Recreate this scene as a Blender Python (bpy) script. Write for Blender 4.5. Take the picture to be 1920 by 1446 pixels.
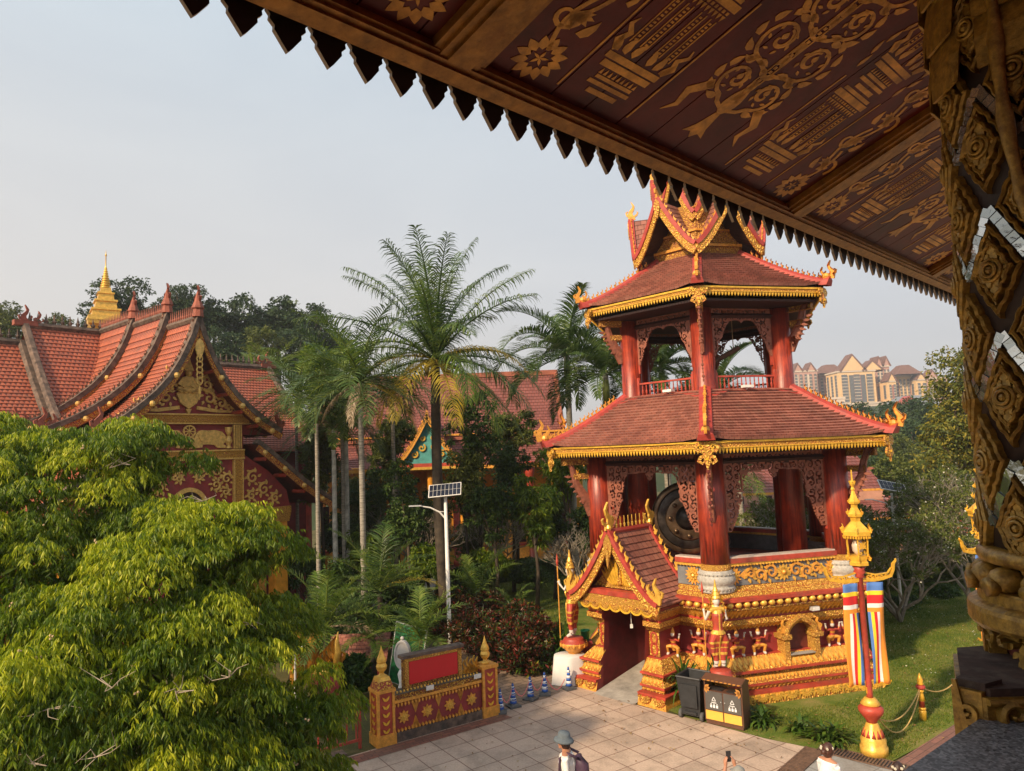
import bpy, math, random
import numpy as np
from mathutils import Vector, Matrix, noise
random.seed(7); RNG = np.random.default_rng(7)
R = math.radians; PI = math.pi; sin = math.sin; cos = math.cos
S = bpy.context.scene; COL = S.collection
for o in list(bpy.data.objects): bpy.data.objects.remove(o)

# ------------------------------------------------------------------ camera
cd = bpy.data.cameras.new('camera'); cam = bpy.data.objects.new('camera', cd); COL.objects.link(cam)
PITCH, ROLL, FPX = R(5.29), R(2.27), 1340.0
fw = Vector((0, cos(PITCH), sin(PITCH))); up = Vector((0, -sin(PITCH), cos(PITCH))); rt = Vector((1, 0, 0))
rt2 = cos(ROLL)*rt - sin(ROLL)*up; up2 = sin(ROLL)*rt + cos(ROLL)*up
EYE = Vector((0, 0, 6.3))
cam.matrix_world = Matrix(((rt2.x, up2.x, -fw.x, EYE.x), (rt2.y, up2.y, -fw.y, EYE.y), (rt2.z, up2.z, -fw.z, EYE.z), (0, 0, 0, 1)))
cd.sensor_fit = 'HORIZONTAL'; cd.sensor_width = 36; cd.lens = 36*FPX/1920; cd.clip_start = 0.05; cd.clip_end = 3000
S.camera = cam
def ray(px, py): return fw + rt2*((px-960)/FPX) - up2*((py-723)/FPX)
def at(px, py, Y): d = ray(px, py); return EYE + d*(Y/d.y)          # the place seen at that photo point, Y metres away
def gnd(px, py, z=0): d = ray(px, py); return EYE + d*((z-EYE.z)/d.z)

# ------------------------------------------------------------------ sky, sun, exposure
SUN_EL, SUN_AZ = R(34), R(-133)            # direction towards the sun, azimuth as maths angle from +X
w = bpy.data.worlds.new('World'); S.world = w; w.use_nodes = True
nt = w.node_tree; bg = nt.nodes['Background']
sky = nt.nodes.new('ShaderNodeTexSky'); sky.sky_type = 'NISHITA'; sky.sun_disc = False
sky.sun_elevation = SUN_EL; sky.sun_rotation = PI/2 - SUN_AZ
sky.altitude = 300; sky.air_density = 1.0; sky.dust_density = 4.0; sky.ozone_density = 1.2
# thick dry-season haze: the sky colour is pulled towards a pale grey, more so near the horizon
hs = nt.nodes.new('ShaderNodeHueSaturation'); hs.inputs['Saturation'].default_value = 0.55
nt.links.new(sky.outputs[0], hs.inputs['Color'])
mx = nt.nodes.new('ShaderNodeMix'); mx.data_type = 'RGBA'; mx.inputs[0].default_value = 0.72
nt.links.new(hs.outputs[0], mx.inputs[6])
tc = nt.nodes.new('ShaderNodeTexCoord'); sx = nt.nodes.new('ShaderNodeSeparateXYZ'); nt.links.new(tc.outputs['Generated'], sx.inputs[0])
cr = nt.nodes.new('ShaderNodeValToRGB'); nt.links.new(sx.outputs[2], cr.inputs[0])
cr.color_ramp.elements[0].position = 0.0; cr.color_ramp.elements[0].color = (6.7, 6.4, 6.3, 1)
cr.color_ramp.elements[1].position = 0.6; cr.color_ramp.elements[1].color = (6.0, 7.2, 8.1, 1)
cn = nt.nodes.new('ShaderNodeTexNoise'); cn.inputs['Scale'].default_value = 2.2; cn.inputs['Detail'].default_value = 5; cn.inputs['Distortion'].default_value = .6
cmp_ = nt.nodes.new('ShaderNodeMapping'); cmp_.inputs['Scale'].default_value = (1, 1, 3.2); nt.links.new(tc.outputs['Generated'], cmp_.inputs[0]); nt.links.new(cmp_.outputs[0], cn.inputs['Vector'])
cc_ = nt.nodes.new('ShaderNodeValToRGB'); nt.links.new(cn.outputs[0], cc_.inputs[0]); cc_.color_ramp.elements[0].position = .42; cc_.color_ramp.elements[0].color = (.96, .96, .97, 1); cc_.color_ramp.elements[1].position = .72; cc_.color_ramp.elements[1].color = (1.08, 1.06, 1.04, 1)
cm_ = nt.nodes.new('ShaderNodeMix'); cm_.data_type = 'RGBA'; cm_.blend_type = 'MULTIPLY'; cm_.inputs[0].default_value = 1; nt.links.new(cr.outputs[0], cm_.inputs[6]); nt.links.new(cc_.outputs[0], cm_.inputs[7])
wf = nt.nodes.new('ShaderNodeMapRange'); wf.inputs[1].default_value = .35; wf.inputs[2].default_value = -.75; nt.links.new(sx.outputs[0], wf.inputs[0])
wz = nt.nodes.new('ShaderNodeMapRange'); wz.inputs[1].default_value = .55; wz.inputs[2].default_value = .0; nt.links.new(sx.outputs[2], wz.inputs[0])
wm = nt.nodes.new('ShaderNodeMath'); wm.operation = 'MULTIPLY'; nt.links.new(wf.outputs[0], wm.inputs[0]); nt.links.new(wz.outputs[0], wm.inputs[1])
wx = nt.nodes.new('ShaderNodeMix'); wx.data_type = 'RGBA'; nt.links.new(wm.outputs[0], wx.inputs[0]); nt.links.new(cm_.outputs[2], wx.inputs[6]); wx.inputs[7].default_value = (8.6, 7.9, 7.0, 1)
nt.links.new(wx.outputs[2], mx.inputs[7]); nt.links.new(mx.outputs[2], bg.inputs[0])
bg.inputs[1].default_value = 0.1
sl = bpy.data.lights.new('sun', 'SUN'); so = bpy.data.objects.new('sun', sl); COL.objects.link(so)
sl.energy = 5.0; sl.angle = R(2.5); sl.color = (1.0, 0.76, 0.50)
sd = Vector((cos(SUN_AZ)*cos(SUN_EL), sin(SUN_AZ)*cos(SUN_EL), sin(SUN_EL)))
so.rotation_euler = sd.to_track_quat('Z', 'Y').to_euler(); so.location = (-20, -20, 30)
S.view_settings.view_transform = 'Standard'; S.view_settings.look = 'None'; S.view_settings.gamma = 1; S.view_settings.exposure = 0.32
S.render.engine = 'CYCLES'; S.cycles.max_bounces = 6; S.cycles.transparent_max_bounces = 12

# ------------------------------------------------------------------ materials
def lin(r, g, b): return tuple(((c/255)/12.92 if c/255 <= .04045 else ((c/255+.055)/1.055)**2.4) for c in (r, g, b))
class NT:
    def __init__(s, name):
        s.m = bpy.data.materials.new(name); s.m.use_nodes = True; s.t = s.m.node_tree; s.b = s.t.nodes['Principled BSDF']
        s.tc = s.t.nodes.new('ShaderNodeTexCoord')
    def n(s, typ, **kw):
        nd = s.t.nodes.new(typ)
        for k, v in kw.items():
            if k.startswith('_'): nd.inputs[k[1:].replace('_', ' ')].default_value = v
            else: setattr(nd, k, v)
        return nd
    def l(s, a, b): s.t.links.new(a, b)
    def ramp(s, fac, stops):
        r = s.n('ShaderNodeValToRGB'); e = r.color_ramp.elements
        while len(e) < len(stops): e.new(0.5)
        for i, (p, c) in enumerate(stops): e[i].position = p; e[i].color = (*c[:3], 1)
        s.l(fac, r.inputs[0]); return r.outputs[0]
    def math(s, op, a, b=None):
        m = s.n('ShaderNodeMath', operation=op)
        for i, v in enumerate((a, b)):
            if v is None: continue
            if isinstance(v, (int, float)): m.inputs[i].default_value = v
            else: s.l(v, m.inputs[i])
        return m.outputs[0]
    def mix(s, fac, a, b, blend='MIX'):
        m = s.n('ShaderNodeMix', data_type='RGBA', blend_type=blend)
        for i, v in ((0, fac), (6, a), (7, b)):
            if isinstance(v, (int, float)): m.inputs[i].default_value = v
            elif isinstance(v, tuple): m.inputs[i].default_value = (*v[:3], 1)
            else: s.l(v, m.inputs[i])
        return m.outputs[2]
    def bump(s, h, strength=.4, dist=.02):
        b = s.n('ShaderNodeBump'); b.inputs['Strength'].default_value = strength; b.inputs['Distance'].default_value = dist
        s.l(h, b.inputs['Height']); s.l(b.outputs[0], s.b.inputs['Normal']); return b
    def set(s, rough=.6, metal=0., spec=None):
        s.b.inputs['Roughness'].default_value = rough; s.b.inputs['Metallic'].default_value = metal
        if spec is not None: s.b.inputs['Specular IOR Level'].default_value = spec
_mc = {}
def paint(name, c, var=.18, scale=3., rough=.6, metal=0., bump=.15, stretch=None, spec=None, dirt=None):
    if name in _mc: return _mc[name]
    k = NT(name); k.set(rough, metal, spec)
    co = k.tc.outputs['Object']
    if stretch:
        mp = k.n('ShaderNodeMapping'); mp.inputs['Scale'].default_value = stretch; k.l(co, mp.inputs[0]); co = mp.outputs[0]
    nz = k.n('ShaderNodeTexNoise', _Scale=scale, _Detail=6., _Roughness=.65); k.l(co, nz.inputs['Vector'])
    d = tuple(max(0, x*(1-var*1.6)) for x in c); h = tuple(min(1, x*(1+var)) for x in c)
    col = k.ramp(nz.outputs[0], [(.3, d), (.7, h)])
    if dirt:
        n2 = k.n('ShaderNodeTexNoise', _Scale=scale*.45, _Detail=8., _Roughness=.7); k.l(k.tc.outputs['Object'], n2.inputs['Vector'])
        f = k.ramp(n2.outputs[0], [(.5, (0, 0, 0)), (.68, (1, 1, 1))]); col = k.mix(f, col, dirt)
    k.l(col, k.b.inputs['Base Color'])
    if bump: k.bump(nz.outputs[0], bump, .02)
    _mc[name] = k.m; return k.m
GOLD = (.80, .47, .08); GOLDD = (.48, .25, .03); RED = (.42, .055, .03); DRED = (.17, .022, .018)
def ornate(name, scale, gold=GOLD, ground=(.26, .05, .025), cut=.34, rough=.42, metal=.25, dist=.03):
    """carved and gilded relief: swirling gold on a dark ground"""
    if name in _mc: return _mc[name]
    k = NT(name); k.set(rough, metal)
    wn = k.n('ShaderNodeTexNoise', _Scale=scale*.5, _Detail=2.); k.l(k.tc.outputs['Object'], wn.inputs['Vector'])
    ad = k.n('ShaderNodeMix', data_type='VECTOR'); ad.inputs[0].default_value = .12/ max(1, scale*.12)
    k.l(k.tc.outputs['Object'], ad.inputs[4]); k.l(wn.outputs['Color'], ad.inputs[5])
    vo = k.n('ShaderNodeTexVoronoi', feature='F1', _Scale=scale); k.l(ad.outputs[1], vo.inputs['Vector'])
    ring = k.math('SINE', k.math('MULTIPLY', vo.outputs['Distance'], 17.))
    ring = k.math('ADD', k.math('MULTIPLY', ring, .5), .5)
    v2 = k.n('ShaderNodeTexVoronoi', feature='DISTANCE_TO_EDGE', _Scale=scale*1.0); k.l(ad.outputs[1], v2.inputs['Vector'])
    h = k.math('MULTIPLY', ring, k.math('MINIMUM', k.math('MULTIPLY', v2.outputs['Distance'], 9.), 1.))
    col = k.ramp(h, [(max(0, cut-.2), ground), (cut, GOLDD), (cut+.22, gold)])
    k.l(col, k.b.inputs['Base Color']); k.bump(h, .8, dist)
    _mc[name] = k.m; return k.m
def tilemat(name, c1, c2, joint=(.05, .02, .015), moss=None, jw=.05, off=.5, fish=False):
    """roof tiles; uv u = tiles across, v = courses"""
    if name in _mc: return _mc[name]
    k = NT(name); k.set(.62)
    uv = k.n('ShaderNodeUVMap'); sp = k.n('ShaderNodeSeparateXYZ'); k.l(uv.outputs[0], sp.inputs[0])
    v = k.math('FLOOR', sp.outputs[1]); odd = k.math('MULTIPLY', k.math('MODULO', v, 2.), off)
    u = k.math('ADD', sp.outputs[0], odd); uf = k.math('FLOOR', u); fr = k.math('FRACT', u)
    cb = k.n('ShaderNodeCombineXYZ'); k.l(uf, cb.inputs[0]); k.l(v, cb.inputs[1])
    wn = k.n('ShaderNodeTexWhiteNoise', noise_dimensions='2D'); k.l(cb.outputs[0], wn.inputs['Vector'])
    nz = k.n('ShaderNodeTexNoise', _Scale=1.3, _Detail=7., _Roughness=.7); k.l(k.tc.outputs['Object'], nz.inputs['Vector'])
    f = k.math('ADD', k.math('MULTIPLY', wn.outputs[0], .3), k.math('MULTIPLY', nz.outputs[0], .8))
    col = k.ramp(f, [(.2, c1), (.85, c2)])
    if moss:
        n2 = k.n('ShaderNodeTexNoise', _Scale=2.3, _Detail=9., _Roughness=.75); k.l(k.tc.outputs['Object'], n2.inputs['Vector'])
        col = k.mix(k.ramp(n2.outputs[0], [(.52, (0, 0, 0)), (.7, (.8, .8, .8))]), col, moss)
    d = k.math('ABSOLUTE', k.math('SUBTRACT', fr, .5))
    if fish:
        fv = k.math('FRACT', sp.outputs[1])
        dd = k.math('ADD', d, k.math('MULTIPLY', fv, .42)); j = k.math('GREATER_THAN', dd, .56)
        hh = k.math('SUBTRACT', 1., dd)
    else:
        j = k.math('GREATER_THAN', d, .5-jw); hh = k.math('SUBTRACT', 1., j)
    col = k.mix(j, col, joint)
    k.l(col, k.b.inputs['Base Color']); k.bump(hh, .5, .015)
    _mc[name] = k.m; return k.m
def leafmat(name, stops, trans=.35, rough=.5, tcol=None, spec=.3):
    if name in _mc: return _mc[name]
    k = NT(name); k.set(rough, 0, spec)
    g = k.n('ShaderNodeNewGeometry'); oi = k.n('ShaderNodeObjectInfo')
    nz = k.n('ShaderNodeTexNoise', _Scale=.9, _Detail=2.); k.l(k.tc.outputs['Object'], nz.inputs['Vector'])
    f = k.math('ADD', k.math('MULTIPLY', g.outputs['Random Per Island'], .6), k.math('MULTIPLY', k.math('SUBTRACT', nz.outputs[0], .3), 1.))
    col = k.ramp(f, stops); k.l(col, k.b.inputs['Base Color'])
    tr = k.n('ShaderNodeBsdfTranslucent'); ms = k.n('ShaderNodeMixShader'); ms.inputs[0].default_value = trans
    tcx = k.mix(.5, col, tcol) if tcol else col
    k.l(tcx, tr.inputs[0]); k.l(k.b.outputs[0], ms.inputs[1]); k.l(tr.outputs[0], ms.inputs[2])
    out = k.t.nodes['Material Output']; k.l(ms.outputs[0], out.inputs[0])
    _mc[name] = k.m; return k.m

M_RED = paint('red_paint', RED, .25, 4, .5, dirt=(.22, .06, .04))
M_REDL = paint('red_ridge_plaster', (.38, .045, .032), .2, 5, .6, dirt=(.3, .07, .06))
M_WALLRED = paint('dark_red_wall', (.27, .03, .03), .2, 3, .6, dirt=(.18, .03, .03))
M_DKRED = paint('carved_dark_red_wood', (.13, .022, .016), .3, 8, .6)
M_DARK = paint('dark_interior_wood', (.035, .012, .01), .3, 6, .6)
M_GOLD = paint('gold_paint', GOLD, .22, 9, .36, .35, .3)
M_GOLDY = paint('yellow_gold_paint', (.82, .47, .05), .18, 7, .32, .3, .2)
M_GOLDO = paint('orange_gold_paint', (.72, .33, .05), .25, 9, .5, .15, .3)
M_ORN = ornate('gilded_relief', 10., ground=(.4, .12, .03), cut=.2)
M_ORNF = ornate('fine_gilded_relief', 16., ground=(.4, .12, .03), cut=.16)
M_ORNB = ornate('bold_gilded_relief', 8., ground=(.42, .13, .03), cut=.14, dist=.04)
M_ORNR = ornate('red_and_gold_relief', 12., ground=(.35, .06, .03), cut=.5)
M_ORND = ornate('dark_gold_relief', 11., gold=(.62, .36, .07), ground=(.2, .06, .02), cut=.36)  # deeper gold on a darker red-brown ground
M_ORNW = ornate('gold_pattern_wood', 9., gold=(.62, .33, .06), ground=(.3, .11, .03), cut=.35, rough=.6, metal=.1)
M_TILE = tilemat('maroon_roof_tiles', (.14, .045, .034), (.42, .17, .12), moss=(.25, .13, .09), joint=(.07, .022, .016), jw=.035)
M_TILEO = tilemat('orange_fish_scale_tiles', (.28, .06, .028), (.47, .13, .06), joint=(.1, .025, .015), moss=(.17, .08, .055), fish=True)
M_TILEM = tilemat('rust_red_roof_tiles', (.13, .036, .028), (.25, .075, .055), moss=(.2, .08, .06))
M_STONE = paint('carved_grey_stone', (.42, .40, .36), .22, 14, .8, bump=.5)
M_STONED = paint('weathered_ridge_plaster', (.14, .095, .07), .5, 5, .85, bump=.7, dirt=(.05, .04, .035))
M_WHITE = paint('white_paint', (.72, .7, .66), .1, 6, .5)
M_BLACK = paint('black_plastic', (.025, .027, .03), .2, 8, .45)
M_STEEL = paint('painted_steel', (.55, .56, .56), .08, 4, .35, .2)
def pillarmat():
    k = NT('red_lacquered_timber'); k.set(.38)
    mp = k.n('ShaderNodeMapping'); mp.inputs['Scale'].default_value = (9, 9, .7); k.l(k.tc.outputs['Object'], mp.inputs[0])
    nz = k.n('ShaderNodeTexNoise', _Scale=1.6, _Detail=9., _Roughness=.7); k.l(mp.outputs[0], nz.inputs['Vector'])
    n2 = k.n('ShaderNodeTexNoise', _Scale=2.2, _Detail=5., _Roughness=.6); k.l(k.tc.outputs['Object'], n2.inputs['Vector'])
    c = k.ramp(nz.outputs[0], [(.34, (.04, .007, .005)), (.44, (.2, .02, .01)), (.62, (.42, .055, .02)), (.8, (.5, .1, .04))])
    c = k.mix(k.ramp(n2.outputs[0], [(.42, (0, 0, 0)), (.68, (.85, .85, .85))]), c, (.13, .02, .014))
    k.l(c, k.b.inputs['Base Color']); k.bump(nz.outputs[0], .5, .015); return k.m
M_PILLAR = pillarmat()

# ------------------------------------------------------------------ mesh building
class MB:
    def __init__(s): s.v = []; s.f = []; s.uv = []; s.mi = []; s.M = Matrix(); s.m = 0
    def p(s, *a):
        q = s.M @ Vector(a if len(a) == 3 else a[0]); s.v.append((q.x, q.y, q.z)); return len(s.v)-1
    def face(s, idx, uv=None, m=None): s.f.append(tuple(idx)); s.uv.append(uv); s.mi.append(s.m if m is None else m)
    def quad(s, a, b, c, d, uv=None, m=None): s.face([s.p(a), s.p(b), s.p(c), s.p(d)], uv, m)
    def box(s, c, d, rz=0, m=None, taper=1.):
        x, y, z = [k/2 for k in d]; cz, sz = cos(rz), sin(rz); i = []
        for k, (dx, dy, dz) in enumerate([(-x,-y,-z),(x,-y,-z),(x,y,-z),(-x,y,-z),(-x,-y,z),(x,-y,z),(x,y,z),(-x,y,z)]):
            if k > 3: dx *= taper; dy *= taper
            i.append(s.p((c[0]+dx*cz-dy*sz, c[1]+dx*sz+dy*cz, c[2]+dz)))
        for q in ((0,3,2,1),(4,5,6,7),(0,1,5,4),(1,2,6,5),(2,3,7,6),(3,0,4,7)): s.face([i[k] for k in q], None, m)
    def lathe(s, prof, n=16, c=(0,0,0), a0=0., a1=2*PI, m=None, lobes=0, amp=0.):
        full = abs(a1-a0) > 6.28; k = n if full else n+1; rows = []
        for r, z in prof:
            row = []
            for j in range(k):
                an = a0+(a1-a0)*j/n; rr = r*(1+amp*abs(cos(lobes*an/2))) if lobes else r
                row.append(s.p((c[0]+rr*cos(an), c[1]+rr*sin(an), c[2]+z)))
            rows.append(row)
        for a, b in zip(rows, rows[1:]):
            for j in range(n if full else n): jj = (j+1) % k; s.face([a[j], a[jj], b[jj], b[j]], None, m)
        if prof[0][0] > 1e-4 and full: s.face(rows[0][::-1], None, m)
        if prof[-1][0] > 1e-4 and full: s.face(rows[-1], None, m)
    def poly_lathe(s, prof, n, rot, c=(0,0,0), cap=True):
        rows = [[s.p((c[0]+r*cos(rot+2*PI*j/n), c[1]+r*sin(rot+2*PI*j/n), c[2]+z)) for j in range(n)] for r, z, *_ in prof]
        for i, (a, b) in enumerate(zip(rows, rows[1:])):
            mm = prof[i][2] if len(prof[i]) > 2 else None
            for j in range(n): s.face([a[j], a[(j+1)%n], b[(j+1)%n], b[j]], None, mm)
        if cap: s.face(rows[-1])
    def tube(s, pts, rad, n=6, m=None, cap=True, flat=1.):
        pts = [Vector(p) for p in pts]; k = len(pts)
        if not hasattr(rad, '__len__'): rad = [rad]*k
        rows = []; up = Vector((0,0,1))
        for i in range(k):
            t = (pts[min(i+1,k-1)]-pts[max(i-1,0)]);
            if t.length < 1e-9: t = Vector((0,0,1))
            t.normalize(); a = t.cross(up if abs(t.z) < .95 else Vector((1,0,0))).normalized(); b = t.cross(a)
            if i and a.dot(pa) < 0: a = -a; b = -b
            pa = a
            rows.append([s.p(pts[i]+(a*cos(2*PI*j/n)*flat+b*sin(2*PI*j/n))*rad[i]) for j in range(n)])
        for a, b in zip(rows, rows[1:]):
            for j in range(n): s.face([a[j], a[(j+1)%n], b[(j+1)%n], b[j]], None, m)
        if cap: s.face(rows[0][::-1], None, m); s.face(rows[-1], None, m)
    def prism(s, pts, F, h0, h1, m=None):
        """closed 2-D outline pts, F(x, y, h) -> 3-D"""
        a = [s.p(F(x, y, h0)) for x, y in pts]; b = [s.p(F(x, y, h1)) for x, y in pts]; n = len(pts)
        s.face(a[::-1], None, m); s.face(b, None, m)
        for j in range(n): s.face([a[j], a[(j+1)%n], b[(j+1)%n], b[j]], None, m)
    def ribbon(s, pts, wid, F, h0, h1, m=None, closed=False, ridge=0.):
        n = len(pts); w = wid if hasattr(wid, '__len__') else [wid]*n; L = []
        for i in range(n):
            p, q = (pts[(i-1)%n], pts[(i+1)%n]) if closed else (pts[max(i-1,0)], pts[min(i+1,n-1)])
            dx, dy = q[0]-p[0], q[1]-p[1]; l = math.hypot(dx, dy) or 1; nx, ny = -dy/l*w[i]/2, dx/l*w[i]/2; x, y = pts[i]
            r = [s.p(F(x-nx, y-ny, h0)), s.p(F(x-nx, y-ny, h1)), s.p(F(x+nx, y+ny, h1)), s.p(F(x+nx, y+ny, h0))]
            if ridge: r.insert(2, s.p(F(x, y, h1+ridge)))
            L.append(r)
        for i in range(n if closed else n-1):
            a, b = L[i], L[(i+1)%n]
            for j in range(len(a)-1): s.face([a[j], b[j], b[j+1], a[j+1]], None, m)
        if not closed: s.face(L[0], None, m); s.face(L[-1][::-1], None, m)
    def ball(s, c, r, n=8, m=None, sc=(1,1,1)):
        k = max(3, n//2); rows = []
        for i in range(1, k):
            t = PI*i/k; rows.append([s.p((c[0]+r*sc[0]*sin(t)*cos(2*PI*j/n), c[1]+r*sc[1]*sin(t)*sin(2*PI*j/n), c[2]+r*sc[2]*cos(t))) for j in range(n)])
        T = s.p((c[0], c[1], c[2]+r*sc[2])); B = s.p((c[0], c[1], c[2]-r*sc[2]))
        for a, b in zip(rows, rows[1:]):
            for j in range(n): s.face([b[j], b[(j+1)%n], a[(j+1)%n], a[j]], None, m)
        for j in range(n): s.face([T, rows[0][j], rows[0][(j+1)%n]], None, m); s.face([B, rows[-1][(j+1)%n], rows[-1][j]], None, m)
    def mesh(s, name, mats, smooth=False):
        me = bpy.data.meshes.new(name); me.from_pydata(s.v, [], s.f)
        for m in (mats if isinstance(mats, (list, tuple)) else [mats]): me.materials.append(m)
        if any(s.mi): me.polygons.foreach_set('material_index', s.mi)
        if any(u is not None for u in s.uv):
            ul = me.uv_layers.new(name='UVMap'); a = np.zeros((len(me.loops), 2)); k = 0
            for f, u in zip(s.f, s.uv):
                if u is not None: a[k:k+len(f)] = u
                k += len(f)
            ul.data.foreach_set('uv', a.ravel())
        if smooth: me.polygons.foreach_set('use_smooth', [True]*len(me.polygons))
        me.update(); return me
    def build(s, name, mats, parent=None, smooth=False):
        o = bpy.data.objects.new(name, s.mesh(name, mats, smooth)); COL.objects.link(o)
        if parent: o.parent = parent
        return o
def tag(o, label=None, cat=None, group=None, kind=None):
    if label: o['label'] = label
    if cat: o['category'] = cat
    if group: o['group'] = group
    if kind: o['kind'] = kind
    return o
def thing(name, label, cat, loc=(0,0,0), rz=0, group=None):
    o = bpy.data.objects.new(name, None); COL.objects.link(o); o.location = loc; o.rotation_euler = (0,0,rz); o.empty_display_size = .2
    return tag(o, label, cat, group)
def solo(name, mb, mats, label, cat, loc=(0,0,0), rz=0, group=None, smooth=False):
    o = mb.build(name, mats, None, smooth); o.location = loc; o.rotation_euler = (0,0,rz); return tag(o, label, cat, group)
def struct(name, mb, mats): return tag(mb.build(name, mats), kind='structure')
def put(name, me, parent, loc=(0,0,0), rz=0):
    o = bpy.data.objects.new(name, me); COL.objects.link(o); o.parent = parent; o.location = loc; o.rotation_euler = (0,0,rz); return o
def copy_tree(o, parent=None):
    kids = list(o.children); c = o.copy(); COL.objects.link(c); c.parent = parent
    for ch in kids: copy_tree(ch, c)
    return c
def dup(o, label, loc, rz=0, group=None):
    c = copy_tree(o); c.location = loc; c.rotation_euler = (0,0,rz); c['label'] = label
    if group: c['group'] = group
    return c
def arrmesh(name, V, F, mats, mi=None, smooth=False):
    """V (n,3); F (m,k) same-size faces"""
    me = bpy.data.meshes.new(name); V = np.asarray(V, dtype=np.float32); F = np.asarray(F, dtype=np.int32); k = F.shape[1]
    me.vertices.add(len(V)); me.vertices.foreach_set('co', V.ravel()); me.loops.add(F.size); me.loops.foreach_set('vertex_index', F.ravel())
    me.polygons.add(len(F)); me.polygons.foreach_set('loop_start', np.arange(0, F.size, k, dtype=np.int32)); me.polygons.foreach_set('loop_total', np.full(len(F), k, dtype=np.int32))
    for m in (mats if isinstance(mats, (list, tuple)) else [mats]): me.materials.append(m)
    if mi is not None: me.polygons.foreach_set('material_index', mi.astype(np.int32))
    me.update(calc_edges=True); me.validate()
    if smooth: me.polygons.foreach_set('use_smooth', [True]*len(me.polygons))
    return me
def remeshed(mb, name, voxel, mats, paint_by=None, smooth_it=6):
    """fuse overlapping tapered tubes and balls into one continuous skin"""
    me = mb.mesh(name, mats); o = bpy.data.objects.new(name, me); COL.objects.link(o)
    r = o.modifiers.new('r', 'REMESH'); r.mode = 'VOXEL'; r.voxel_size = voxel; r.use_smooth_shade = True
    q = o.modifiers.new('s', 'SMOOTH'); q.iterations = smooth_it; q.factor = .5
    dg = bpy.context.evaluated_depsgraph_get(); out = bpy.data.meshes.new_from_object(o.evaluated_get(dg))
    bpy.data.objects.remove(o); out.name = name; out.materials.clear()
    for m in (mats if isinstance(mats, (list, tuple)) else [mats]): out.materials.append(m)
    if paint_by:
        for p in out.polygons: p.material_index = paint_by(p.center, p.normal)
    for p in out.polygons: p.use_smooth = True
    return out
# small vocabulary of ornament, all drawn in 2-D and raised through F(x, y, h)
def frame(o, ex, ey, en): 
    o, ex, ey, en = Vector(o), Vector(ex).normalized(), Vector(ey).normalized(), Vector(en).normalized()
    return lambda x, y, h: o + ex*x + ey*y + en*h
def spiral(cx, cy, r, a0, turns, sgn=1, n=18, tight=.12):
    return [(cx+r*((1-t)+tight*t)*cos(a0+sgn*turns*2*PI*t), cy+r*((1-t)+tight*t)*sin(a0+sgn*turns*2*PI*t)) for t in [i/n for i in range(n+1)]]
def scrollw(w, n=19, w1=.45): return [w*(1-(1-w1)*i/(n-1)) for i in range(n)]
def leaf2(x, y, a, L, W, n=5, bend=0.):
    l, r = [], []
    for i in range(n+1):
        t = i/n; ww = W/2*sin(PI*min(1, t**.75))*(1 if i < n else 0); aa = a+bend*t
        px, py = x+L*t*cos(aa), y+L*t*sin(aa); l.append((px-ww*sin(aa), py+ww*cos(aa))); r.append((px+ww*sin(aa), py-ww*cos(aa)))
    return r + l[::-1][1:-1] if n else r
def flame(mb, F, s=1., m=None, t=.03, curl=1):
    """an upright flame finial with a curled tip, in the x-y plane of F"""
    c = [(0,0,.34),(.03,.14,.36),(.1,.3,.27),(.06,.46,.2),(-.05,.6,.15),(-.1,.74,.11),(-.03,.88,.07),(.03,1.,.02)]
    mb.ribbon([(curl*x*s, y*s) for x, y, w_ in c], [w_*s for x, y, w_ in c], F, -t/2, t/2, m)
    mb.ribbon([(curl*x*s, y*s) for x, y in ((.12,.2),(.26,.3),(.3,.44),(.22,.5),(.18,.43))], [.1*s,.1*s,.07*s,.05*s,.02*s], F, -t/2.2, t/2.2, m)
    mb.ribbon([(curl*x*s, y*s) for x, y in ((-.1,.2),(-.24,.28),(-.3,.4),(-.24,.46))], [.1*s,.09*s,.06*s,.02*s], F, -t/2.2, t/2.2, m)
def roof(mb, Sf, nc, nu, lip, wt=.22, uscale=None, th=.03, m=None, under=None):
    """stepped courses over the surface Sf(u, v), v = 0 at the eave and 1 at the top"""
    for i in range(nc):
        v0, v1 = i/nc, (i+1)/nc
        for j in range(nu):
            u0, u1 = j/nu, (j+1)/nu
            a, b, c, d = (Vector(Sf(u0, v0)), Vector(Sf(u1, v0)), Vector(Sf(u1, v1)), Vector(Sf(u0, v1)))
            nn = (b-a).cross(d-a)
            if nn.length < 1e-9: nn = (c-b).cross(d-c)
            nn.normalize(); wb = (b-a).length; wtp = (c-d).length
            La = uscale if uscale else (Vector(Sf(1, v0))-Vector(Sf(0, v0))).length
            ua, ub = u0*La/wt, u1*La/wt
            A, B = a+nn*lip, b+nn*lip
            mb.face([mb.p(A), mb.p(B), mb.p(c+nn*.004), mb.p(d+nn*.004)], [(ua, i+.02), (ub, i+.02), (ub, i+.98), (ua, i+.98)], m)
            mb.face([mb.p(a-nn*.01), mb.p(b-nn*.01), mb.p(B), mb.p(A)], [(ua, i+.02), (ub, i+.02), (ub, i+.05), (ua, i+.05)], m)
            if under is not None:
                mb.face([mb.p(d-nn*th), mb.p(c-nn*th), mb.p(b-nn*th), mb.p(a-nn*th)], None, under)
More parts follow.
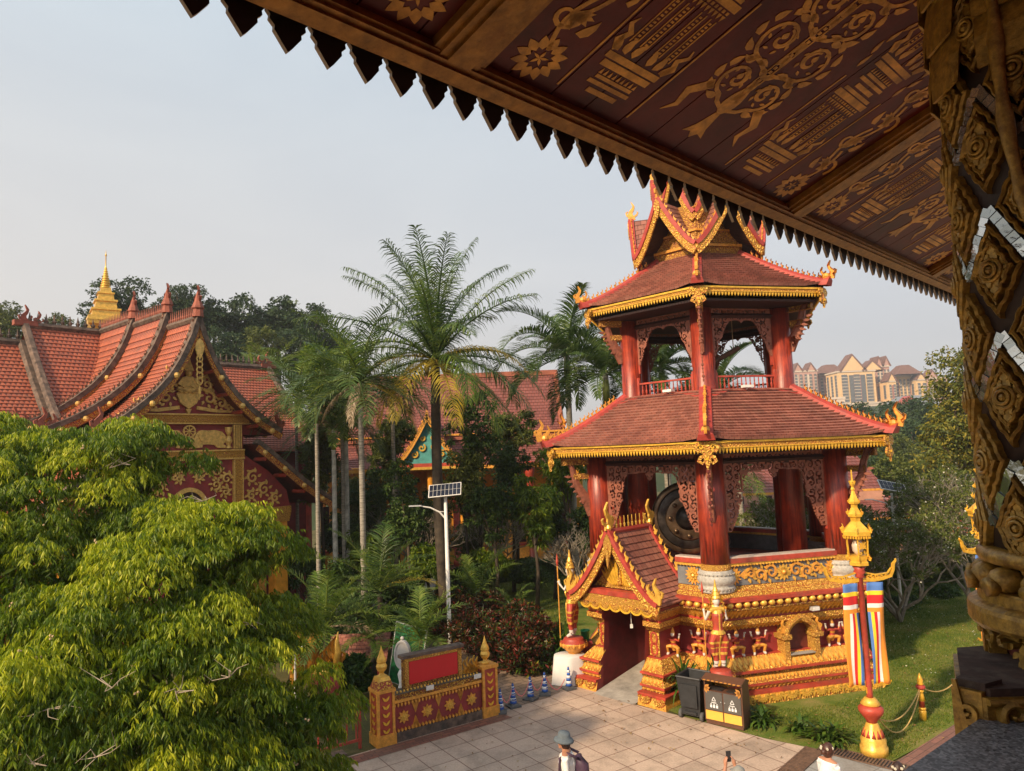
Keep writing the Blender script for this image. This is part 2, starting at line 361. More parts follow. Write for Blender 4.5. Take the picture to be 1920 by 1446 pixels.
# ================================================================== THE SETTING
def groundmat(name, stops, scale=.6, rough=.95, bump=.5, fine=30):
    k = NT(name); k.set(rough, 0, .2)
    a = k.n('ShaderNodeTexNoise', _Scale=scale, _Detail=8., _Roughness=.7); b = k.n('ShaderNodeTexNoise', _Scale=fine, _Detail=4.)
    for q in (a, b): k.l(k.tc.outputs['Object'], q.inputs['Vector'])
    f = k.math('ADD', k.math('MULTIPLY', a.outputs[0], .65), k.math('MULTIPLY', b.outputs[0], .35))
    k.l(k.ramp(f, stops), k.b.inputs['Base Color']); k.bump(b.outputs[0], bump, .03); return k.m
M_EARTH = groundmat('dry_earth_and_litter', [(.35, (.05, .045, .02)), (.5, (.09, .085, .03)), (.65, (.16, .11, .06))])
M_LAWN = groundmat('lawn_turf', [(.35, (.05, .09, .01)), (.48, (.1, .14, .018)), (.56, (.17, .17, .04)), (.66, (.26, .2, .08))], .8)
M_HILL = groundmat('wooded_hillside', [(.35, (.02, .03, .015)), (.6, (.05, .07, .03))], .2)
def pavemat(name, az, size, c1, c2, joint, row=1., off=0., jw=.02, rough=.75, stain=(.16, .13, .1)):
    k = NT(name); k.set(rough, 0, .35)
    mp = k.n('ShaderNodeMapping'); mp.inputs['Rotation'].default_value = (0, 0, az); k.l(k.tc.outputs['Object'], mp.inputs[0])
    br = k.n('ShaderNodeTexBrick', offset=off, squash=1.); k.l(mp.outputs[0], br.inputs['Vector'])
    br.inputs['Scale'].default_value = 1.; br.inputs['Brick Width'].default_value = size; br.inputs['Row Height'].default_value = size*row
    br.inputs['Mortar Size'].default_value = jw; br.inputs['Mortar Smooth'].default_value = .3; br.inputs['Bias'].default_value = 0.
    br.inputs['Color1'].default_value = (*c1, 1); br.inputs['Color2'].default_value = (*c2, 1); br.inputs['Mortar'].default_value = (*joint, 1)
    n1 = k.n('ShaderNodeTexNoise', _Scale=1.2, _Detail=9., _Roughness=.7); n2 = k.n('ShaderNodeTexNoise', _Scale=25., _Detail=5.)
    for q in (n1, n2): k.l(k.tc.outputs['Object'], q.inputs['Vector'])
    c = k.mix(k.ramp(n1.outputs[0], [(.46, (0, 0, 0)), (.7, (.6, .6, .6))]), br.outputs[0], stain)
    c = k.mix(.35, c, k.ramp(n2.outputs[0], [(.3, (.35, .33, .3)), (.7, (1, 1, 1))]), 'MULTIPLY')
    k.l(c, k.b.inputs['Base Color'])
    h = k.math('SUBTRACT', k.math('MULTIPLY', n2.outputs[0], .2), br.outputs[1]); k.bump(h, .35, .008); return k.m
AZW = PI/2-R(56)          # plaza grid runs along the gate wall
M_PLAZA = pavemat('plaza_slabs', -AZW, .62, (.58, .44, .34), (.48, .36, .28), (.2, .11, .08), jw=.012)
M_PATH = pavemat('old_path_slabs', -AZW, .4, (.36, .25, .18), (.25, .18, .13), (.1, .07, .05), row=.5, off=.5, jw=.012)
M_BRICK = pavemat('brick_edging', -AZW, .24, (.30, .12, .08), (.2, .09, .065), (.1, .06, .05), row=.5, off=.5, jw=.01)
M_BRICKR = pavemat('brick_edging_right', -R(38), .5, (.28, .13, .1), (.2, .1, .08), (.1, .06, .05), row=.25, off=0., jw=.008)
M_GREY = pavemat('grey_granite_slabs', -AZW, .9, (.34, .33, .31), (.28, .28, .27), (.15, .14, .13), jw=.01)
def sheet(name, pts, z, m):
    mb = MB(); mb.face([mb.p((x, y, z)) for x, y in pts]); return struct(name, mb, m)
sheet('ground', [(-1500, -300), (1500, -300), (1500, 2500), (-1500, 2500)], -.02, M_EARTH)
sheet('plaza', [(-9, 11.9), (-9, -14), (26, -14), (26, 28.2), (9.6, 15.85), (7.05, 14.35), (6.35, 14.95), (5.1, 15.9), (3.7, 17.3), (2.3, 18.6), (1.6, 20.3), (-.7, 18.0), (-4.1, 15.6)], .0, M_PLAZA)
sheet('path', [(-.98, 17.82), (.6, 18.95), (1.62, 20.2), (1.1, 21.6), (-.4, 22.6), (-2.2, 25.2), (-4.6, 25.0), (-3.4, 21.6), (-2.2, 18.6), (-2.6, 17.0)], .004, M_PATH)
sheet('brick_strip', [(-9.0, 12.24), (-3.75, 15.78), (-.55, 17.94), (-.3, 17.66), (-3.45, 15.5), (-9, 11.8)], .008, M_BRICK)
mb = MB(); mb.M = Matrix.Translation((-6.35, 14.15, 0)) @ Matrix.Rotation(AZW, 4, 'Z'); mb.box((0, 0, .05), (6., .3, .1)); struct('kerb', mb, M_STONED)
# lawn on the right with its brick edging and gully grates
sheet('lawn', [(3.7, 17.3), (5.1, 15.9), (6.35, 14.95), (7.0, 14.5), (9.4, 16.15), (27, 29.9), (60, 62), (13, 60), (2, 30), (1.2, 21.8), (1.9, 20.2)], .004, M_LAWN)
d = Vector((.79, .613, 0)); nrm = Vector((.613, -.79, 0)); a = Vector((7.02, 14.42, 0))
mb = MB(); q = [a, a+d*26, a+d*26+nrm*.42, a+nrm*.42-d*.15]; mb.face([mb.p((v.x, v.y, .012)) for v in q[::-1]]); struct('brick_edging', mb, M_BRICKR)
sheet('lawn_by_hall', [(-1.2, 23.5), (1.2, 22), (2.2, 30), (4, 38.6), (-4.8, 38.6), (-4.2, 31)], .006, M_LAWN)
sheet('garden_path', [(-9, 30), (-4.6, 30.5), (-2.8, 36), (-2.6, 38.4), (-4.8, 38.4), (-6, 33.5), (-9, 33)], .011, M_GREY)
sheet('grey_paving', [(5.95, 15.1), (7.02, 14.2), (5.6, 12.6), (4.0, 13.2)], .006, M_GREY)
def grate(name, a, b, w_):
    a, b = Vector(a), Vector(b); L = (b-a).length; mb = MB(); mb.M = Matrix.Translation(a) @ Matrix.Rotation(math.atan2(b.y-a.y, b.x-a.x), 4, 'Z')
    mb.box((L/2, 0, .012), (L, w_, .006), m=1); n = int(L/.06)
    for i in range(n): mb.box((L*(i+.5)/n, 0, .02), (.03, w_-.03, .016))
    for s in (-1, 1): mb.box((L/2, s*w_/2, .02), (L, .03, .018))
    return mb.build(name, [paint('rusty_grate_iron', (.13, .075, .05), .3, 12, .7), M_BLACK])
for l_, a_, b_ in (('rusty drain grate running towards the bottom edge, left of the woman in white', (5.9, 15.25, 0), (4.2, 13.4, 0)), ('rusty drain grate across the paving behind the woman with flowers in her hair', (5.98, 15.3, 0), (7.3, 14.1, 0))):
    tag(grate('drain_grate', a_, b_, .36), l_, 'grate', 'drain grates in the plaza')
# distant wooded rises
def hill(name, cx, cy, rx, ry, h, seed):
    n = 40; V = []; F = []
    for j in range(n+1):
        for i in range(n+1):
            x, y = (i/n*2-1), (j/n*2-1); r = min(1, math.hypot(x, y)); z = h*(cos(PI*r)*.5+.5)
            z += noise.noise(Vector((x*3+seed, y*3, 0)))*h*.18*(1-r); V.append((cx+x*rx, cy+y*ry, z-.3))
    for j in range(n):
        for i in range(n): a = j*(n+1)+i; F.append((a, a+1, a+n+2, a+n+1))
    o = bpy.data.objects.new(name, arrmesh(name, V, F, M_HILL, smooth=True)); COL.objects.link(o); return tag(o, kind='structure')
hill('hill', -42, 100, 60, 42, 16, 1); hill('hill', 150, 290, 150, 120, 19, 5); hill('hill', 40, 130, 42, 40, 9, 9)
# grass blades standing in the near lawns
def blades(name, n, region, h, label, seed, zb=.0):
    g = np.random.default_rng(seed); P = region(g, n); n = len(P); an = g.uniform(0, 2*PI, n); hh = h*g.uniform(.5, 1.2, n); w_ = .009*g.uniform(.8, 1.5, n)
    dx, dy = np.cos(an)*w_, np.sin(an)*w_; lx, ly = g.normal(0, .4, n)*hh, g.normal(0, .4, n)*hh
    V = np.zeros((n, 3, 3)); V[:, 0] = np.c_[P[:, 0]-dx, P[:, 1]-dy, np.full(n, zb)]; V[:, 1] = np.c_[P[:, 0]+dx, P[:, 1]+dy, np.full(n, zb)]; V[:, 2] = np.c_[P[:, 0]+lx, P[:, 1]+ly, zb+hh]
    o = bpy.data.objects.new(name, arrmesh(name, V.reshape(-1, 3), np.arange(3*n).reshape(n, 3), leafmat('grass_blades', [(.2, (.06, .11, .01)), (.55, (.14, .19, .02)), (.9, (.32, .27, .07))], .3))); COL.objects.link(o)
    return tag(o, label, 'grass', kind='stuff')
def reg_right(g, n):
    u = g.uniform(0, 1, n)**1.3*16; v = g.uniform(0, 9, n)
    P = np.c_[7.1+.79*u-.613*v, 14.6+.613*u+.79*v]; r = np.hypot(P[:, 0]-5.99, P[:, 1]-21.97)
    m = (r > 4.45) & (P[:, 0] > 3.6) & (P[:, 0]*.75+P[:, 1]*.66 > 14.95) ; return P[m]
blades('lawn_grass', 110000, reg_right, .05, 'short patchy grass of the lawn in front of the tower', 3)
blades('lawn_grass', 40000, lambda g, n: np.c_[g.uniform(-4, 2, n), g.uniform(25, 38, n)], .06, 'green grass of the lawn behind the croton hedge', 4)

# litter: dry leaves and fallen white blossoms lying on lawn and paving
def litter(name, n, reg, L, mat, label, cat, seed, z=.02):
    g = np.random.default_rng(seed); P = reg(g, n); n = len(P); a = g.uniform(0, 2*PI, n); l_ = L*g.uniform(.6, 1.4, n); w_ = l_*.45; D = np.c_[np.cos(a), np.sin(a)]; S_ = np.c_[-D[:, 1], D[:, 0]]; zz = z+g.uniform(0, .03, (n, 4))
    V = np.zeros((n, 4, 3)); Q = P[:, :2]
    for i, q in enumerate((Q-D*l_[:, None]/2, Q+S_*w_[:, None]/2, Q+D*l_[:, None]/2, Q-S_*w_[:, None]/2)): V[:, i, :2] = q; V[:, i, 2] = zz[:, i]
    o = bpy.data.objects.new(name, arrmesh(name, V.reshape(-1, 3), np.arange(4*n).reshape(n, 4), mat)); COL.objects.link(o); tag(o, label, cat, kind='stuff')
litter('fallen_leaves', 900, lambda g, n:  (lambda P: P[np.hypot(P[:, 0]-5.99, P[:, 1]-21.97) > 4.7])(np.c_[g.uniform(1.8, 16, n), g.uniform(15.4, 27, n)]), .07, leafmat('dry_litter', [(.2, (.12, .06, .02)), (.6, (.25, .14, .05)), (.9, (.4, .28, .1))], .1), 'dry leaves scattered over the lawn and the paving edge', 'leaves', 5, .02)
litter('fallen_leaves', 170, lambda g, n: np.c_[g.uniform(-3, 6, n), g.uniform(13.5, 19, n)], .06, leafmat('dry_litter', [(.2, (.12, .06, .02)), (.6, (.25, .14, .05)), (.9, (.4, .28, .1))], .1), 'a few dry leaves lying on the plaza slabs', 'leaves', 6, .016)
litter('fallen_blossoms', 420, lambda g, n: np.c_[g.uniform(9, 19, n), g.uniform(18, 29, n)], .05, leafmat('white_blossom', [(.1, (.6, .55, .4)), (.9, (.8, .78, .7))], .3, .6), 'fallen white blossoms dotting the lawn under the frangipani', 'blossoms', 7, .05)
# ================================================================== THE DRUM TOWER
TC = Vector((5.99, 21.97, 0)); A0 = R(-106.2); HEX = [A0+R(60)*k for k in range(6)]; C30 = cos(R(30))
tower = thing('bell_tower', 'red and gold six-sided open tower with two tiled roofs and a gilded plinth', 'tower', TC)
def cor(Rr, k, z): a = HEX[k % 6]; return Vector((Rr*cos(a), Rr*sin(a), z))
def facef(k, rho, z0=0.):
    """frame on face k (between corners k and k+1): x along, y up, h outward"""
    a = HEX[k % 6]+R(30); n = Vector((cos(a), sin(a), 0)); t = Vector((-sin(a), cos(a), 0))
    return frame(n*rho+Vector((0, 0, z0)), t, (0, 0, 1), n)
PF = 5                      # the porch stands on face 5 (front left)
LC = -.22                   # its centre line; on this face x runs towards corner 0
PROF = [(3.92,-.05,3),(3.9,.05,3),(3.84,.24,0),(3.9,.24,0),(3.9,.29,0),(3.7,.29,4),(3.7,.4,0),(3.78,.4,0),(3.78,.46,1),(3.72,.48,1),(3.6,.62,0),(3.68,.62,4),(3.68,.69,0),(3.75,.69,0),(3.75,.74,0),(3.68,.74,1),(3.42,1.0,0),(3.36,1.02,0),(3.28,1.02,2),(3.28,1.66,4),(3.36,1.66,4),(3.5,1.8,0),(3.54,1.8,1),(3.54,1.93,0),(3.5,1.93,0),(3.5,1.98,1),(3.72,2.22,0),(3.78,2.22,4),(3.78,2.27,0),(3.72,2.27,0),(3.72,2.42,0),(3.82,2.42,0),(3.82,2.5,0),(3.7,2.52,1),(3.5,2.6,0),(3.46,2.6,1),(3.3,2.7,0),(3.1,2.7,0)]
DW = .66
def ringpts(rho, z):
    """plinth outline, open at the doorway"""
    a = HEX[PF]+R(30); n = Vector((cos(a), sin(a), 0)); t = Vector((-sin(a), cos(a), 0)); o = Vector((0, 0, z))
    return [n*rho+t*(LC+DW)+o] + [cor(rho/C30, k, z) for k in range(6)] + [n*rho+t*(LC-DW)+o]
mb = MB(); rows = [[mb.p(p) for p in ringpts(r, z)] for r, z, m in PROF]
for (a, b, pr) in zip(rows, rows[1:], PROF):
    for j in range(7): mb.face([a[j], a[j+1], b[j+1], b[j]], None, pr[2])
mats = [M_RED, M_ORN, M_WALLRED, M_ORNB, M_ORND]
a = HEX[PF]+R(30)
F = facef(PF, 0)
for s in (-1, 1):           # passage walls
    x = LC+s*DW; mb.face([mb.p(F(x, z, r)) for z, r in ((-.05, 1.7), (-.05, 4.6), (2.5, 4.3), (2.5, 1.7))], None, 2)
mb.face([mb.p(F(x, z, 1.72)) for x, z in ((LC-DW, -.05), (LC+DW, -.05), (LC+DW, 2.5), (LC-DW, 2.5))], None, 2)
mb.face([mb.p(F(x, 2.45, r)) for x, r in ((LC-DW, 1.7), (LC+DW, 1.7), (LC+DW, 4.3), (LC-DW, 4.3))], None, 2)
mb.poly_lathe([(3.6, 2.6, 0), (3.6, 2.695, 0)], 6, A0); mb.mi[-1] = 0
plinth = mb.build('plinth', mats, tower)
mb = MB(); n_ = 12
mb.face([mb.p(F(LC+x, z, r)) for x, z, r in ((-DW+.01, .0, 5.0), (DW-.01, .0, 5.0), (DW-.01, .5, 1.73), (-DW+.01, .5, 1.73))]); mb.build('ramp', paint('worn_concrete', (.33, .3, .26), .25, 3, .85, bump=.4), tower)
# big scallops round the foot, lotus petals below the deck
def scallop(mb, F, x, z, r, hh=.02):
    n = 9; pts = [(x+r*cos(PI+PI*i/n), z+r*1.05*sin(PI+PI*i/n)) for i in range(n+1)]
    mb.prism(pts, F, -.02, hh*.5, 0)
    for k in range(9): t = PI+PI*(k+.5)/9; mb.prism(leaf2(x+r*.62*cos(t), z+r*.65*sin(t), t, r*.42, r*.26, 3), F, -.01, hh+.02, 1)
    for q in (.6, .4): mb.ribbon([(x+r*q*cos(PI+PI*i/n), z+r*q*sin(PI+PI*i/n)) for i in range(n+1)], .025, F, -.01, hh+.022, 1)
    mb.ball(F(x, z-.05, hh), .035, 6, 1)
for k in range(6):
    Fb = facef(k, 3.9); mb = MB(); half = 3.9*math.tan(R(30)); n = 11
    for i in range(n):
        x = -half+(i+.5)*2*half/n
        if k == PF and abs(x-LC) < 1.75: continue
        scallop(mb, Fb, x, .235, half/n*.93); mb.prism(leaf2(x+half/n, .2, -PI/2, .17, .07, 4), Fb, -.02, .03, 1)
    mb.build('scalloped_skirting', [M_GOLDO, M_GOLD], tower)
    mb = MB(); half = 3.78*math.tan(R(30)); n = 19; Fl = facef(k, 3.74)
    for i in range(n):
        x = -half+(i+.5)*2*half/n; c = Fl(x, 2.345, .02); mb.ball(c, .1, 8, 0, (.95, .95, .8)); mb.box(Fl(x, 2.435, .03), (.17, .05, .03), HEX[k]+R(120), 1)
    mb.build('lotus_moulding', [M_GOLD, M_GOLDY], tower, True)
def rowrelief(k, r0, z0, r1, z1, pitch, x0=None, x1=None, off=0., nm='leaf_moulding'):
    a = HEX[k % 6]+R(30); n = Vector((cos(a), sin(a), 0)); t = Vector((-sin(a), cos(a), 0)); ey = (n*(r1-r0)+Vector((0, 0, z1-z0))); L = ey.length; ey.normalize(); en = t.cross(ey); en = en if en.dot(n) > 0 else -en
    Fr_ = frame(n*(r0+off)+Vector((0, 0, z0)), t, ey, en); h = math.tan(R(30))*min(r0, r1); x0 = -h if x0 is None else x0; x1 = h if x1 is None else x1; c = max(1, int((x1-x0)/pitch)); p = (x1-x0)/c; mb = MB()
    for i in range(c):
        x = x0+(i+.5)*p; mb.prism(leaf2(x, .01, PI/2, L*.98, p*.85, 5), Fr_, -.01, .018, 0)
        mb.prism(leaf2(x, .02, PI/2, L*.6, p*.34, 4), Fr_, .015, .034, 1); mb.prism(leaf2(x+p/2, L, -PI/2, L*.62, p*.5, 4), Fr_, -.01, .014, 1)
    return mb.build(nm, [M_GOLDO, M_GOLD], tower)
for k in range(6):
    for (r0, z0, r1, z1, p) in ((3.68, .74, 3.42, 1.0, .15), (3.72, .48, 3.6, .62, .1), (3.5, 1.98, 3.72, 2.22, .13), (3.7, .3, 3.7, .39, .12), (3.36, 1.67, 3.5, 1.8, .11)):
        if k == PF:
            rowrelief(k, r0, z0, r1, z1, p, LC+1.5, math.tan(R(30))*min(r0, r1)); rowrelief(k, r0, z0, r1, z1, p, -math.tan(R(30))*min(r0, r1), LC-1.5)
        else: rowrelief(k, r0, z0, r1, z1, p)
for s in (-1, 1):
    for (r0, z0, r1, z1, p) in ((3.68, .74, 3.42, 1.0, .13), (3.72, .48, 3.6, .62, .1), (3.5, 1.98, 3.72, 2.22, .12), (3.7, .3, 3.7, .39, .12)):
        w0 = 1.5-(3.92-min(r0, r1))*.85; rowrelief(PF, r0, z0, r1, z1, p, *sorted((LC+s*(DW+.02), LC+s*w0)), off=.95)
# kneeling bearers in the waist of the plinth
def bearer():
    mb = MB()
    mb.tube([(0,0,.22),(0,.01,.3),(0,.02,.4)], [.075,.06,.085], 8); mb.ball((0,.03,.51), .06, 8)
    for s in (-1, 1):
        mb.tube([(s*.03,0,.22),(s*.17,.06,.2),(s*.13,.04,.02)], [.07,.055,.035], 6); mb.tube([(s*.13,.04,.02),(s*.17,.09,.01)], [.035,.03], 6)
        mb.tube([(s*.07,.02,.4),(s*.18,.04,.38),(s*.21,.04,.54)], [.035,.03,.024], 6); mb.ball((s*.22,.05,.56), .035, 6, None, (1.4,1,.5))
        mb.ball((s*.055,.03,.52), .02, 6)
    mb.tube([(0,.02,.55),(0,.01,.6),(0,0,.7)], [.06,.045,.008], 8); mb.tube([(0,-.02,.2),(0,-.02,.1)], [.07,.05], 6)
    pale = paint('white_painted_skin', (.62, .56, .5), .1, 10, .5)
    def pb(c, n):
        if .46 < c.z < .55 and abs(c.x) < .055: return 1
        if c.z > .55 and abs(c.x) < .1: return 2
        if c.z < .06 or (abs(c.x) > .17 and c.z > .45): return 1
        return 2 if (math.sin(c.z*60) > .3 or c.z < .24) else 0
    return remeshed(mb, 'bearer', .014, [M_RED, pale, M_GOLDO], pb, 3)
BEARER = bearer()
def place_bearer(k, x, par=None):
    a = HEX[k % 6]+R(30); n = Vector((cos(a), sin(a), 0)); t = Vector((-sin(a), cos(a), 0)); return put('bearer_figure', BEARER, par or tower, n*3.36+t*x+Vector((0, 0, 1.02)), a-PI/2)
for k in range(6):
    for x in {0: (-1.5, -.9, 1.25, 1.75), 5: (1.35,)}.get(k, (-1.5, -.5, .5, 1.5)): place_bearer(k, x)
    if k != 0:
        mb = MB(); mb.M = Matrix.Translation(cor(3.28/C30, k, 0)); mb.box((0, 0, 1.34), (.16, .16, .64), A0); mb.build('corner_post', M_ORNF, tower)
# arched niche on face 0
mb = MB(); Fn = facef(0, 3.28); xc = .2
def arch(x, z, w_, h, n=14, ogee=.25):
    return [(x+w_*cos(PI-PI*i/n), z+h*(sin(PI*i/n)**.8)*(1+ogee*(1-abs(i/n*2-1))**3)) for i in range(n+1)]
op = [(xc-.36, .98)]+arch(xc, 1.42, .36, .3)+[(xc+.36, .98)]
mb.ribbon(arch(xc, 1.42, .43, .36), .15, Fn, -.02, .34, 1, ridge=.04)
for s in (-1, 1):
    mb.prism([(xc+s*.36, .74), (xc+s*.5, .74), (xc+s*.5, 1.4), (xc+s*.36, 1.4)], Fn, 0, .33, 1); mb.prism([(xc+s*.32, 1.36), (xc+s*.58, 1.36), (xc+s*.6, 1.47), (xc+s*.32, 1.47)], Fn, 0, .38, 1)
    fl = lambda x, y, h, s=s: Fn(xc+s*(.5+x*1), 1.5+y, .3+h); flame(mb, fl, .32, 2, .06, s)
mb.prism([(xc-.36, .74), (xc+.36, .74), (xc+.36, .96), (xc-.36, .96)], Fn, 0, .2, 0)
mb.prism(op, Fn, -.0, .02, 3)
mb.prism([(xc-.36, .96), (xc+.36, .96), (xc+.36, .985), (xc-.36, .985)], Fn, 0, .33, 4)
mb.build('niche', [M_RED, M_ORNF, M_GOLDO, M_DKRED, paint('worn_concrete', (.33, .3, .26), .25, 3, .85, bump=.4)], tower)
mb = MB(); mb.box(Fn(.55, 2.07, .42), (.2, .14, .1), HEX[0]+R(120)); mb.box(Fn(.55, 2.07, .50), (.16, .03, .07), HEX[0]+R(120), 1); mb.build('floodlight', [M_STEEL, M_WHITE], tower)

# ---- porch piers
for s in (-1, 1):
    mb = MB(); rows = []
    for r, z, m in PROF[:31]:
        D = r+.95; wo = 1.5-(3.92-r)*.85
        rows.append([mb.p(F(LC+s*DW, z, D)), mb.p(F(LC+s*wo, z, D)), mb.p(F(LC+s*wo, z, 2.9))])
    for (a_, b_, pr) in zip(rows, rows[1:], PROF):
        for j in range(2): mb.face([a_[j], a_[j+1], b_[j+1], b_[j]] if s > 0 else [b_[j], b_[j+1], a_[j+1], a_[j]], None, pr[2] if pr[2] != 2 or j else 1)
    # the red jamb following the mouldings
    jp = [F(LC+s*DW, z, r+.95) for r, z, m in PROF[:31]]; base = [F(LC+s*DW, z, 3.0) for r, z, m in PROF[:31]]
    for i in range(30): mb.quad(base[i], jp[i], jp[i+1], base[i+1], None, 2)
    mb.face([mb.p(F(LC+s*x, 2.415, r)) for x, r in ((DW, 2.9), (1.35, 2.9), (1.35, 4.67), (DW, 4.67))], None, 0)
    Fp = facef(PF, 4.23); xm = LC+s*(DW+.16)
    mb.prism([(xm-.15, 1.03), (xm+.15, 1.03), (xm+.15, 1.65), (xm-.15, 1.65)], Fp, 0, .02, 1)
    for zz in (1.2, 1.47): mb.ribbon([(xm+.095*cos(t), zz+.15*sin(t)) for t in [PI/4*q for q in range(8)]], .045, Fp, .02, .04, 0, True)
    Fs = facef(PF, 4.85)
    for i in range(2): scallop(mb, Fs, LC+s*(DW+.21+i*.42), .235, .19)
    o = mb.build('porch_pier', [M_RED, M_ORN, M_WALLRED, M_GOLDO, M_ORND], tower); o.data.materials[1] = M_ORN
    mb2 = MB()
place_bearer(5, 1.55).location = F(LC+1.12, 1.02, 3.85); tower.children[-1].rotation_euler[2] = HEX[5]+R(120)-PI/2
# ---- porch gable and roof
def gcurve(t, w_=1.42, zt=4.12, zb=2.38): return (w_*t, zt-(zt-zb)*(1-(1-t)**1.45))
NG = 14; gp = [gcurve(i/NG) for i in range(NG+1)]
for s in (-1, 1):
    mb = MB(); Sf = lambda u, v, s=s: F(LC+s*gcurve(1-v)[0], gcurve(1-v)[1], (4.85-1.75*u) if s > 0 else (3.1+1.75*u))
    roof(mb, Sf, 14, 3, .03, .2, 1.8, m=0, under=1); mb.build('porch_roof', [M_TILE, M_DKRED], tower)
    mb = MB(); mb.ribbon([(LC+s*x, z-.1) for x, z in gp], .25, facef(PF, 4.8), 0, .06, 0); mb.ribbon([(LC+s*x, z+.07) for x, z in gp], .11, facef(PF, 4.72), 0, .2, 1, ridge=.0)
    mb.ribbon([(LC+s*x, z+.05) for x, z in gp], .1, facef(PF, 3.05), 0, .12, 1)
    g = facef(PF, 4.8)
    mb.build('bargeboard', [M_ORNB, M_REDL], tower)
    for back, zz in ((4.84, .14), (3.1, .12)):
        mb = MB()
        for i in range(1, 9):
            x, z = gcurve(i/9.3); flame(mb, (lambda X, Y, H, x=x, z=z, s=s, back=back: F(LC+s*(x+.06)+X, z+.05+Y, back+H)), .26, 0, .03, s)
        mb.build('gable_finials', M_GOLD, tower)
    mb = MB(); x, z = gcurve(1.0); flame(mb, (lambda X, Y, H: F(LC+s*(x-.02)+X, z+.1+Y, 4.86+H)), .62, 0, .06, s); flame(mb, (lambda X, Y, H: F(LC+s*(x-.22)+X, z+.14+Y, 4.86+H)), .42, 0, .05, s)
    mb.build('naga_finial', M_GOLD, tower)
mb = MB(); Ft = facef(PF, 4.35)
mb.prism([(LC+x*s2, z-.05) for s2 in (-1, 1) for x, z in (gp if s2 < 0 else gp[::-1])][::-1], Ft, -.06, 0, 1)
mb.prism([(LC-.95, 2.62), (LC+.95, 2.62), (LC+.55, 3.0), (LC+.3, 3.25), (LC, 3.75), (LC-.3, 3.25), (LC-.55, 3.0)], Ft, 0, .05, 0)
for i in range(-5, 6): mb.prism(leaf2(LC+i*.05, 2.7, PI/2-i*.16, .85-abs(i)*.06, .12), Ft, .05, .1, 2)
mb.ribbon([(LC, 2.75), (LC, 3.25)], [.12, .05], Ft, .1, .15, 0); mb.build('tympanum', [M_ORN, M_WALLRED, M_GOLDY], tower)
mb = MB(); mb.prism([(LC-1.2, 2.48), (LC+1.2, 2.48), (LC+1.2, 2.62), (LC-1.2, 2.62)], facef(PF, 4.5), 0, .22, 1); mb.prism([(LC-1.1, 2.2), (LC+1.1, 2.2), (LC+1.1, 2.47), (LC-1.1, 2.47)], facef(PF, 4.55), 0, .16, 0)
for i in range(7):
    x = LC-.99+i*.33; mb.ribbon([(x+.165*cos(t), 2.24+.13*sin(t)) for t in [PI+PI*q/8 for q in range(9)]], .05, facef(PF, 4.62), 0, .12, 2)
    mb.ribbon([(x+.09*cos(t), 2.24+.07*sin(t)) for t in [PI+PI*q/8 for q in range(9)]], .05, facef(PF, 4.62), 0, .11, 0)
mb.build('lintel', [M_ORNF, M_RED, M_GOLDY], tower)
mb = MB(); mb.prism(leaf2(LC, 4.1, -PI/2, .72, .26, 8), facef(PF, 4.87), 0, .05, 0); mb.prism(leaf2(LC, 3.75, -PI/2, .55, .1, 5), facef(PF, 4.9), 0, .05, 0)
mb.build('apex_pendant', M_ORNF, tower)
mb = MB(); mb.tube([F(LC, 4.14, 4.85), F(LC, 4.14, 3.05)], .075, 6, 1)
for i in range(8): q = F(LC, 4.2, 4.5-i*.17); mb.tube([q, q+Vector((0, 0, .1)), q+Vector((0, 0, .12)), q+Vector((0, 0, .3))], [.02, .035, .012, .012], 6, 0)
for r_ in (4.85, 3.05): flame(mb, (lambda X, Y, H: F(LC+H, 4.15+Y, r_+X)), .75 if r_ > 4 else .7, 0, .06, -1); mb.ball(F(LC, 4.24, r_), .1, 8, 0)
mb.build('ridge_crest', [M_GOLD, M_REDL], tower)

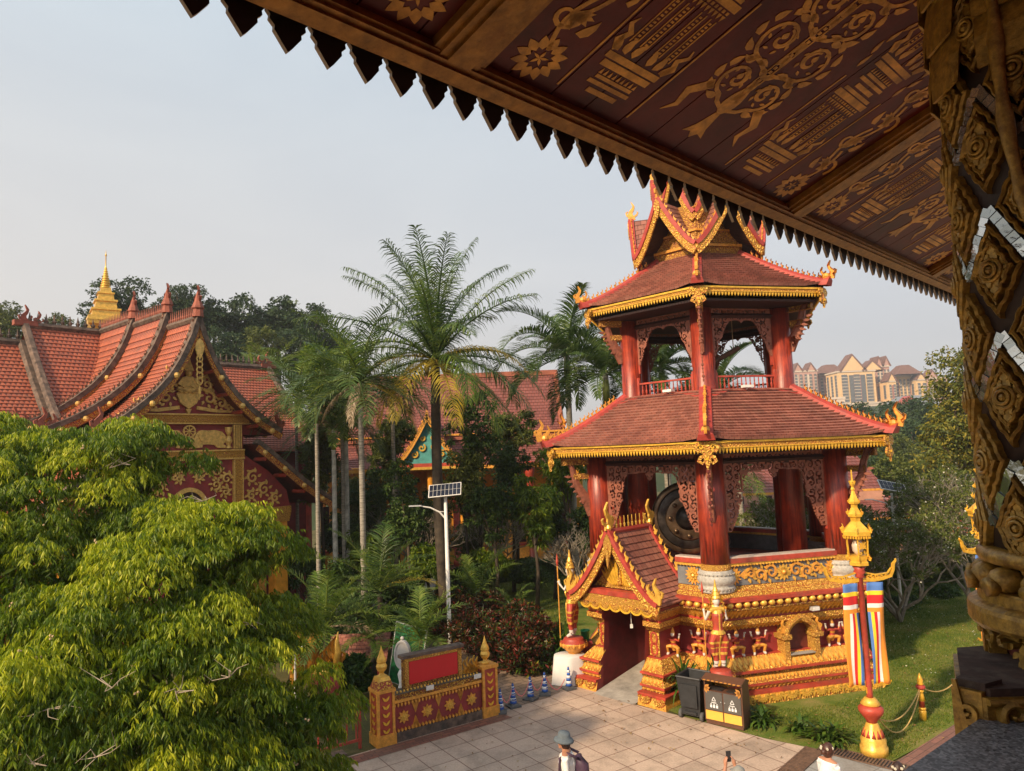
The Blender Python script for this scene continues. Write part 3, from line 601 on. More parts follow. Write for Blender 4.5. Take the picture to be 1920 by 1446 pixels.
# ---- balustrade between the stone pillar bases
for k in range(6):
    if k == PF:
        rngs = [(LC+1.2-.2, 1.75), (-1.75, LC-1.0)]
    else: rngs = [(-1.72, 1.72)]
    for x0, x1 in rngs:
        mb = MB(); Fr = facef(k, 3.2, .15)
        mb.prism([(x0, 2.56), (x1, 2.56), (x1, 3.06), (x0, 3.06)], Fr, 0, .1, 2)
        mb.prism([(x0, 3.13), (x1, 3.13), (x1, 3.25), (x0, 3.25)], Fr, -.08, .2, 1); mb.prism([(x0, 3.25), (x1, 3.25), (x1, 3.285), (x0, 3.285)], Fr, -.07, .17, 3)
        mb.prism([(x0, 3.06), (x1, 3.06), (x1, 3.13), (x0, 3.13)], Fr, -.05, .17, 0)
        n = int((x1-x0)/.09)
        for i in range(n): mb.ball(Fr(x0+(i+.5)*(x1-x0)/n, 3.07, .17), .03, 5, 0)
        o = mb.build('balustrade', [M_GOLD, M_RED, paint('grey_panel', (.16, .17, .18), .2, 5, .7), paint('pale_coping', (.5, .42, .36), .15, 6, .6)], tower)
        mb = MB(); xm = (x0+x1)/2
        xs = [x0+.27, x1-.27] if x1-x0 > 2 else [xm]
        for x in xs:
            for q in range(14): mb.prism(leaf2(x, 2.81, 2*PI*q/14, .25, .09, 4), Fr, .1, .13, 0)
            for q in range(9): mb.prism(leaf2(x, 2.81, 2*PI*q/9, .14, .08, 4), Fr, .12, .16, 1)
            mb.ball(Fr(x, 2.81, .15), .045, 8, 1)
        if x1-x0 > 2:
            for q in range(12): mb.prism(leaf2(xm, 2.81, 2*PI*q/12, .22, .09, 4), Fr, .1, .14, 1)
            mb.ball(Fr(xm, 2.81, .14), .06, 8, 0)
            for s in (-1, 1):
                for dx, r_, a_ in ((.36, .19, .5), (.68, .17, -2.2), (.95, .13, .6)):
                    sp = spiral(xm+s*dx, 2.81+(.03 if a_ > 0 else -.03), r_, a_ if s > 0 else PI-a_, 1.3, s if a_ > 0 else -s); mb.ribbon(sp, scrollw(.06), Fr, .1, .15, 0)
                    for q in range(6): t_ = q*1.05; mb.prism(leaf2(xm+s*dx+r_*.8*cos(t_), 2.81+r_*.8*sin(t_), t_+.8, .13, .07, 3), Fr, .1, .14, 1)
                mb.prism(leaf2(xm+s*1.0, 2.81, 0 if s > 0 else PI, .25, .2, 4), Fr, .1, .13, 0)
        mb.build('carved_panel', [M_GOLDO, M_GOLD], o)

# ---- columns, outer and inner ring
OUT = MB(); OUT.lathe([(.36, 0), (.35, 1.2), (.345, 2.85)], 24); OUTM = OUT.mesh('column', M_PILLAR, True)
INN = MB(); INN.lathe([(.33, 0), (.31, 4), (.29, 7.5)], 24); INNM = INN.mesh('column', M_PILLAR, True)
PB = MB(); PB.lathe([(.46, 0), (.47, .05), (.44, .07), (.49, .1), (.48, .14), (.43, .17), (.47, .22), (.52, .32), (.49, .42), (.45, .45), (.47, .47), (.47, .52), (.44, .55), (.44, .58)], 28, m=0); PB.lathe([(.4, .58), (.41, .6), (.38, .75)], 24, m=1)
for q in range(28):
    for zz in (.08, .49): PB.ball((.485*cos(2*PI*q/28), .485*sin(2*PI*q/28), zz), .022, 5, 0)
PBM = PB.mesh('column_base', [M_STONE, M_ORNF], True)
for k in range(6):
    p = cor(3.66, k, 3.3); c = put('column', OUTM, tower, p); put('column_base', PBM, c, (0, 0, -.7)).scale = (.92, .92, .93)
    put('inner_column', INNM, tower, cor(2.45, k, 2.55))
# ---- fretwork arches
def fret(W, H, D, cell, cs, thick, mat, name, hole=.35):
    nx, ny = int(W/cell), int(H/cell); X, Y = np.meshgrid((np.arange(nx)+.5)*cell-W/2, (np.arange(ny)+.5)*cell)
    q = np.abs(X)/(W/2); dep = np.interp(q, [d[0] for d in D], [d[1]*H for d in D]); ins = Y < dep
    edge = (dep-Y < cell*1.6) | (Y < cell*2) | (q > 1-cell*3/W*2)
    # lattice of alternating spirals
    gx, gy = np.floor(X/cs), np.floor(Y/cs); lx, ly = X-(gx+.5)*cs, Y-(gy+.5)*cs
    r = np.hypot(lx, ly)+1e-6; sg = np.where((gx+gy) % 2 == 0, 1, -1)*np.sign(X+1e-9); th = np.arctan2(ly, lx)
    a = np.sin(sg*th*1+np.log(r/cs+.05)*5.2+gx*1.3); b = np.sin(th*5+gy)*.35
    solid = (a+b > -hole) | edge
    M = ins & solid; mb = MB(); idx = {}
    def v(i, j, h):
        k_ = (i, j, h)
        if k_ not in idx: idx[k_] = mb.p((i*cell-W/2, h*thick, -j*cell))
        return idx[k_]
    for j in range(ny):
        for i in range(nx):
            if not M[j, i]: continue
            mb.face([v(i, j, 0), v(i+1, j, 0), v(i+1, j+1, 0), v(i, j+1, 0)][::-1]); mb.face([v(i, j, 1), v(i+1, j, 1), v(i+1, j+1, 1), v(i, j+1, 1)])
            for (di, dj, e) in ((-1, 0, ((i, j), (i, j+1))), (1, 0, ((i+1, j+1), (i+1, j))), (0, -1, ((i+1, j), (i, j))), (0, 1, ((i, j+1), (i+1, j+1)))):
                a_, b_ = i+di, j+dj
                if not (0 <= a_ < nx and 0 <= b_ < ny and M[b_, a_]): (p1, p2) = e; mb.face([v(*p1, 0), v(*p2, 0), v(*p2, 1), v(*p1, 1)])
    return mb.mesh(name, mat)
M_FRET = paint('carved_brown_fretwork', (.26, .085, .05), .3, 12, .6)
FR1 = fret(3.0, 2.0, [(0, .33), (.05, .3), (.1, .22), (.5, .24), (.57, .3), (.61, .44), (.64, .5), (.6, .58), (.67, .62), (.72, .7), (.78, .84), (.84, .92), (.9, 1.0), (1, 1)], .026, .24, .05, M_FRET, 'fretwork_arch')
FR2 = fret(1.86, 1.35, [(0, .3), (.06, .26), (.2, .24), (.4, .27), (.52, .36), (.6, .48), (.66, .6), (.74, .66), (.8, .8), (.88, .92), (.93, 1), (1, 1)], .024, .2, .05, M_FRET, 'fretwork_arch')
for k in range(6):
    a = HEX[k]+R(30); n = Vector((cos(a), sin(a), 0)); t = Vector((-sin(a), cos(a), 0))
    o = put('fretwork_arch', FR1, tower, n*3.17+Vector((0, 0, 6.02)), a-PI/2)
    o = put('fretwork_arch', FR2, tower, n*2.12+Vector((0, 0, 10.06)), a-PI/2)
    for s in (-1, 1):
        mb = MB(); mb.box((0, 0, 4.95), (.09, .1, 2.0), a); mb.build('jamb_board', M_RED, tower).location = n*3.17+t*s*1.5
        mb = MB(); mb.box((0, 0, 9.2), (.08, .1, 1.5), a); mb.build('jamb_board', M_RED, tower).location = n*2.12+t*s*.93
# ---- upper balustrade with turned balusters
for k in range(6):
    a = HEX[k]+R(30); mb = MB(); mb.M = Matrix.Rotation(a-PI/2, 4, 'Z') @ Matrix.Translation((0, 2.2, 7.72)); w_ = .93
    mb.box((0, 0, .42), (2*w_, .07, .05)); mb.box((0, 0, .06), (2*w_, .06, .05))
    for s in (-1, 1): mb.box((s*w_, 0, .25), (.1, .1, .56)); mb.ball((s*w_, 0, .56), .06, 6)
    o = mb.build('upper_balustrade', M_RED, tower)
    mb = MB(); mb.M = Matrix.Rotation(a-PI/2, 4, 'Z') @ Matrix.Translation((0, 2.2, 7.72))
    for i in range(13): mb.lathe([(.014, .08), (.026, .14), (.03, .2), (.014, .26), (.02, .3), (.012, .4)], 6, (-w_+(i+1)*2*w_/14, 0, 0))
    mb.build('balusters', M_RED, o)
# ---- roofs
def hexroof(Re, ze, Rt, zt, nc, nu, name, pw=1.15, lift=.1):
    def S_(k, u, v):
        Rr = Re+(Rt-Re)*v; z = ze+(zt-ze)*v**pw + lift*abs(2*u-1)**6*(1-v)**3
        return cor(Rr, k, z)*(1-u)+cor(Rr, k+1, z)*u
    for k in range(6):
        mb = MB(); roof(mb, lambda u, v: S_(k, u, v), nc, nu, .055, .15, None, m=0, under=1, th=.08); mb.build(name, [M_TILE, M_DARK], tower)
    return S_
S1 = hexroof(5.2, 6.38, 2.72, 7.78, 18, 8, 'lower_roof')
S2 = hexroof(3.84, 10.46, 1.42, 11.92, 17, 6, 'upper_roof')
def hips(Sx, Re, nf, fh, wide, tip):
    for k in range(6):
        mb = MB(); pts = [Sx(k, 0, v/10) for v in range(11)]; out = pts[0]-pts[1]; out.normalize(); pts = [pts[0]+out*.16+Vector((0, 0, .03))]+pts
        a = HEX[k]; t = Vector((-sin(a), cos(a), 0)); n = Vector((cos(a), sin(a), 0))
        rows = []
        for i, p in enumerate(pts):
            w_ = wide*(1.15 if i < 2 else 1); hgt = .13+(.06 if i == 0 else 0)
            rows.append([mb.p(p+t*w_+Vector((0, 0, -.08))-n*w_*.3), mb.p(p+t*w_*.8+Vector((0, 0, .06))), mb.p(p+Vector((0, 0, hgt))), mb.p(p-t*w_*.8+Vector((0, 0, .06))), mb.p(p-t*w_+Vector((0, 0, -.08))-n*w_*.3)])
        for r0, r1 in zip(rows, rows[1:]):
            for j in range(4): mb.face([r0[j], r0[j+1], r1[j+1], r1[j]])
        mb.face(rows[0][::-1]); mb.build('hip_ridge', M_REDL, tower)
        mb = MB(); L = (pts[-1]-pts[0]); up_ = Vector((0, 0, 1))
        for i in range(nf):
            f = (i+1.6)/(nf+1.4); p = pts[0]+L*f; vv = min(10, max(0, f*10)); p = pts[1]*0+ (pts[int(vv)]*(1-(vv-int(vv)))+pts[min(11, int(vv)+1)]*(vv-int(vv)))
            flame(mb, (lambda x, y, h: p+n*x+up_*(y+.1)+t*h), fh, 0, .035, 1)
        if k == 0:
            for i in range(16): p = pts[1]+(pts[-1]-pts[1])*(i/16)+Vector((0, 0, .16)); mb.ball(p, .04 if i % 4 else .06, 6, 0)
        for dx, sc_, cu in ((.0, tip, 1), (-.22, tip*.72, 1)): flame(mb, (lambda x, y, h: pts[0]+n*(x+dx+.02)+up_*(y+.1)+t*h), sc_, 0, .07, cu)
        mb.ball(pts[0]-n*.1+up_*.17, .11, 8, 0); mb.build('ridge_finials', M_GOLDO, tower)
hips(S1, 5.2, 17, .2, .19, .62); hips(S2, 3.84, 15, .17, .15, .5)
for (Rr, z0, hh, nteeth) in ((5.08, 6.36, .26, 54), (3.73, 10.43, .22, 40)):
    for k in range(6):
        Fe = facef(k, Rr*C30); hw = Rr/2; mb = MB()
        mb.prism([(-hw, z0-hh*.62), (hw, z0-hh*.62), (hw, z0-.02), (-hw, z0-.02)], Fe, 0, .035, 0)
        mb.prism([(-hw, z0-.05), (hw, z0-.05), (hw, z0), (-hw, z0)], Fe, 0, .06, 1); mb.prism([(-hw, z0-hh*.66), (hw, z0-hh*.66), (hw, z0-hh*.58), (-hw, z0-hh*.58)], Fe, 0, .05, 1)
        for i in range(nteeth): x = -hw+(i+.5)*2*hw/nteeth; s_ = hw/nteeth; mb.prism([(x-s_*.85, z0-hh*.6), (x+s_*.85, z0-hh*.6), (x+s_*.6, z0-hh*.85), (x, z0-hh*1.15), (x-s_*.6, z0-hh*.85)], Fe, 0, .03, 1)
        mb.build('eave_fringe', [M_ORNF, M_GOLDY], tower)
    sc_ = 1 if Rr > 4 else .82
    for k in range(6):          # corner pendants
        a = HEX[k]; n = Vector((cos(a), sin(a), 0)); t = Vector((-sin(a), cos(a), 0)); Fk = frame(n*(Rr+.02)+Vector((0, 0, z0-.02)), t, (0, 0, 1), n); mb = MB()
        for s in (-1, 1):
            mb.ribbon([(s*x*sc_, y*sc_) for x, y in ((.0, -.02), (.2, -.04), (.27, -.12), (.2, -.2), (.1, -.2), (.05, -.3), (.16, -.36), (.2, -.44), (.12, -.5), (.06, -.44))], [.09]*8+[.06, .03], Fk, -.02, .03, 0)
            mb.ribbon([(s*x*sc_, y*sc_) for x, y in spiral(.13*s, -.12, .08, .3, 1.1)] if 0 else [(s*x*sc_, y*sc_) for x, y in spiral(.14, -.11, .07, .3, 1.1)], .03, Fk, -.01, .04, 1)
        mb.prism([(x*sc_, y*sc_) for x, y in ((-.1, 0), (.1, 0), (.06, -.25), (.09, -.42), (0, -.66), (-.09, -.42), (-.06, -.25))], Fk, -.01, .045, 0); mb.ball(Fk(0, -.4*sc_, .04), .045, 6, 1)
        mb.build('corner_pendant', [M_ORNB, M_GOLDY], tower)
        # console brackets, struts and beams under the eave corners
        mb = MB(); Fb = frame(n*0, n, (0, 0, 1), t); rp = 3.66 if Rr > 4 else 2.45
        q0 = rp+.3; ex = Rr-.35-q0; zb = z0-2.0*sc_
        curve = [(q0+.02, zb), (q0+.06, zb+.35*sc_), (q0+.2, zb+.6*sc_), (q0+.42*sc_, zb+.95*sc_), (q0+.5*sc_, zb+1.35*sc_), (q0+.62*sc_, zb+1.62*sc_), (q0+ex, zb+1.72*sc_)]
        mb.ribbon(curve, [.14, .3, .26, .2, .15, .13, .1], Fb, -.05, .05, 0, ridge=.02)
        mb.ribbon(spiral(q0+.12, zb+.36*sc_, .13, 0, 1.2), .05, Fb, -.07, .07, 0)
        for i in range(6): x_, y_ = curve[1+i//2]; mb.prism(leaf2(q0+.16+.08*i*sc_, zb+(.5+.13*i)*sc_, -.5+.1*i, .2, .08, 3), Fb, -.04, .04, 0)
        mb.build('console_bracket', M_FRET, tower)
        mb = MB(); mb.ribbon([(rp-.2, z0-.42), (Rr-.3, z0-.42)], .2, Fb, -.09, .09, 0); mb.ribbon([(rp-.2, z0-.85), (rp+.8*sc_, z0-.85)], .16, Fb, -.07, .07, 0); mb.build('corner_beam', M_ORNW, tower)
# dark pendant chain in front of the foremost column
mb = MB(); p0 = cor(5.1, 0, 5.7)
mb.tube([p0, p0-Vector((0, 0, 1.35))], .012, 4)
for i in range(11): mb.ball(p0+Vector((0, 0, -.05-.125*i)), .036 if i % 3 else .055, 6)
mb.build('hanging_chain', M_DKRED, tower)
mb = MB(); p0 = cor(3.76, 0, 9.9)
mb.tube([p0, p0-Vector((0, 0, 2.0))], .012, 4)
for i in range(20): mb.ball(p0+Vector((0, 0, -.05-.1*i)), .026 if i % 3 else .045, 6)
mb.build('hanging_chain', M_FRET, tower)
mb = MB()
for z0, r_ in ((6.04, 4.9), (10.08, 3.55)): mb.poly_lathe([(r_, z0), (r_, z0+.06)], 6, A0); mb.face([mb.p(cor(r_, k, z0)) for k in range(6)][::-1])
mb.poly_lathe([(2.9, 7.62), (2.9, 7.7)], 6, A0)
for k in range(6):
    for z, r_ in ((5.85, 3.66), (9.85, 2.45)): mb.tube([cor(r_, k, z), cor(r_, k+1, z)], .12, 4)
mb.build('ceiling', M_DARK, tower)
mb = MB()
for k in range(6):      # plaster border along the top of the lower roof, wider at the corners
    a_, b_ = cor(2.78, k, 7.72), cor(2.78, k+1, 7.72); o1 = Vector((0, 0, .02)); c_, d_ = S1(k, 0, .78)+Vector((0,0,.04)), S1(k, .24, .93)+Vector((0,0,.04)); e_, f_ = S1(k, .76, .93)+Vector((0,0,.04)), S1(k, 1, .78)+Vector((0,0,.04))
    mb.face([mb.p(a_+o1), mb.p(c_), mb.p(d_), mb.p(e_), mb.p(f_), mb.p(b_+o1)][::-1])
mb.build('roof_border', M_REDL, tower)
for k, x in ((5, .3), (0, -.15)): Fq = facef(k, 2.45); mb = MB(); mb.box(Fq(x, 7.83, .05), (.28, .2, .07), HEX[k]+R(120)); mb.box(Fq(x, 7.76, 0), (.04, .04, .1), 0); mb.build('floodlight', M_WHITE, tower)

# ---- crown of crossed gables
mb = MB(); mb.poly_lathe([(1.42, 11.8, 0), (1.42, 12.12, 0), (1.5, 12.12, 1), (1.5, 12.2, 1), (1.4, 12.2, 0), (1.36, 12.6, 0), (1.42, 12.6, 1), (1.42, 12.66, 1), (1.3, 12.66, 0), (1.2, 13.5, 0)], 6, A0); mb.build('crown_wall', [M_ORNW, M_GOLDO], tower)
def crossgables(Rc, zc, rp, zp, barge, Fh, nm, nfin, zin):
    for k in range(6):
        a = HEX[k]+R(30); n = Vector((cos(a), sin(a), 0)); P = n*rp+Vector((0, 0, zp)); top0 = Vector((0, 0, zp))
        mb = MB(); bb = MB(); fn = MB()
        for s in (0, 1):
            Fo = cor(Rc, k+s, zc)
            def cv(t, P=P, Fo=Fo): q = P+(Fo-P)*t; q.z = P.z-(P.z-Fo.z)*(1-(1-t)**1.35); return q
            Vi = Vector((0, 0, zin))
            def SS(u, v, s=s):        # v: 0 valley .. 1 ridge ; u: 0 inner .. 1 outer
                if s == 1: u = 1-u
                inner = Vi+(top0-Vi)*v; return inner*(1-u)+cv(1-v)*u
            roof(mb, SS, 10, 4, .02, .2, rp, m=0, under=1, th=.03)
            pts = [cv(i/10) for i in range(11)]
            t_ = (Fo-P); t_.z = 0; t_.normalize(); nn = Vector((0, 0, 1)).cross(t_); nn = nn if nn.dot(n) > 0 else -nn
            Fz = frame((P.x, P.y, 0), t_, (0, 0, 1), nn); p2 = [((q-P).dot(t_), q.z) for q in pts]
            bb.ribbon([(x, z-.15) for x, z in p2], barge*1.35, Fz, .0, .05, 0); bb.ribbon([(x, z+.04) for x, z in p2], .12, Fz, -.08, .09, 1)
            for i in range(nfin): f = (i+.7)/(nfin+.4); q = cv(f); flame(fn, (lambda x, y, h: q+t_*x+Vector((0, 0, y+.08))+nn*h), Fh, 0, .03, 1)
        bb.prism(leaf2(0, zp+.02, -PI/2, .62, .2, 6), frame((P.x, P.y, 0), (-n.y, n.x, 0), (0, 0, 1), n), .05, .1, 0)
        mb.build(nm+'_roof', [M_TILE, M_DARK], tower); bb.build(nm+'_bargeboard', [M_ORNB, M_REDL], tower)
        tn = Vector((-n.y, n.x, 0)); flame(fn, (lambda x, y, h: P-n*.05+n*x+Vector((0, 0, y+.02))+tn*h), .62, 0, .06, 1); fn.build(nm+'_finials', M_GOLDO, tower)
crossgables(2.12, 11.98, 2.02, 13.55, .2, .2, 'gable', 8, 12.9); crossgables(1.3, 13.15, 1.25, 14.75, .16, .17, 'upper_gable', 6, 14.1)
mb = MB(); mb.lathe([(1.0, 14.0), (.5, 14.6), (.35, 15.2), (.4, 15.3), (.22, 15.5), (.26, 15.6), (.12, 16.2), (.15, 16.25), (.03, 17.4)], 12); mb.build('spire', M_GOLD, tower, True)
TW = TC
# ---- things kept in the tower
g = thing('gong', 'large dark bronze gong with raised bosses hanging inside the lower storey of the tower', 'gong', TW+Vector((-.98, -.72, 4.17)), R(-100)+PI/2)
M_BRZ = paint('dark_bronze', (.06, .05, .045), .35, 6, .42, .7); M_BRZL = paint('worn_bronze', (.17, .11, .065), .3, 5, .35, .7)
mb = MB(); mb.M = Matrix.Rotation(PI/2, 4, 'X'); mb.lathe([(0, .16), (.2, .15), (.25, .05), (.36, .04)], 40, m=0); mb.lathe([(.36, .04), (.62, .06), (.66, .04)], 40, m=1); mb.lathe([(.66, .04), (.86, .05), (.9, .02)], 40, m=0); mb.lathe([(.9, .02), (1.02, .03), (1.06, -.05), (1.05, -.3), (.95, -.32)], 40, m=1); mb.lathe([(.95, -.28), (0, -.28)], 40, m=0); mb.build('disc', [M_BRZ, M_BRZL], g, True)
for i in range(8): mb = MB(); mb.ball((.52*cos(PI/4*i), -.08, .52*sin(PI/4*i)), .07, 10); mb.build('boss', M_BRZL, g, True)
mb = MB(); mb.tube([(-.5, .1, .9), (-.5, .1, 1.75)], .02, 5); mb.tube([(.5, .1, .9), (.5, .1, 1.75)], .02, 5); mb.build('hanger', M_BLACK, g)
p1, p2 = at(1333, 682, 21.2), at(1386, 652, 21.0)
st = MB(); c_ = (p1+p2)/2; st.tube([(p1-c_)*1.35, (p2-c_)], .075, 10); o = solo('striking_log', st, paint('old_timber', (.14, .07, .045), .3, 8, .7), 'heavy wooden striking log slung at a slant inside the upper storey', 'log', c_); mb = MB(); mb.tube([(p1-c_)*.9, (p1-c_)*.9+Vector((0, 0, 1.75))], .015, 5); mb.tube([(p2-c_)*.6, (p2-c_)*.6+Vector((0, 0, 1.5))], .015, 5); mb.tube([(p1-c_)*1.1, (p1-c_)*1.1+Vector((0, 0, -.8))], .03, 5); mb.build('sling_rope', paint('rope', (.45, .33, .2), .2, 20, .9), o)
# ================================================================== THE HALL WE STAND IN: painted eave, column, ledge
EX = Vector((.72108, .69285, 0)); EV = Vector((.74414626, -.51920097, .42032926)); P0 = EYE + ray(820, 135)*(1.2/ray(820, 135).z)
EN = EX.cross(EV).normalized()
if EN.z > 0: EN = -EN
FS = lambda x, y, h: P0 + EX*x + EV*y + EN*h          # x along the eave, y up the slope, h down into the air
M_SOF = paint('dark_red_lacquer_boards', (.11, .014, .009), .3, 5, .5, dirt=(.04, .012, .01))
M_STEN = paint('stencilled_gold', (.66, .35, .06), .3, 14, .45, .15, .1, dirt=(.28, .14, .035))
M_BEAM = paint('gilded_beam', (.33, .17, .03), .3, 10, .42, .25, .25, stretch=(2, 2, 2), dirt=(.2, .09, .02))
M_VAL = paint('backlit_valance_board', (.02, .018, .022), .3, 12, .6); M_VALE = paint('worn_valance_edge', (.34, .26, .17), .3, 20, .7)  # back-lit shade is put into the near-black colour of the board faces
eave = thing('eave', 'dark red painted eave with gold stencils overhanging from the upper right', 'roof eave', P0)
eave.location = (0, 0, 0)
mb = MB(); x = -3.0; i = 0
while x < 8.4:
    w_ = .19+.015*((i*7) % 3-1); mb.prism([(x+.003, .05), (x+w_-.003, .05), (x+w_-.003, 3.6), (x+.003, 3.6)], FS, -.02-.002*((i*5) % 3), .0, 0); x += w_; i += 1
mb.prism([(-3, .02), (8.4, .02), (8.4, 3.6), (-3, 3.6)], FS, -.05, -.024, 1)
mb.build('soffit_boards', [M_SOF, M_DARK], eave)
mb = MB(); mb.prism([(-3, -.03), (8.4, -.03), (8.4, 3.6), (-3, 3.6)], FS, -.16, -.055, 1); mb.build('roof_deck', [M_TILE, M_DARK], eave)
for i, bx in enumerate((-2.31, 0.0, 2.32, 4.62, 6.9)):
    mb = MB()
    for (a_, b_, h) in ((-.1, .1, .03), (-.075, .075, .042), (-.045, .045, .052), (-.02, .02, .047)): mb.prism([(bx+a_, .088-(.01 if h > .04 else 0)), (bx+b_, .088-(.01 if h > .04 else 0)), (bx+b_, 3.6), (bx+a_, 3.6)], FS, 0, h)
    mb.build('cross_beam', M_BEAM, eave)
mb = MB()
for (a_, b_, h) in ((-.005, .09, .035), (.004, .078, .05), (.02, .06, .062), (.034, .046, .057)): mb.prism([(-3, a_), (8.4, a_), (8.4, b_), (-3, b_)], FS, 0, h)
mb.build('edge_beam', M_BEAM, eave)
FV = frame(P0, EX, (0, 0, 1), Vector((-.693, .721, 0)))
mb = MB(); mb.prism([(-3, -.004), (8.4, -.004), (8.4, .09), (-3, .09)], FV, .005, .03, 0)
for i in range(-16, 62):
    x = -.005+i*.123; out = [(-.058, 0), (-.06, -.018), (-.05, -.03), (-.052, -.042), (-.038, -.056), (-.039, -.068), (-.024, -.088), (-.012, -.104), (-.001, -.118)]
    pts = [(x+a_, b_) for a_, b_ in out]+[(x-a_, b_) for a_, b_ in out[::-1][1:]]
    n0 = len(mb.f); mb.prism(pts, FV, .008, .022, 1)
    mb.mi[n0] = 0; mb.mi[n0+1] = 0
mb.build('scalloped_valance', [M_VAL, M_VALE], eave)
# --- stencil ornament
SCX = [0., 1.]
FSS = lambda x, y, h: FS(SCX[0]+(x-SCX[0])*SCX[1], .1+(y-.1)*(1+(SCX[1]-1)*.6), h)
def st(pts, mb): mb.prism(pts, FSS, .0005, .0022)
def rib(pts, w_, mb): mb.ribbon(pts, w_, FSS, .0005, .0022)
def floral(mb, x, y0, y1, sg):
    y = y0; i = 0
    for q in range(12): t = 2*PI*q/12; st(leaf2(x+.028*cos(t), y+.028*sin(t), t, .042, .026, 4), mb)
    for q in range(5): st(leaf2(x, y, q*1.26+.3, .024, .008, 3), mb)
    y += .1
    while y < y1:
        s = sg*(1 if i % 2 else -1); rib([(x+s*.03*sin(k*.5), y-.07+k*.03) for k in range(7)], [.012]*7, mb)
        rib(spiral(x+s*.035, y+.03, .045, -s*.8, 1.1, s, 14), scrollw(.016, 15), mb)
        for q in range(5): t = PI/2+s*(q*.55-.9); st(leaf2(x+s*.015*q/2, y+.01*q, t, .06, .026, 4, .5*s), mb)
        st(leaf2(x-s*.02, y, PI/2+s*1.3, .065, .03, 4, -.8*s), mb); y += .125; i += 1
        if i % 4 == 0:
            for q in range(10): t = 2*PI*q/10; st(leaf2(x+.022*cos(t), y+.022*sin(t), t, .036, .024, 4), mb)
            y += .1
def pavilion(mb, x, y):
    """stencil of a tiered shrine: plinth bars, dotted columns, flaming roof"""
    for dy, w_, h in ((0, .12, .018), (.03, .17, .014), (.052, .15, .012)): st([(x-w_/2, y+dy), (x+w_/2, y+dy), (x+w_/2, y+dy+h), (x-w_/2, y+dy+h)], mb)
    for k in range(9): q = x-.072+k*.018; st([(q-.006, y+.068), (q+.006, y+.068), (q, y+.088)], mb)
    for dy, w_, h in ((.092, .2, .022), (.12, .22, .022)): st([(x-w_/2, y+dy), (x+w_/2, y+dy), (x+w_/2, y+dy+h), (x-w_/2, y+dy+h)], mb)
    for s in (-1, 1):
        for k in range(3): st(leaf2(x+s*(.03+.03*k), y+.15, PI/2-s*(.3+.35*k), .06, .028, 4, s*.5), mb)
        rib([(x+s*.1, y+.15), (x+s*.12, y+.18), (x+s*.105, y+.21), (x+s*.13, y+.235), (x+s*.12, y+.26)], [.02, .026, .02, .014, .003], mb)
        for cx_ in (.03, .075):
            for e in (-.012, .012): rib([(x+s*cx_+e, y+.19), (x+s*cx_+e, y+.36)], .004, mb)
            for k in range(12): st([(x+s*cx_-.005, y+.2+k*.013), (x+s*cx_+.005, y+.2+k*.013), (x+s*cx_+.005, y+.207+k*.013), (x+s*cx_-.005, y+.207+k*.013)], mb)
    for k in range(11): q = x-.09+k*.018; st([(q-.007, y+.385), (q+.007, y+.385), (q, y+.365)], mb); st([(q-.005, y+.39), (q+.005, y+.39), (q+.005, y+.4), (q-.005, y+.4)], mb)
    for dy, w_, h in ((.405, .22, .026), (.436, .19, .014)): st([(x-w_/2, y+dy), (x+w_/2, y+dy), (x+w_/2, y+dy+h), (x-w_/2, y+dy+h)], mb)
def tree(mb, x, y, y1):
    st([(x-.012, y+.09), (x-.03, y+.02), (x-.055, y-.02), (x-.02, y-.01), (x, y-.035), (x+.02, y-.01), (x+.055, y-.02), (x+.03, y+.02), (x+.012, y+.09)], mb)
    st(leaf2(x, y+.08, PI/2, .16, .07, 6), mb)
    for e in (-.016, .016): rib([(x+e, y+.24), (x+e, y1)], .006, mb)
    k = y+.25
    while k < y1: st([(x-.007, k), (x+.007, k), (x+.007, k+.012), (x-.007, k+.012)], mb); k += .02
    k = y+.14; i = 0
    while k < y1:
        for s in (-1, 1):
            A = PI/2-s*.9; R_ = .085 if i % 2 else .07; cx_ = x+s*(.1 if i % 2 else .085); cy_ = k+.08
            rib(spiral(cx_, cy_, R_, -PI/2 if s > 0 else -PI/2, 1.25, s, 20, .15), scrollw(.015, 21), mb)
            rib(spiral(cx_, cy_, R_*.5, PI/2, .8, s, 12, .15), scrollw(.009, 13), mb)
            for q in range(7): t = q*.9; st(leaf2(cx_+R_*.55*cos(t), cy_+R_*.55*sin(t), t+s*1.2, .024, .012, 3), mb)
            rib([(x+s*.02, k-.03), (x+s*.06, k-.015), (cx_, cy_-R_)], [.014, .016, .018], mb)
            for q in range(9): t = -PI/2+s*q*.62; st(leaf2(cx_+(R_+.008)*cos(t), cy_+(R_+.008)*sin(t), t+s*.9, .055, .03, 4, s*.6), mb)
            st(leaf2(cx_, cy_, PI/2, .03, .026, 4), mb)
            if i == 0: rib([(x+s*.14, k+.03), (x+s*.2, k-.03), (x+s*.185, k-.09), (x+s*.22, k-.13)], [.04, .036, .022, .003], mb)
        k += .175; i += 1
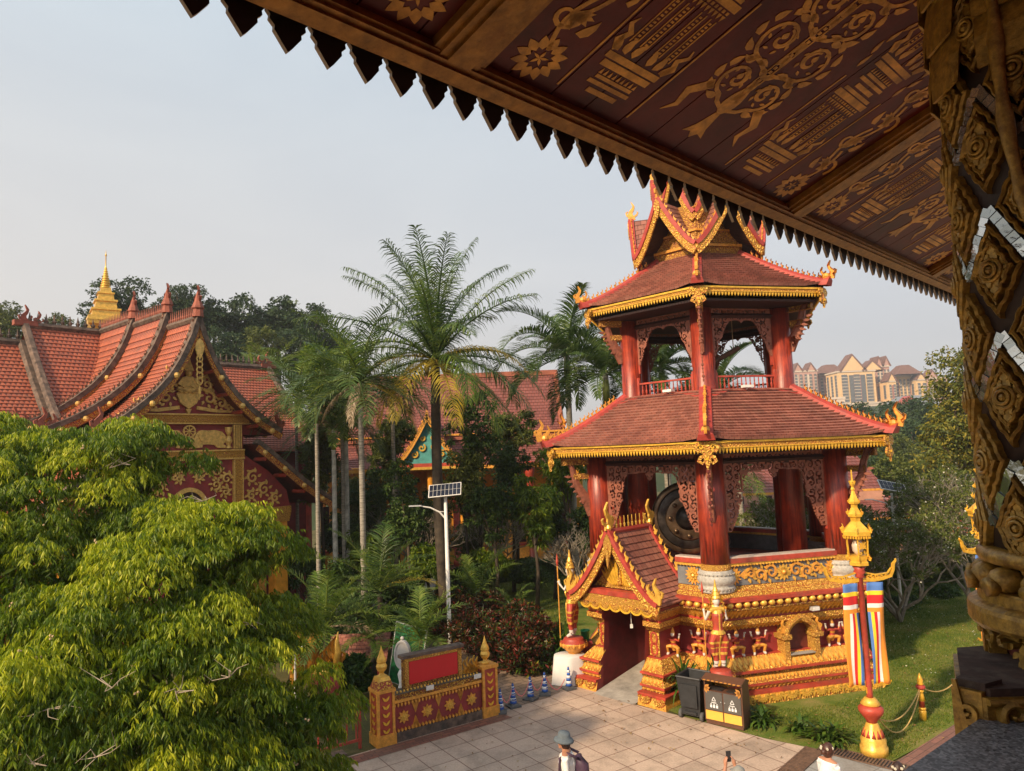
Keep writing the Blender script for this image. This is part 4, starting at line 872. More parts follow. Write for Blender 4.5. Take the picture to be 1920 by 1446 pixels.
for bay in (-2, -1, 0, 1, 2):
    b0 = {-2: -4.5, -1: -2.21, 0: .1, 1: 2.42, 2: 4.72}[bay]
    if bay == -2: continue
    mb = MB(); SCX[:] = [0., 1.]
    SCX[:] = [b0+.16, 1.45]; floral(mb, b0+.16, .17, 1.6, 1); mb.build('floral_stencil', M_STEN, eave); mb = MB(); SCX[:] = [b0+1.98, 1.45]; floral(mb, b0+1.98, .17, 1.6, -1); o = mb.build('floral_stencil', M_STEN, eave)
    mb = MB()
    for px_ in (b0+.5, b0+1.62):
        SCX[:] = [px_, 1.3]
        for k in range(4): pavilion(mb, px_, .15+k*.46)
        for s in (-1, 1): rib([(px_+s*.15, .13), (px_+s*.15, .62)], .006, mb)
        for s in (-1, 1):
            for k in range(22): st(leaf2(px_+s*(.155+.012*sin(k)), .66+k*.055, PI/2-s*.3*sin(k*1.7), .06, .018, 3), mb)
    mb.build('shrine_stencil', M_STEN, eave)
    SCX[:] = [b0+1.06, 1.25]; mb = MB(); tree(mb, b0+1.06, .2, 1.9); mb.build('scroll_stencil', M_STEN, eave)

# --- the carved column
CC = Vector((1.53, 1.91, 0)); CR = .243; TH0 = R(-166.5)
column = thing('carved_column', 'gilded carved column with rosette lozenges and mirror strips at the right edge', 'column', CC+Vector((0, 0, 5.5)))
M_CG = paint('aged_shaded_gilding', (.40, .235, .045), .35, 45, .36, .35, .3, dirt=(.16, .08, .018)); M_CB = paint('column_ground', (.03, .014, .01), .3, 10, .6)  # gilding colour lowered to carry the shade the column stands in
M_CR = paint('old_red_lacquer', (.16, .035, .025), .3, 8, .6)
def mirrormat():
    k = NT('mirror_mosaic'); k.set(.12, .85); g = k.n('ShaderNodeNewGeometry')
    k.l(k.ramp(g.outputs['Random Per Island'], [(0, (.25, .27, .26)), (.5, (.4, .43, .42)), (1, (.68, .7, .69))]), k.b.inputs['Base Color'])
    nz = k.n('ShaderNodeTexNoise', _Scale=60., _Detail=3.); k.l(k.tc.outputs['Object'], nz.inputs['Vector']); k.bump(nz.outputs[0], .4, .003); return k.m
M_MIR = mirrormat(); NL = 8; DZ = .335; ZR = 6.39-5.5
FC = lambda x, y, h: Vector(((CR+h)*cos(TH0+x/CR), (CR+h)*sin(TH0+x/CR), y))      # unrolled shaft: x round, y up, h outward
mb = MB(); mb.lathe([(CR, .4), (CR, 2.75)], 48, m=0); mb.build('shaft', M_CB, column, True)
PW = 2*PI*CR/NL
def lozenge(s_, lob=.012, n=12):
    """lobed diamond outline"""
    W_, H_ = PW*.5*s_, DZ*.5*s_; P = []
    for q in range(4):
        a_ = [(0, 1), (1, 0), (0, -1), (-1, 0)][q]; b_ = [(1, 0), (0, -1), (-1, 0), (0, 1)][q]
        for i in range(n):
            t = i/n; x = (a_[0]+(b_[0]-a_[0])*t); y = (a_[1]+(b_[1]-a_[1])*t); o_ = (abs(sin(t*4*PI)) if .2 < t < .8 else 0)*lob*1.0
            sg = (1 if (a_[0]+b_[0]) > 0 else -1, 1 if (a_[1]+b_[1]) > 0 else -1); P.append((x*W_+sg[0]*o_*.8-sg[0]*.006, y*H_+sg[1]*o_*.8-sg[1]*.006))
    return P
def rosette(mb, cx_, cy_):
    sub = lambda pts: [(x+cx_, y+cy_) for x, y in pts]
    mb.ribbon(sub(lozenge(.78, .005)), .0105, FC, 0, .018, None, True, ridge=.006); mb.ribbon(sub(lozenge(.55, .004)), .0085, FC, 0, .024, None, True, ridge=.004)
    for q in range(8):
        t = PI/4*q+PI/8; L = .042 if q % 2 else .036
        mb.prism([(x+cx_, y+cy_) for x, y in leaf2(.018*cos(t)*.8, .02*sin(t), t, L*.66, .018, 4)], FC, 0, .024)
    for t, L in ((PI/2, .07), (-PI/2, .07), (0, .035), (PI, .035)): mb.prism([(x+cx_, y+cy_) for x, y in leaf2(.024*cos(t)*.7, .024*sin(t), t, L, .022, 5)], FC, 0, .02)
    for r_, h0 in ((.026, .03), (.016, .034)): mb.ribbon([(cx_+r_*cos(2*PI*i/18), cy_+r_*1.1*sin(2*PI*i/18)) for i in range(18)], .008, FC, .02, h0, None, True, ridge=.003)
    mb.ball(FC(cx_, cy_, .028), .011, 8)
    for q in range(10): t = 2*PI*q/10; mb.ball(FC(cx_+.039*cos(t)*.85, cy_+.042*sin(t), .018), .008, 6)
ROS = []
for i in range(NL*2):
    for j in range(-2, 6):
        if (i+j*1) % 2 and False: continue
        x = i*PW/2; y = ZR+j*DZ+(0 if i % 2 == 0 else DZ/2)
        if y < .53 or y > 2.25: continue
        mb = MB(); rosette(mb, x, y); mb.build('rosette_lozenge', M_CG, column)
mb = MB(); nseg = 8          # mirror tiles run along both diagonals between the lozenges
for i in range(NL):
    for j in range(-2, 7):
        for s in (-1, 1):
            x0, y0 = (i+.5)*PW, ZR+j*DZ; dx, dy = s*PW/2, DZ/2; L = math.hypot(dx, dy)
            for q in range(nseg):
                t = (q+.5)/nseg; x, y = x0+dx*t, y0+dy*t
                if not .5 < y < 2.3: continue
                ux, uy = dx/L, dy/L; a_ = L/nseg*.47; b_ = .0125
                pts = [(x+ux*p*a_-uy*r*b_, y+uy*p*a_+ux*r*b_) for p, r in ((-1, -1), (1, -1), (1, 1), (-1, 1))]; hh = .012+.002*((i*3+j+q) % 3)
                mb.prism(pts if s > 0 else pts, FC, .0, hh)
mb.build('mirror_strips', M_MIR, column)
mb = MB(); mb.lathe([(.24, .492), (.268, .49), (.28, .482), (.283, .468), (.278, .455), (.262, .448), (.24, .446)], 56); mb.build('shaft_ring', M_CG, column, True)
for q in range(16):
    t = 2*PI*q/16; c_ = Vector((.258*cos(t), .258*sin(t), .415)); mb = MB(); Fp = frame(c_, (-sin(t), cos(t), 0), (0, 0, 1), (cos(t), sin(t), 0))
    mb.ball(c_, .05, 14, 0, (.92, .92, .68)); mb.prism(leaf2(0, .01, -PI/2, .05, .05, 5), Fp, .03, .056, 0); mb.build('lotus_petal', M_CG, column, True)
mb = MB(); mb.lathe([(.24, .386), (.283, .384), (.288, .378), (.288, .352), (.3, .348), (.312, .34), (.315, .33), (.315, .298), (.308, .288), (.25, .286)], 64); mb.build('base_ring', M_CG, column)
mb = MB(); mb.lathe([(.235, .19), (.24, .3)], 48, m=1); F2 = lambda x, y, h: Vector(((.24+h)*cos(TH0+x/.24), (.24+h)*sin(TH0+x/.24), y)); pw = 2*PI*.24/10
for q in range(10):
    x = q*pw
    for s in (-1, 1):
        mb.ribbon([(x+s*.004, .278), (x+s*.045, .281), (x+s*.064, .268), (x+s*.06, .25), (x+s*.044, .25), (x+s*.044, .262)], [.013, .013, .012, .011, .009, .007], F2, 0, .05, 0, ridge=.006)
        for k in range(4): mb.prism(leaf2(x+s*.013*(2.4-k), .262-.018*k, -PI/2+s*.7, .026, .015, 4), F2, 0, .042, 0)
    mb.prism(leaf2(x, .27, -PI/2, .085, .026, 6), F2, 0, .048, 0)
mb.build('scrolled_collar', [M_CG, M_CR], column)
M_DUST = paint('dusty_old_lacquer', (.075, .045, .035), .35, 14, .9, dirt=(.14, .11, .085))
def base_block(name, poly, z0, z1):
    mb = MB(); P_ = [(x-CC.x, y-CC.y) for x, y in poly]; mb.prism(P_, lambda x, y, h: Vector((x, y, h-5.5)), z0, z1, 0)
    mb.prism([(x*.97, y*.97) for x, y in P_], lambda x, y, h: Vector((x, y, h-5.5)), z1, z1+.018, 2); return mb
mb = base_block('b', [(1.03, 1.765), (1.067, 1.715), (1.95, 1.68), (2.05, 1.8), (2.0, 2.14), (1.2, 2.06)], 5.56, 5.69)
Fq = frame((1.067-CC.x, 1.715-CC.y, .14), (.883, -.035, 0), (0, 0, 1), (-.035, -.883, 0))
mb.ribbon([(0, .042), (.88, .042)], .014, Fq, 0, .012, 0, ridge=.004)
for i in range(4):
    x = .1+.22*i
    for s in (-1, 1):
        mb.ribbon(spiral(x+s*.045, .015, .035, -PI/2, 1.2, s), scrollw(.02), Fq, 0, .016, 0, ridge=.006); mb.prism(leaf2(x+s*.07, -.01, -PI/2+s*.9, .06, .03, 5), Fq, 0, .014, 0)
    mb.prism(leaf2(x, -.03, PI/2, .09, .04, 5), Fq, 0, .02, 0); mb.ball(Fq(x+.11, .01, .006), .018, 8)
mb.build('carved_base_block', [M_CG, M_CR, M_DUST], column)
mb = base_block('w', [(1.022, 1.775), (1.06, 1.722), (1.12, 1.75), (1.09, 1.83)], 5.5, 5.70)
Fq = frame((1.022-CC.x, 1.775-CC.y, .12), (.038, -.053, 0), (0, 0, 1), (-.053, -.038, 0)); mb.ribbon(spiral(.033, .03, .022, -PI/2, 1.2, 1), scrollw(.012), Fq, 0, .01, 0); mb.ribbon([(.01, .1), (.03, -.02), (.05, -.1)], [.01, .014, .008], Fq, 0, .008, 0)
mb.build('corner_wing', [M_CG, M_CR, M_DUST], column)
mb = MB()          # gilded serpent climbing the shaft
pts = []
for i in range(26): t = i/25; th = R(-128)-R(30)*t+R(4)*sin(t*9); pts.append(Vector((.285*cos(th), .285*sin(th), .62+1.75*t)))
mb.tube(pts, [.013+.004*(i % 3) for i in range(26)], 9); mb.build('serpent', M_CG, column, True)
mb = MB()
for z, L in ((1.86, .06), (2.0, .065), (2.14, .07)):
    for q in range(9):
        th = R(-187)+q*R(40); n = Vector((cos(th), sin(th), 0)); mb.ribbon([(0, .1), (L*.45, .06), (L*.8, -.02), (L*.95, -.1)], [.035, .04, .03, .008], frame(n*.22+Vector((0, 0, z)), n, (0, 0, 1), (-n.y, n.x, 0)), -.06, .06, 0, ridge=.02)
mb.lathe([(.26, 2.22), (.36, 2.3), (.42, 2.7), (.5, 2.8)], 24, m=0); mb.build('capital', M_CG, column)
# --- granite ledge, podium and unseen walls added behind to block light
def granite():
    k = NT('grey_granite'); k.set(.45, 0, .4); v = k.n('ShaderNodeTexVoronoi', _Scale=170.); n = k.n('ShaderNodeTexNoise', _Scale=60., _Detail=6.)
    for q in (v, n): k.l(k.tc.outputs['Object'], q.inputs['Vector'])
    f = k.math('ADD', k.math('MULTIPLY', v.outputs['Color'], .5), k.math('MULTIPLY', n.outputs[0], .5))
    k.l(k.ramp(f, [(.25, (.04, .045, .05)), (.5, (.16, .17, .18)), (.75, (.34, .35, .36))]), k.b.inputs['Base Color']); return k.m
GT = Vector((.785, .62, 0)); GN = Vector((.62, -.785, 0)); L0 = Vector((.765, 1.50, 0)); ga = math.atan2(GT.y, GT.x)
mb = MB(); mb.M = Matrix.Translation(L0+GN*.45+GT*.6) @ Matrix.Rotation(ga, 4, 'Z'); mb.box((0, 0, 5.56), (9, .9, .16)); mb.box((0, 0, 5.46), (8.9, .8, .04)); solo('parapet_ledge', mb, granite(), 'speckled grey granite ledge in the bottom right corner under the carved column', 'ledge')
mb = MB(); mb.M = Matrix.Translation(L0+GN*.55+GT*.6) @ Matrix.Rotation(ga, 4, 'Z'); mb.box((0, 0, 2.65), (8.6, .6, 5.3)); mb.box((0, -3.6, 2.2), (8.6, 6.6, 4.4)); tag(mb.build('podium', M_WALLRED), kind='structure')
mb = MB(); mb.M = Matrix.Translation(L0+GN*3.6+GT*.6) @ Matrix.Rotation(ga, 4, 'Z'); mb.box((0, 0, 7.2), (9, .3, 5.6)); mb.box((3.0, 1.9, 6.6), (.3, 3.4, 4.2)); mb.box((-4.2, 2.2, 6.4), (.4, 2.9, 4.4)); tag(mb.build('hall_wall', M_WALLRED), kind='structure')  # out-of-view walls added to keep sun and bounce light off the column
# ================================================================== THE TEMPLE ON THE LEFT
G0 = Vector((-10.58, 24.0, 0)); TE = Vector((.6428, .766, 0)); TN = Vector((.766, -.6428, 0))
temple = thing('temple', 'red temple with stepped orange tiled roofs and a gilded gable behind the leafy tree', 'temple', G0)
FT = frame((0, 0, 0), TE, (0, 0, 1), TN)            # x across the gable, y up, h towards the plaza
GX = [0, .2, .5, .9, 1.4, 1.9, 2.4, 3.0, 3.9]; GZ = [11.2, 10.55, 9.85, 9.15, 8.55, 8.1, 7.72, 7.36, 6.95]
M_BARGE = ornate('orange_gilded_bargeboard', 11., gold=(.75, .38, .05), ground=(.3, .06, .02), cut=.36)
M_YWALL = paint('ochre_wall', (.62, .3, .05), .15, 2, .7); M_ORW = paint('orange_gold_wall', (.75, .32, .03), .2, 4, .5)
M_RELF = paint('gold_plaster_relief', (.72, .45, .12), .25, 10, .5, .15, .5)
def gz(x, dz=0): return float(np.interp(abs(x), GX, GZ))+dz
def tier(h0, h1, dz, xm, nm, crest):
    for s in (-1, 1):
        mb = MB()
        def SS(u, v, s=s):
            x = s*xm*(1-v)**1.0; hh = h0+(h1-h0)*(u if s > 0 else 1-u); return FT(x, gz(x, dz), hh)
        roof(mb, SS, 34, 3, .03, .15, abs(h1-h0), m=0, under=1, th=.06); mb.build('roof_slope', [M_TILEO, M_DKRED], temple)
        n = 16; pp = [(s*xm*i/n, gz(xm*i/n, dz)) for i in range(n+1)]
        mb = MB(); mb.ribbon([(x, z-.12) for x, z in pp], .24, FT, h0, h0+.07, 0)
        for i in (4, 8, 11, 14): mb.ball(FT(pp[i][0], pp[i][1]-.13, h0+.07), .11, 8, 2, (1, 1, 1))
        mb.build('bargeboard', [M_BARGE, M_STONED, M_RELF], temple)
        mb = MB(); mb.ribbon([(x, z+.08) for x, z in pp], .17, FT, h0-.28, h0+.1, 0)
        mb.build('verge_ridge', M_STONED, temple)
        mb = MB()
        for i in range(26):
            x = s*xm*(i+.6)/26.5; fl = lambda X, Y, H, x=x, s=s: FT(x+s*Y*.3+X, gz(x, dz)+.1+Y, h0-.1+H); flame(mb, fl, .26, 0, .04, s)
        for q, sz in ((0, .8), (-.3, .6)): fl = lambda X, Y, H, s=s: FT(s*(xm-.05)+X+s*q, gz(xm, dz)+.05+Y, h0-.1+H); flame(mb, fl, sz, 1, .09, s)
        mb.build('verge_finials', [paint('terracotta_finial', (.27, .12, .07), .4, 9, .8), paint('terracotta', (.3, .085, .05), .3, 6, .75)], temple)
    mb = MB(); mb.tube([FT(0, gz(0, dz)+.05, h0), FT(0, gz(0, dz)+.05, h1)], .12, 6, 0); n = int(abs(h1-h0)/.15)
    for i in range(n):
        c_ = FT(0, gz(0, dz)+.15, h0+(h1-h0)*(i+.5)/n); mb.tube([c_, c_+Vector((0, 0, .1)), c_+Vector((0, 0, .14)), c_+Vector((0, 0, .4))], [.035, .05, .03, .006], 5, 1)
    c_ = FT(0, gz(0, dz)+.1, h0-.05); mb.tube([c_, c_+Vector((0, 0, .25)), c_+Vector((0, 0, .3)), c_+Vector((0, 0, .55)), c_+Vector((0, 0, .95))], [.2, .17, .22, .12, .01], 8, 1)
    flame(mb, lambda X, Y, H: FT(H, gz(0, dz)+.5+Y, h0-.05+X), .7, 1, .07, -1); mb.build('ridge_crest', [M_STONED, paint('terracotta', (.3, .085, .05), .3, 6, .75)], temple)
tier(0, -2.45, 0, 3.1, 'a', 1); tier(-2.3, -5.4, .5, 3.9, 'b', 1); tier(-5.2, -8.7, .72, 3.9, 'c', 1)
# front gable field and porch wall
mb = MB(); gp2 = [(-3.0, 7.3)]+[(x, gz(x)-.12) for x in [-2.8+.2*i for i in range(29)]]+[(3.0, 7.3)]
mb.prism(gp2[::-1], FT, -.95, -.8, 0); mb.prism([(-2.0, 0), (2.0, 0), (2.0, 7.5), (-2.0, 7.5)], FT, -8, -.7, 0); mb.build('wall', M_WALLRED, temple)
def strip(mb, x0, x1, z0, z1, h0, h1, m): mb.prism([(x0, z0), (x1, z0), (x1, z1), (x0, z1)], FT, h0, h1, m)
mb = MB(); strip(mb, -2.2, 2.2, 7.72, 7.98, -.8, -.62, 0); strip(mb, -2.25, 2.25, 7.98, 8.03, -.8, -.58, 1); strip(mb, -2.25, 2.25, 7.68, 7.72, -.8, -.58, 1)
strip(mb, -2.0, 2.0, 6.45, 6.75, -.7, -.6, 0)
for z in (6.45, 6.75): strip(mb, -2.0, 2.0, z-.02, z+.03, -.7, -.57, 1)
for s in (-1, 1):
    strip(mb, s*1.62 if s > 0 else -1.9, 1.9 if s > 0 else -1.62, 0, 6.45, -.7, -.58, 0); strip(mb, s*1.6-.02, s*1.6+.02, 0, 6.4, -.7, -.56, 1); strip(mb, s*1.92-.02, s*1.92+.02, 0, 6.4, -.7, -.56, 1)
    for i in range(4): x = s*(1.62+.085*i); strip(mb, x-.025, x+.025, 6.8, 7.66, -.7, -.6, 1)
mb.build('gilded_frieze', [M_ORNF, M_RELF], temple)
mb = MB()      # seated deity between scrolls, in the pediment
H1 = -.78; fz = lambda x, y, h: FT(x, y+8.1, h)
mb.prism([(0, .1), (.28, .3), (.42, .62), (.3, .72), (-.3, .72), (-.42, .62), (-.28, .3)], fz, H1, H1+.1); mb.prism([(.42, .72), (.3, .86), (.26, 1.1), (.12, 1.22), (-.12, 1.22), (-.26, 1.1), (-.3, .86), (-.42, .72)], fz, H1, H1+.12)
for s in (-1, 1):
    mb.ribbon([(s*.2, 1.15), (s*.36, .95), (s*.18, .85), (0, .95)], [.12, .11, .09, .08], fz, H1, H1+.18); mb.ribbon([(0, .76), (s*.3, .72), (s*.42, .8), (s*.1, .68)], [.14, .14, .12, .1], fz, H1, H1+.17)
mb.ball(fz(0, 1.34, H1+.08), .13, 10, None, (1, .8, 1.15)); mb.prism([(-.17, 1.42), (.17, 1.42), (.1, 1.6), (.05, 1.72), (0, 2.02), (-.05, 1.72), (-.1, 1.6)], fz, H1, H1+.13)
mb.prism([(-.1, .1), (0, -.12), (.1, .1)], fz, H1, H1+.1)
for s in (-1, 1):
    for cx_, cy_, r_, a_, sg in ((.75, .5, .25, 2.2, -1), (1.2, .33, .2, 2.4, -1), (.66, .95, .2, -2.4, 1), (.55, 1.35, .15, -2.4, 1), (1.6, .22, .14, 2.6, -1)):
        mb.ribbon(spiral(s*cx_, cy_, r_, a_ if s > 0 else PI-a_, 1.2, sg*s), scrollw(.11), fz, H1, H1+.07, ridge=.02)
        for q in range(7): t = q*.9; mb.prism(leaf2(s*cx_+r_*.9*cos(t), cy_+r_*.9*sin(t), t+.7*s, .17, .09, 4), fz, H1, H1+.06)
    mb.ribbon([(s*.3, .15), (s*1.0, .05), (s*1.8, .02)], [.12, .12, .02], fz, H1, H1+.06)
mb.build('pediment_relief', M_RELF, temple)
def elephant(mb, x, z, s, F_, h):
    o_ = [(-.62, .05), (-.55, .0), (-.3, .02), (-.28, .12), (-.05, .12), (.2, .1), (.3, .0), (.62, -.02), (.66, .06), (.55, .12), (.66, .25), (.64, .42), (.5, .56), (.2, .62), (-.1, .6), (-.28, .62), (-.42, .6), (-.55, .48), (-.6, .36), (-.66, .22), (-.76, .1), (-.86, .1), (-.92, .24), (-.88, .42), (-.94, .42), (-1.0, .24), (-.94, .04), (-.82, -.03), (-.7, .0)]
    mb.prism([(x+s*a*.9, z+b) for a, b in (o_ if s > 0 else o_[::-1])], F_, h, h+.07); mb.prism(leaf2(x-s*.25, z+.55, -PI/2-s*.15, .34, .3, 6), F_, h+.06, h+.11)
    mb.ribbon([(x+s*.62, z+.4), (x+s*.7, z+.25), (x+s*.66, z+.15)], [.04, .03, .03], F_, h, h+.08)
mb = MB(); elephant(mb, .72, 6.85, 1, FT, -.7); mb.build('elephant_relief', M_RELF, temple); mb = MB(); elephant(mb, -.72, 6.85, -1, FT, -.7); mb.build('elephant_relief', M_RELF, temple)
mb = MB()
for x in (0,):
    mb.ribbon([(x+.2*cos(t), 7.42+.2*sin(t)) for t in [2*PI*q/18 for q in range(18)]], .05, FT, -.7, -.62, 0, True)
    for q in range(8): t = PI/4*q; mb.ribbon([(x, 7.42), (x+.19*cos(t), 7.42+.19*sin(t))], .03, FT, -.7, -.63)
    mb.ball(FT(x, 7.42, -.64), .06, 8); mb.ribbon([(x-.1, 7.2), (x-.14, 6.95), (x+.1, 6.86)], [.05, .06, .05], FT, -.7, -.63)
mb.build('wheel_relief', M_RELF, temple)
for s in (-1, 1): mb = MB(); mb.lathe([(.12, 0), (.06, .1), (.14, .25), (.1, .4), (.05, .45), (.12, .6), (.14, .75)], 8, FT(s*1.42, 6.82, -.66)); mb.build('vase_relief', M_RELF, temple)
for s in (-1, 1):
    mb = MB()
    for cx_, cy_, r_, a_, sg in ((.45, 6.1, .2, 0, 1), (.95, 6.05, .24, 2.6, -1), (1.35, 5.75, .2, 0, 1), (.95, 5.55, .17, -2, 1), (1.3, 5.3, .15, 2, -1), (.35, 5.85, .12, 2, 1)):
        mb.ribbon(spiral(s*cx_, cy_, r_, a_ if s > 0 else PI-a_, 1.3, sg*s), scrollw(.08), FT, -.7, -.63, ridge=.015)
        for q in range(7): t = q*.9; mb.prism(leaf2(s*cx_+r_*.85*cos(t), cy_+r_*.85*sin(t), t+.7*s, .15, .08, 4), FT, -.7, -.64)
    mb.build('scroll_relief', M_RELF, temple)
mb = MB(); ar = [(.62*cos(PI-PI*i/16), 4.7+.75*sin(PI-PI*i/16)) for i in range(17)]
mb.prism([(-.62, 0)]+ar+[(.62, 0)], FT, -.7, -.67, 1); mb.ribbon(ar, .14, FT, -.7, -.6, 0); mb.build('doorway', [M_RELF, M_DARK], temple)
mb = MB(); mb.prism(leaf2(0, 10.55, -PI/2, .75, .3, 8), FT, .04, .1, 0)
for i in range(5): mb.ribbon([(.1*cos(t), 9.85-.19*i+.12*sin(t)) for t in [PI/4*q for q in range(8)]], .035, FT, .04, .09, 0, True)
mb.prism(leaf2(0, 8.95, -PI/2, .5, .09, 4), FT, .04, .09, 0); mb.build('gable_pendant', M_RELF, temple)
mb = MB()
for i, x in enumerate((.55, 1.05, 1.6, 2.2)):
    for s in (-1, 1): mb = MB(); mb.tube([FT(s*x, gz(x)-.28, -.05), FT(s*x, gz(x)-.28, -.8)], .07, 4); mb.build('purlin', M_RED, temple)
# lower wings beside the porch
WX = [2.15, 2.6, 3.2, 4.0, 4.8, 5.35]; WZ = [6.95, 6.62, 6.15, 5.5, 4.95, 4.62]
for s in (-1, 1):
    mb = MB()
    def SW(u, v, s=s):
        x = 5.35+(2.15-5.35)*v; hh = (-7*u if s > 0 else -7*(1-u)); return FT(s*x, float(np.interp(x, WX, WZ)), hh)
    roof(mb, SW, 15, 4, .03, .2, 7., m=0, under=1, th=.06); mb.build('lower_roof_slope', [M_TILEO, M_DKRED], temple)
    mb = MB(); pp = [(s*x, float(np.interp(x, WX, WZ))) for x in [2.15+3.2*i/12 for i in range(13)]]
    mb.ribbon([(x, z-.12) for x, z in pp], .25, FT, 0, .07, 0); mb.ribbon([(x, z+.08) for x, z in pp], .16, FT, -.25, .09, 1)
    for i in (1, 4, 7, 10, 12): mb.ball(FT(pp[i][0], pp[i][1]-.13, .07), .1, 8, 2)
    mb.build('lower_bargeboard', [M_BARGE, M_STONED, M_RELF], temple)
    mb = MB(); flame(mb, lambda X, Y, H, s=s: FT(s*5.35+X, 4.7+Y, H), .55, 0, .1, s); mb.build('naga_finial', paint('terracotta', (.3, .085, .05), .3, 6, .75), temple)
    mb = MB(); o_ = [(s*2.0, 4.55), (s*3.9, 4.55), (s*3.75, 5.2), (s*3.0, 5.95), (s*2.0, 6.6)]; mb.prism(o_ if s > 0 else o_[::-1], FT, -.95, -.7, 0)
    for cx_, cy_, r_ in ((2.35, 5.75, .25), (2.8, 5.3, .24), (3.25, 4.95, .18), (2.3, 5.1, .17)): mb.ribbon(spiral(s*cx_, cy_, r_, 1, 1.3, s), scrollw(.09), FT, -.7, -.64, 1); [mb.prism(leaf2(s*cx_+r_*.85*cos(q), cy_+r_*.85*sin(q), q+.7, .17, .09, 4), FT, -.7, -.65, 1) for q in range(6)]
    strip(mb, min(s*2, s*3.9), max(s*2, s*3.9), 4.35, 4.6, -.95, -.62, 2)
    for i in range(3): mb.tube([FT(s*(2.5+i*.8), float(np.interp(2.5+i*.8, WX, WZ))-.3, -.05), FT(s*(2.5+i*.8), float(np.interp(2.5+i*.8, WX, WZ))-.3, -.8)], .07, 4, 3)
    mb.build('wing_gable', [M_WALLRED, M_RELF, M_ORNF, M_RED], temple)
    mb = MB(); mb.box(FT(s*3.55, 2.2, -1.0), (.5, .5, 4.4), R(50), 0); mb.box(FT(s*3.55, 4.2, -1.0), (.62, .62, .35), R(50), 1, 1.15); mb.box(FT(s*3.55, .3, -1.0), (.62, .62, .6), R(50), 1)
    mb.build('corner_pillar', [M_ORW, M_ORNF], temple)
    mb = MB(); o_ = [(s*3.3, 0), (s*2.0, 0), (s*2.0, 4.4), (s*3.3, 4.4)]; mb.prism(o_[::-1] if s > 0 else o_, FT, -7.5, -1.4, 0); mb.build('side_wall', M_YWALL, temple)
# main hall across the back
def hallroof(u0, u1, zr, ze, hr, he, nm):
    mb = MB(); roof(mb, lambda u, v: FT(u0+(u1-u0)*u, ze+(zr-ze)*v**1.25, he+(hr-he)*v), 36, 4, .03, .16, abs(u1-u0), m=0, under=1, th=.08)
    roof(mb, lambda u, v: FT(u1+(u0-u1)*u, ze+(zr-ze)*v**1.25, 2*hr-he+(he-hr)*v), 12, 2, .03, .2, abs(u1-u0), m=0); mb.build(nm, [M_TILEO, M_DKRED], temple)
    mb = MB(); mb.tube([FT(u0, zr+.05, hr), FT(u1, zr+.05, hr)], .15, 6, 0)
    for uu in (u0, u1): mb.tube([FT(uu, ze+(zr-ze)*v**1.25+.06, he+(hr-he)*v) for v in [i/8 for i in range(9)]], .16, 6, 0)
    n = int(abs(u1-u0)/.28)
    for i in range(n): c_ = FT(u0+(u1-u0)*(i+.5)/n, zr+.15, hr); mb.tube([c_, c_+Vector((0, 0, .14)), c_+Vector((0, 0, .18)), c_+Vector((0, 0, .42))], [.04, .1, .05, .01], 5, 0)
    mb.build('hall_ridge', M_STONED, temple)
hallroof(-2.7, 2.4, 11.9, 6.9, -8.5, -3.2, 'hall_roof'); hallroof(-9.0, -2.8, 11.2, 6.6, -8.5, -3.4, 'hall_roof'); hallroof(2.5, 7.7, 10.9, 6.7, -8.5, -3.6, 'hall_roof')
for u_, z_, s in ((-2.7, 12.0, -1), (7.7, 11.0, 1)):
    mb = MB()
    for dx, sz in ((0, .75), (-.45*s, .55)): flame(mb, lambda X, Y, H: FT(u_+dx+X, z_+Y, -8.5+H), sz, 0, .1, s)
    mb.box(FT(u_, z_+.02, -8.5), (.8, .3, .2), R(50))
    mb.build('hall_ridge_finial', paint('terracotta', (.3, .085, .05), .3, 6, .75), temple)
mb = MB(); mb.prism([(-8.6, 0), (7.2, 0), (7.2, 6.9), (-8.6, 6.9)], FT, -12.5, -4.6, 0); mb.prism([(-8.9, 6.8), (7.6, 6.8), (7.6, 7.0), (-8.9, 7.0)], FT, -13, -4.2, 0)
for u_ in (-8.9, 7.5): mb.prism([(u_, 6.8), (u_+.15, 6.8), (u_+.15, 6.9), (u_, 6.9)], FT, -13, -4, 0)
mb.build('hall_wall', M_WALLRED, temple)
mb = MB(); i_ = [FT(7.45, 6.7, -3.7), FT(7.45, 10.7, -8.5), FT(7.45, 6.7, -13.2)]; mb.face([mb.p(q) for q in i_]); mb.face([mb.p(q) for q in i_[::-1]]); mb.build('hall_gable_end', M_WALLRED, temple)
# golden stupa rising behind the hall
sp = at(197, 605, 38)
stupa = thing('stupa', 'slim golden stupa with a needle spire rising behind the stepped temple roofs', 'stupa', (sp.x, sp.y, 0), R(35))
mb = MB(); mb.poly_lathe([(1.6, 0), (1.5, 10.5), (.8, 11.6), (.72, 13.3), (.95, 13.5), (1.0, 13.7), (1.2, 13.9), (1.22, 14.1)], 4, PI/4); mb.build('body', M_GOLD, stupa)
mb = MB(); mb.poly_lathe([(1.25, 14.1), (1.2, 14.35), (.95, 14.35), (.9, 14.65), (1.0, 14.68), (.98, 14.78), (.74, 14.8), (.68, 15.15), (.78, 15.18), (.76, 15.28), (.55, 15.3), (.5, 15.6), (.58, 15.63), (.55, 15.7), (.4, 15.72), (.32, 16.0)], 4, PI/4); mb.build('tiers', M_GOLD, stupa)
mb = MB(); pr = []
for i in range(9): z = 15.95+.13*i; r_ = .27-.024*i; pr += [(r_*.75, z), (r_, z+.04), (r_, z+.08), (r_*.72, z+.11)]
mb.lathe(pr+[(.03, 17.2), (.025, 17.75), (.06, 17.8), (.02, 17.9), (.005, 18.1)], 12); mb.build('spire', M_GOLD, stupa, True)

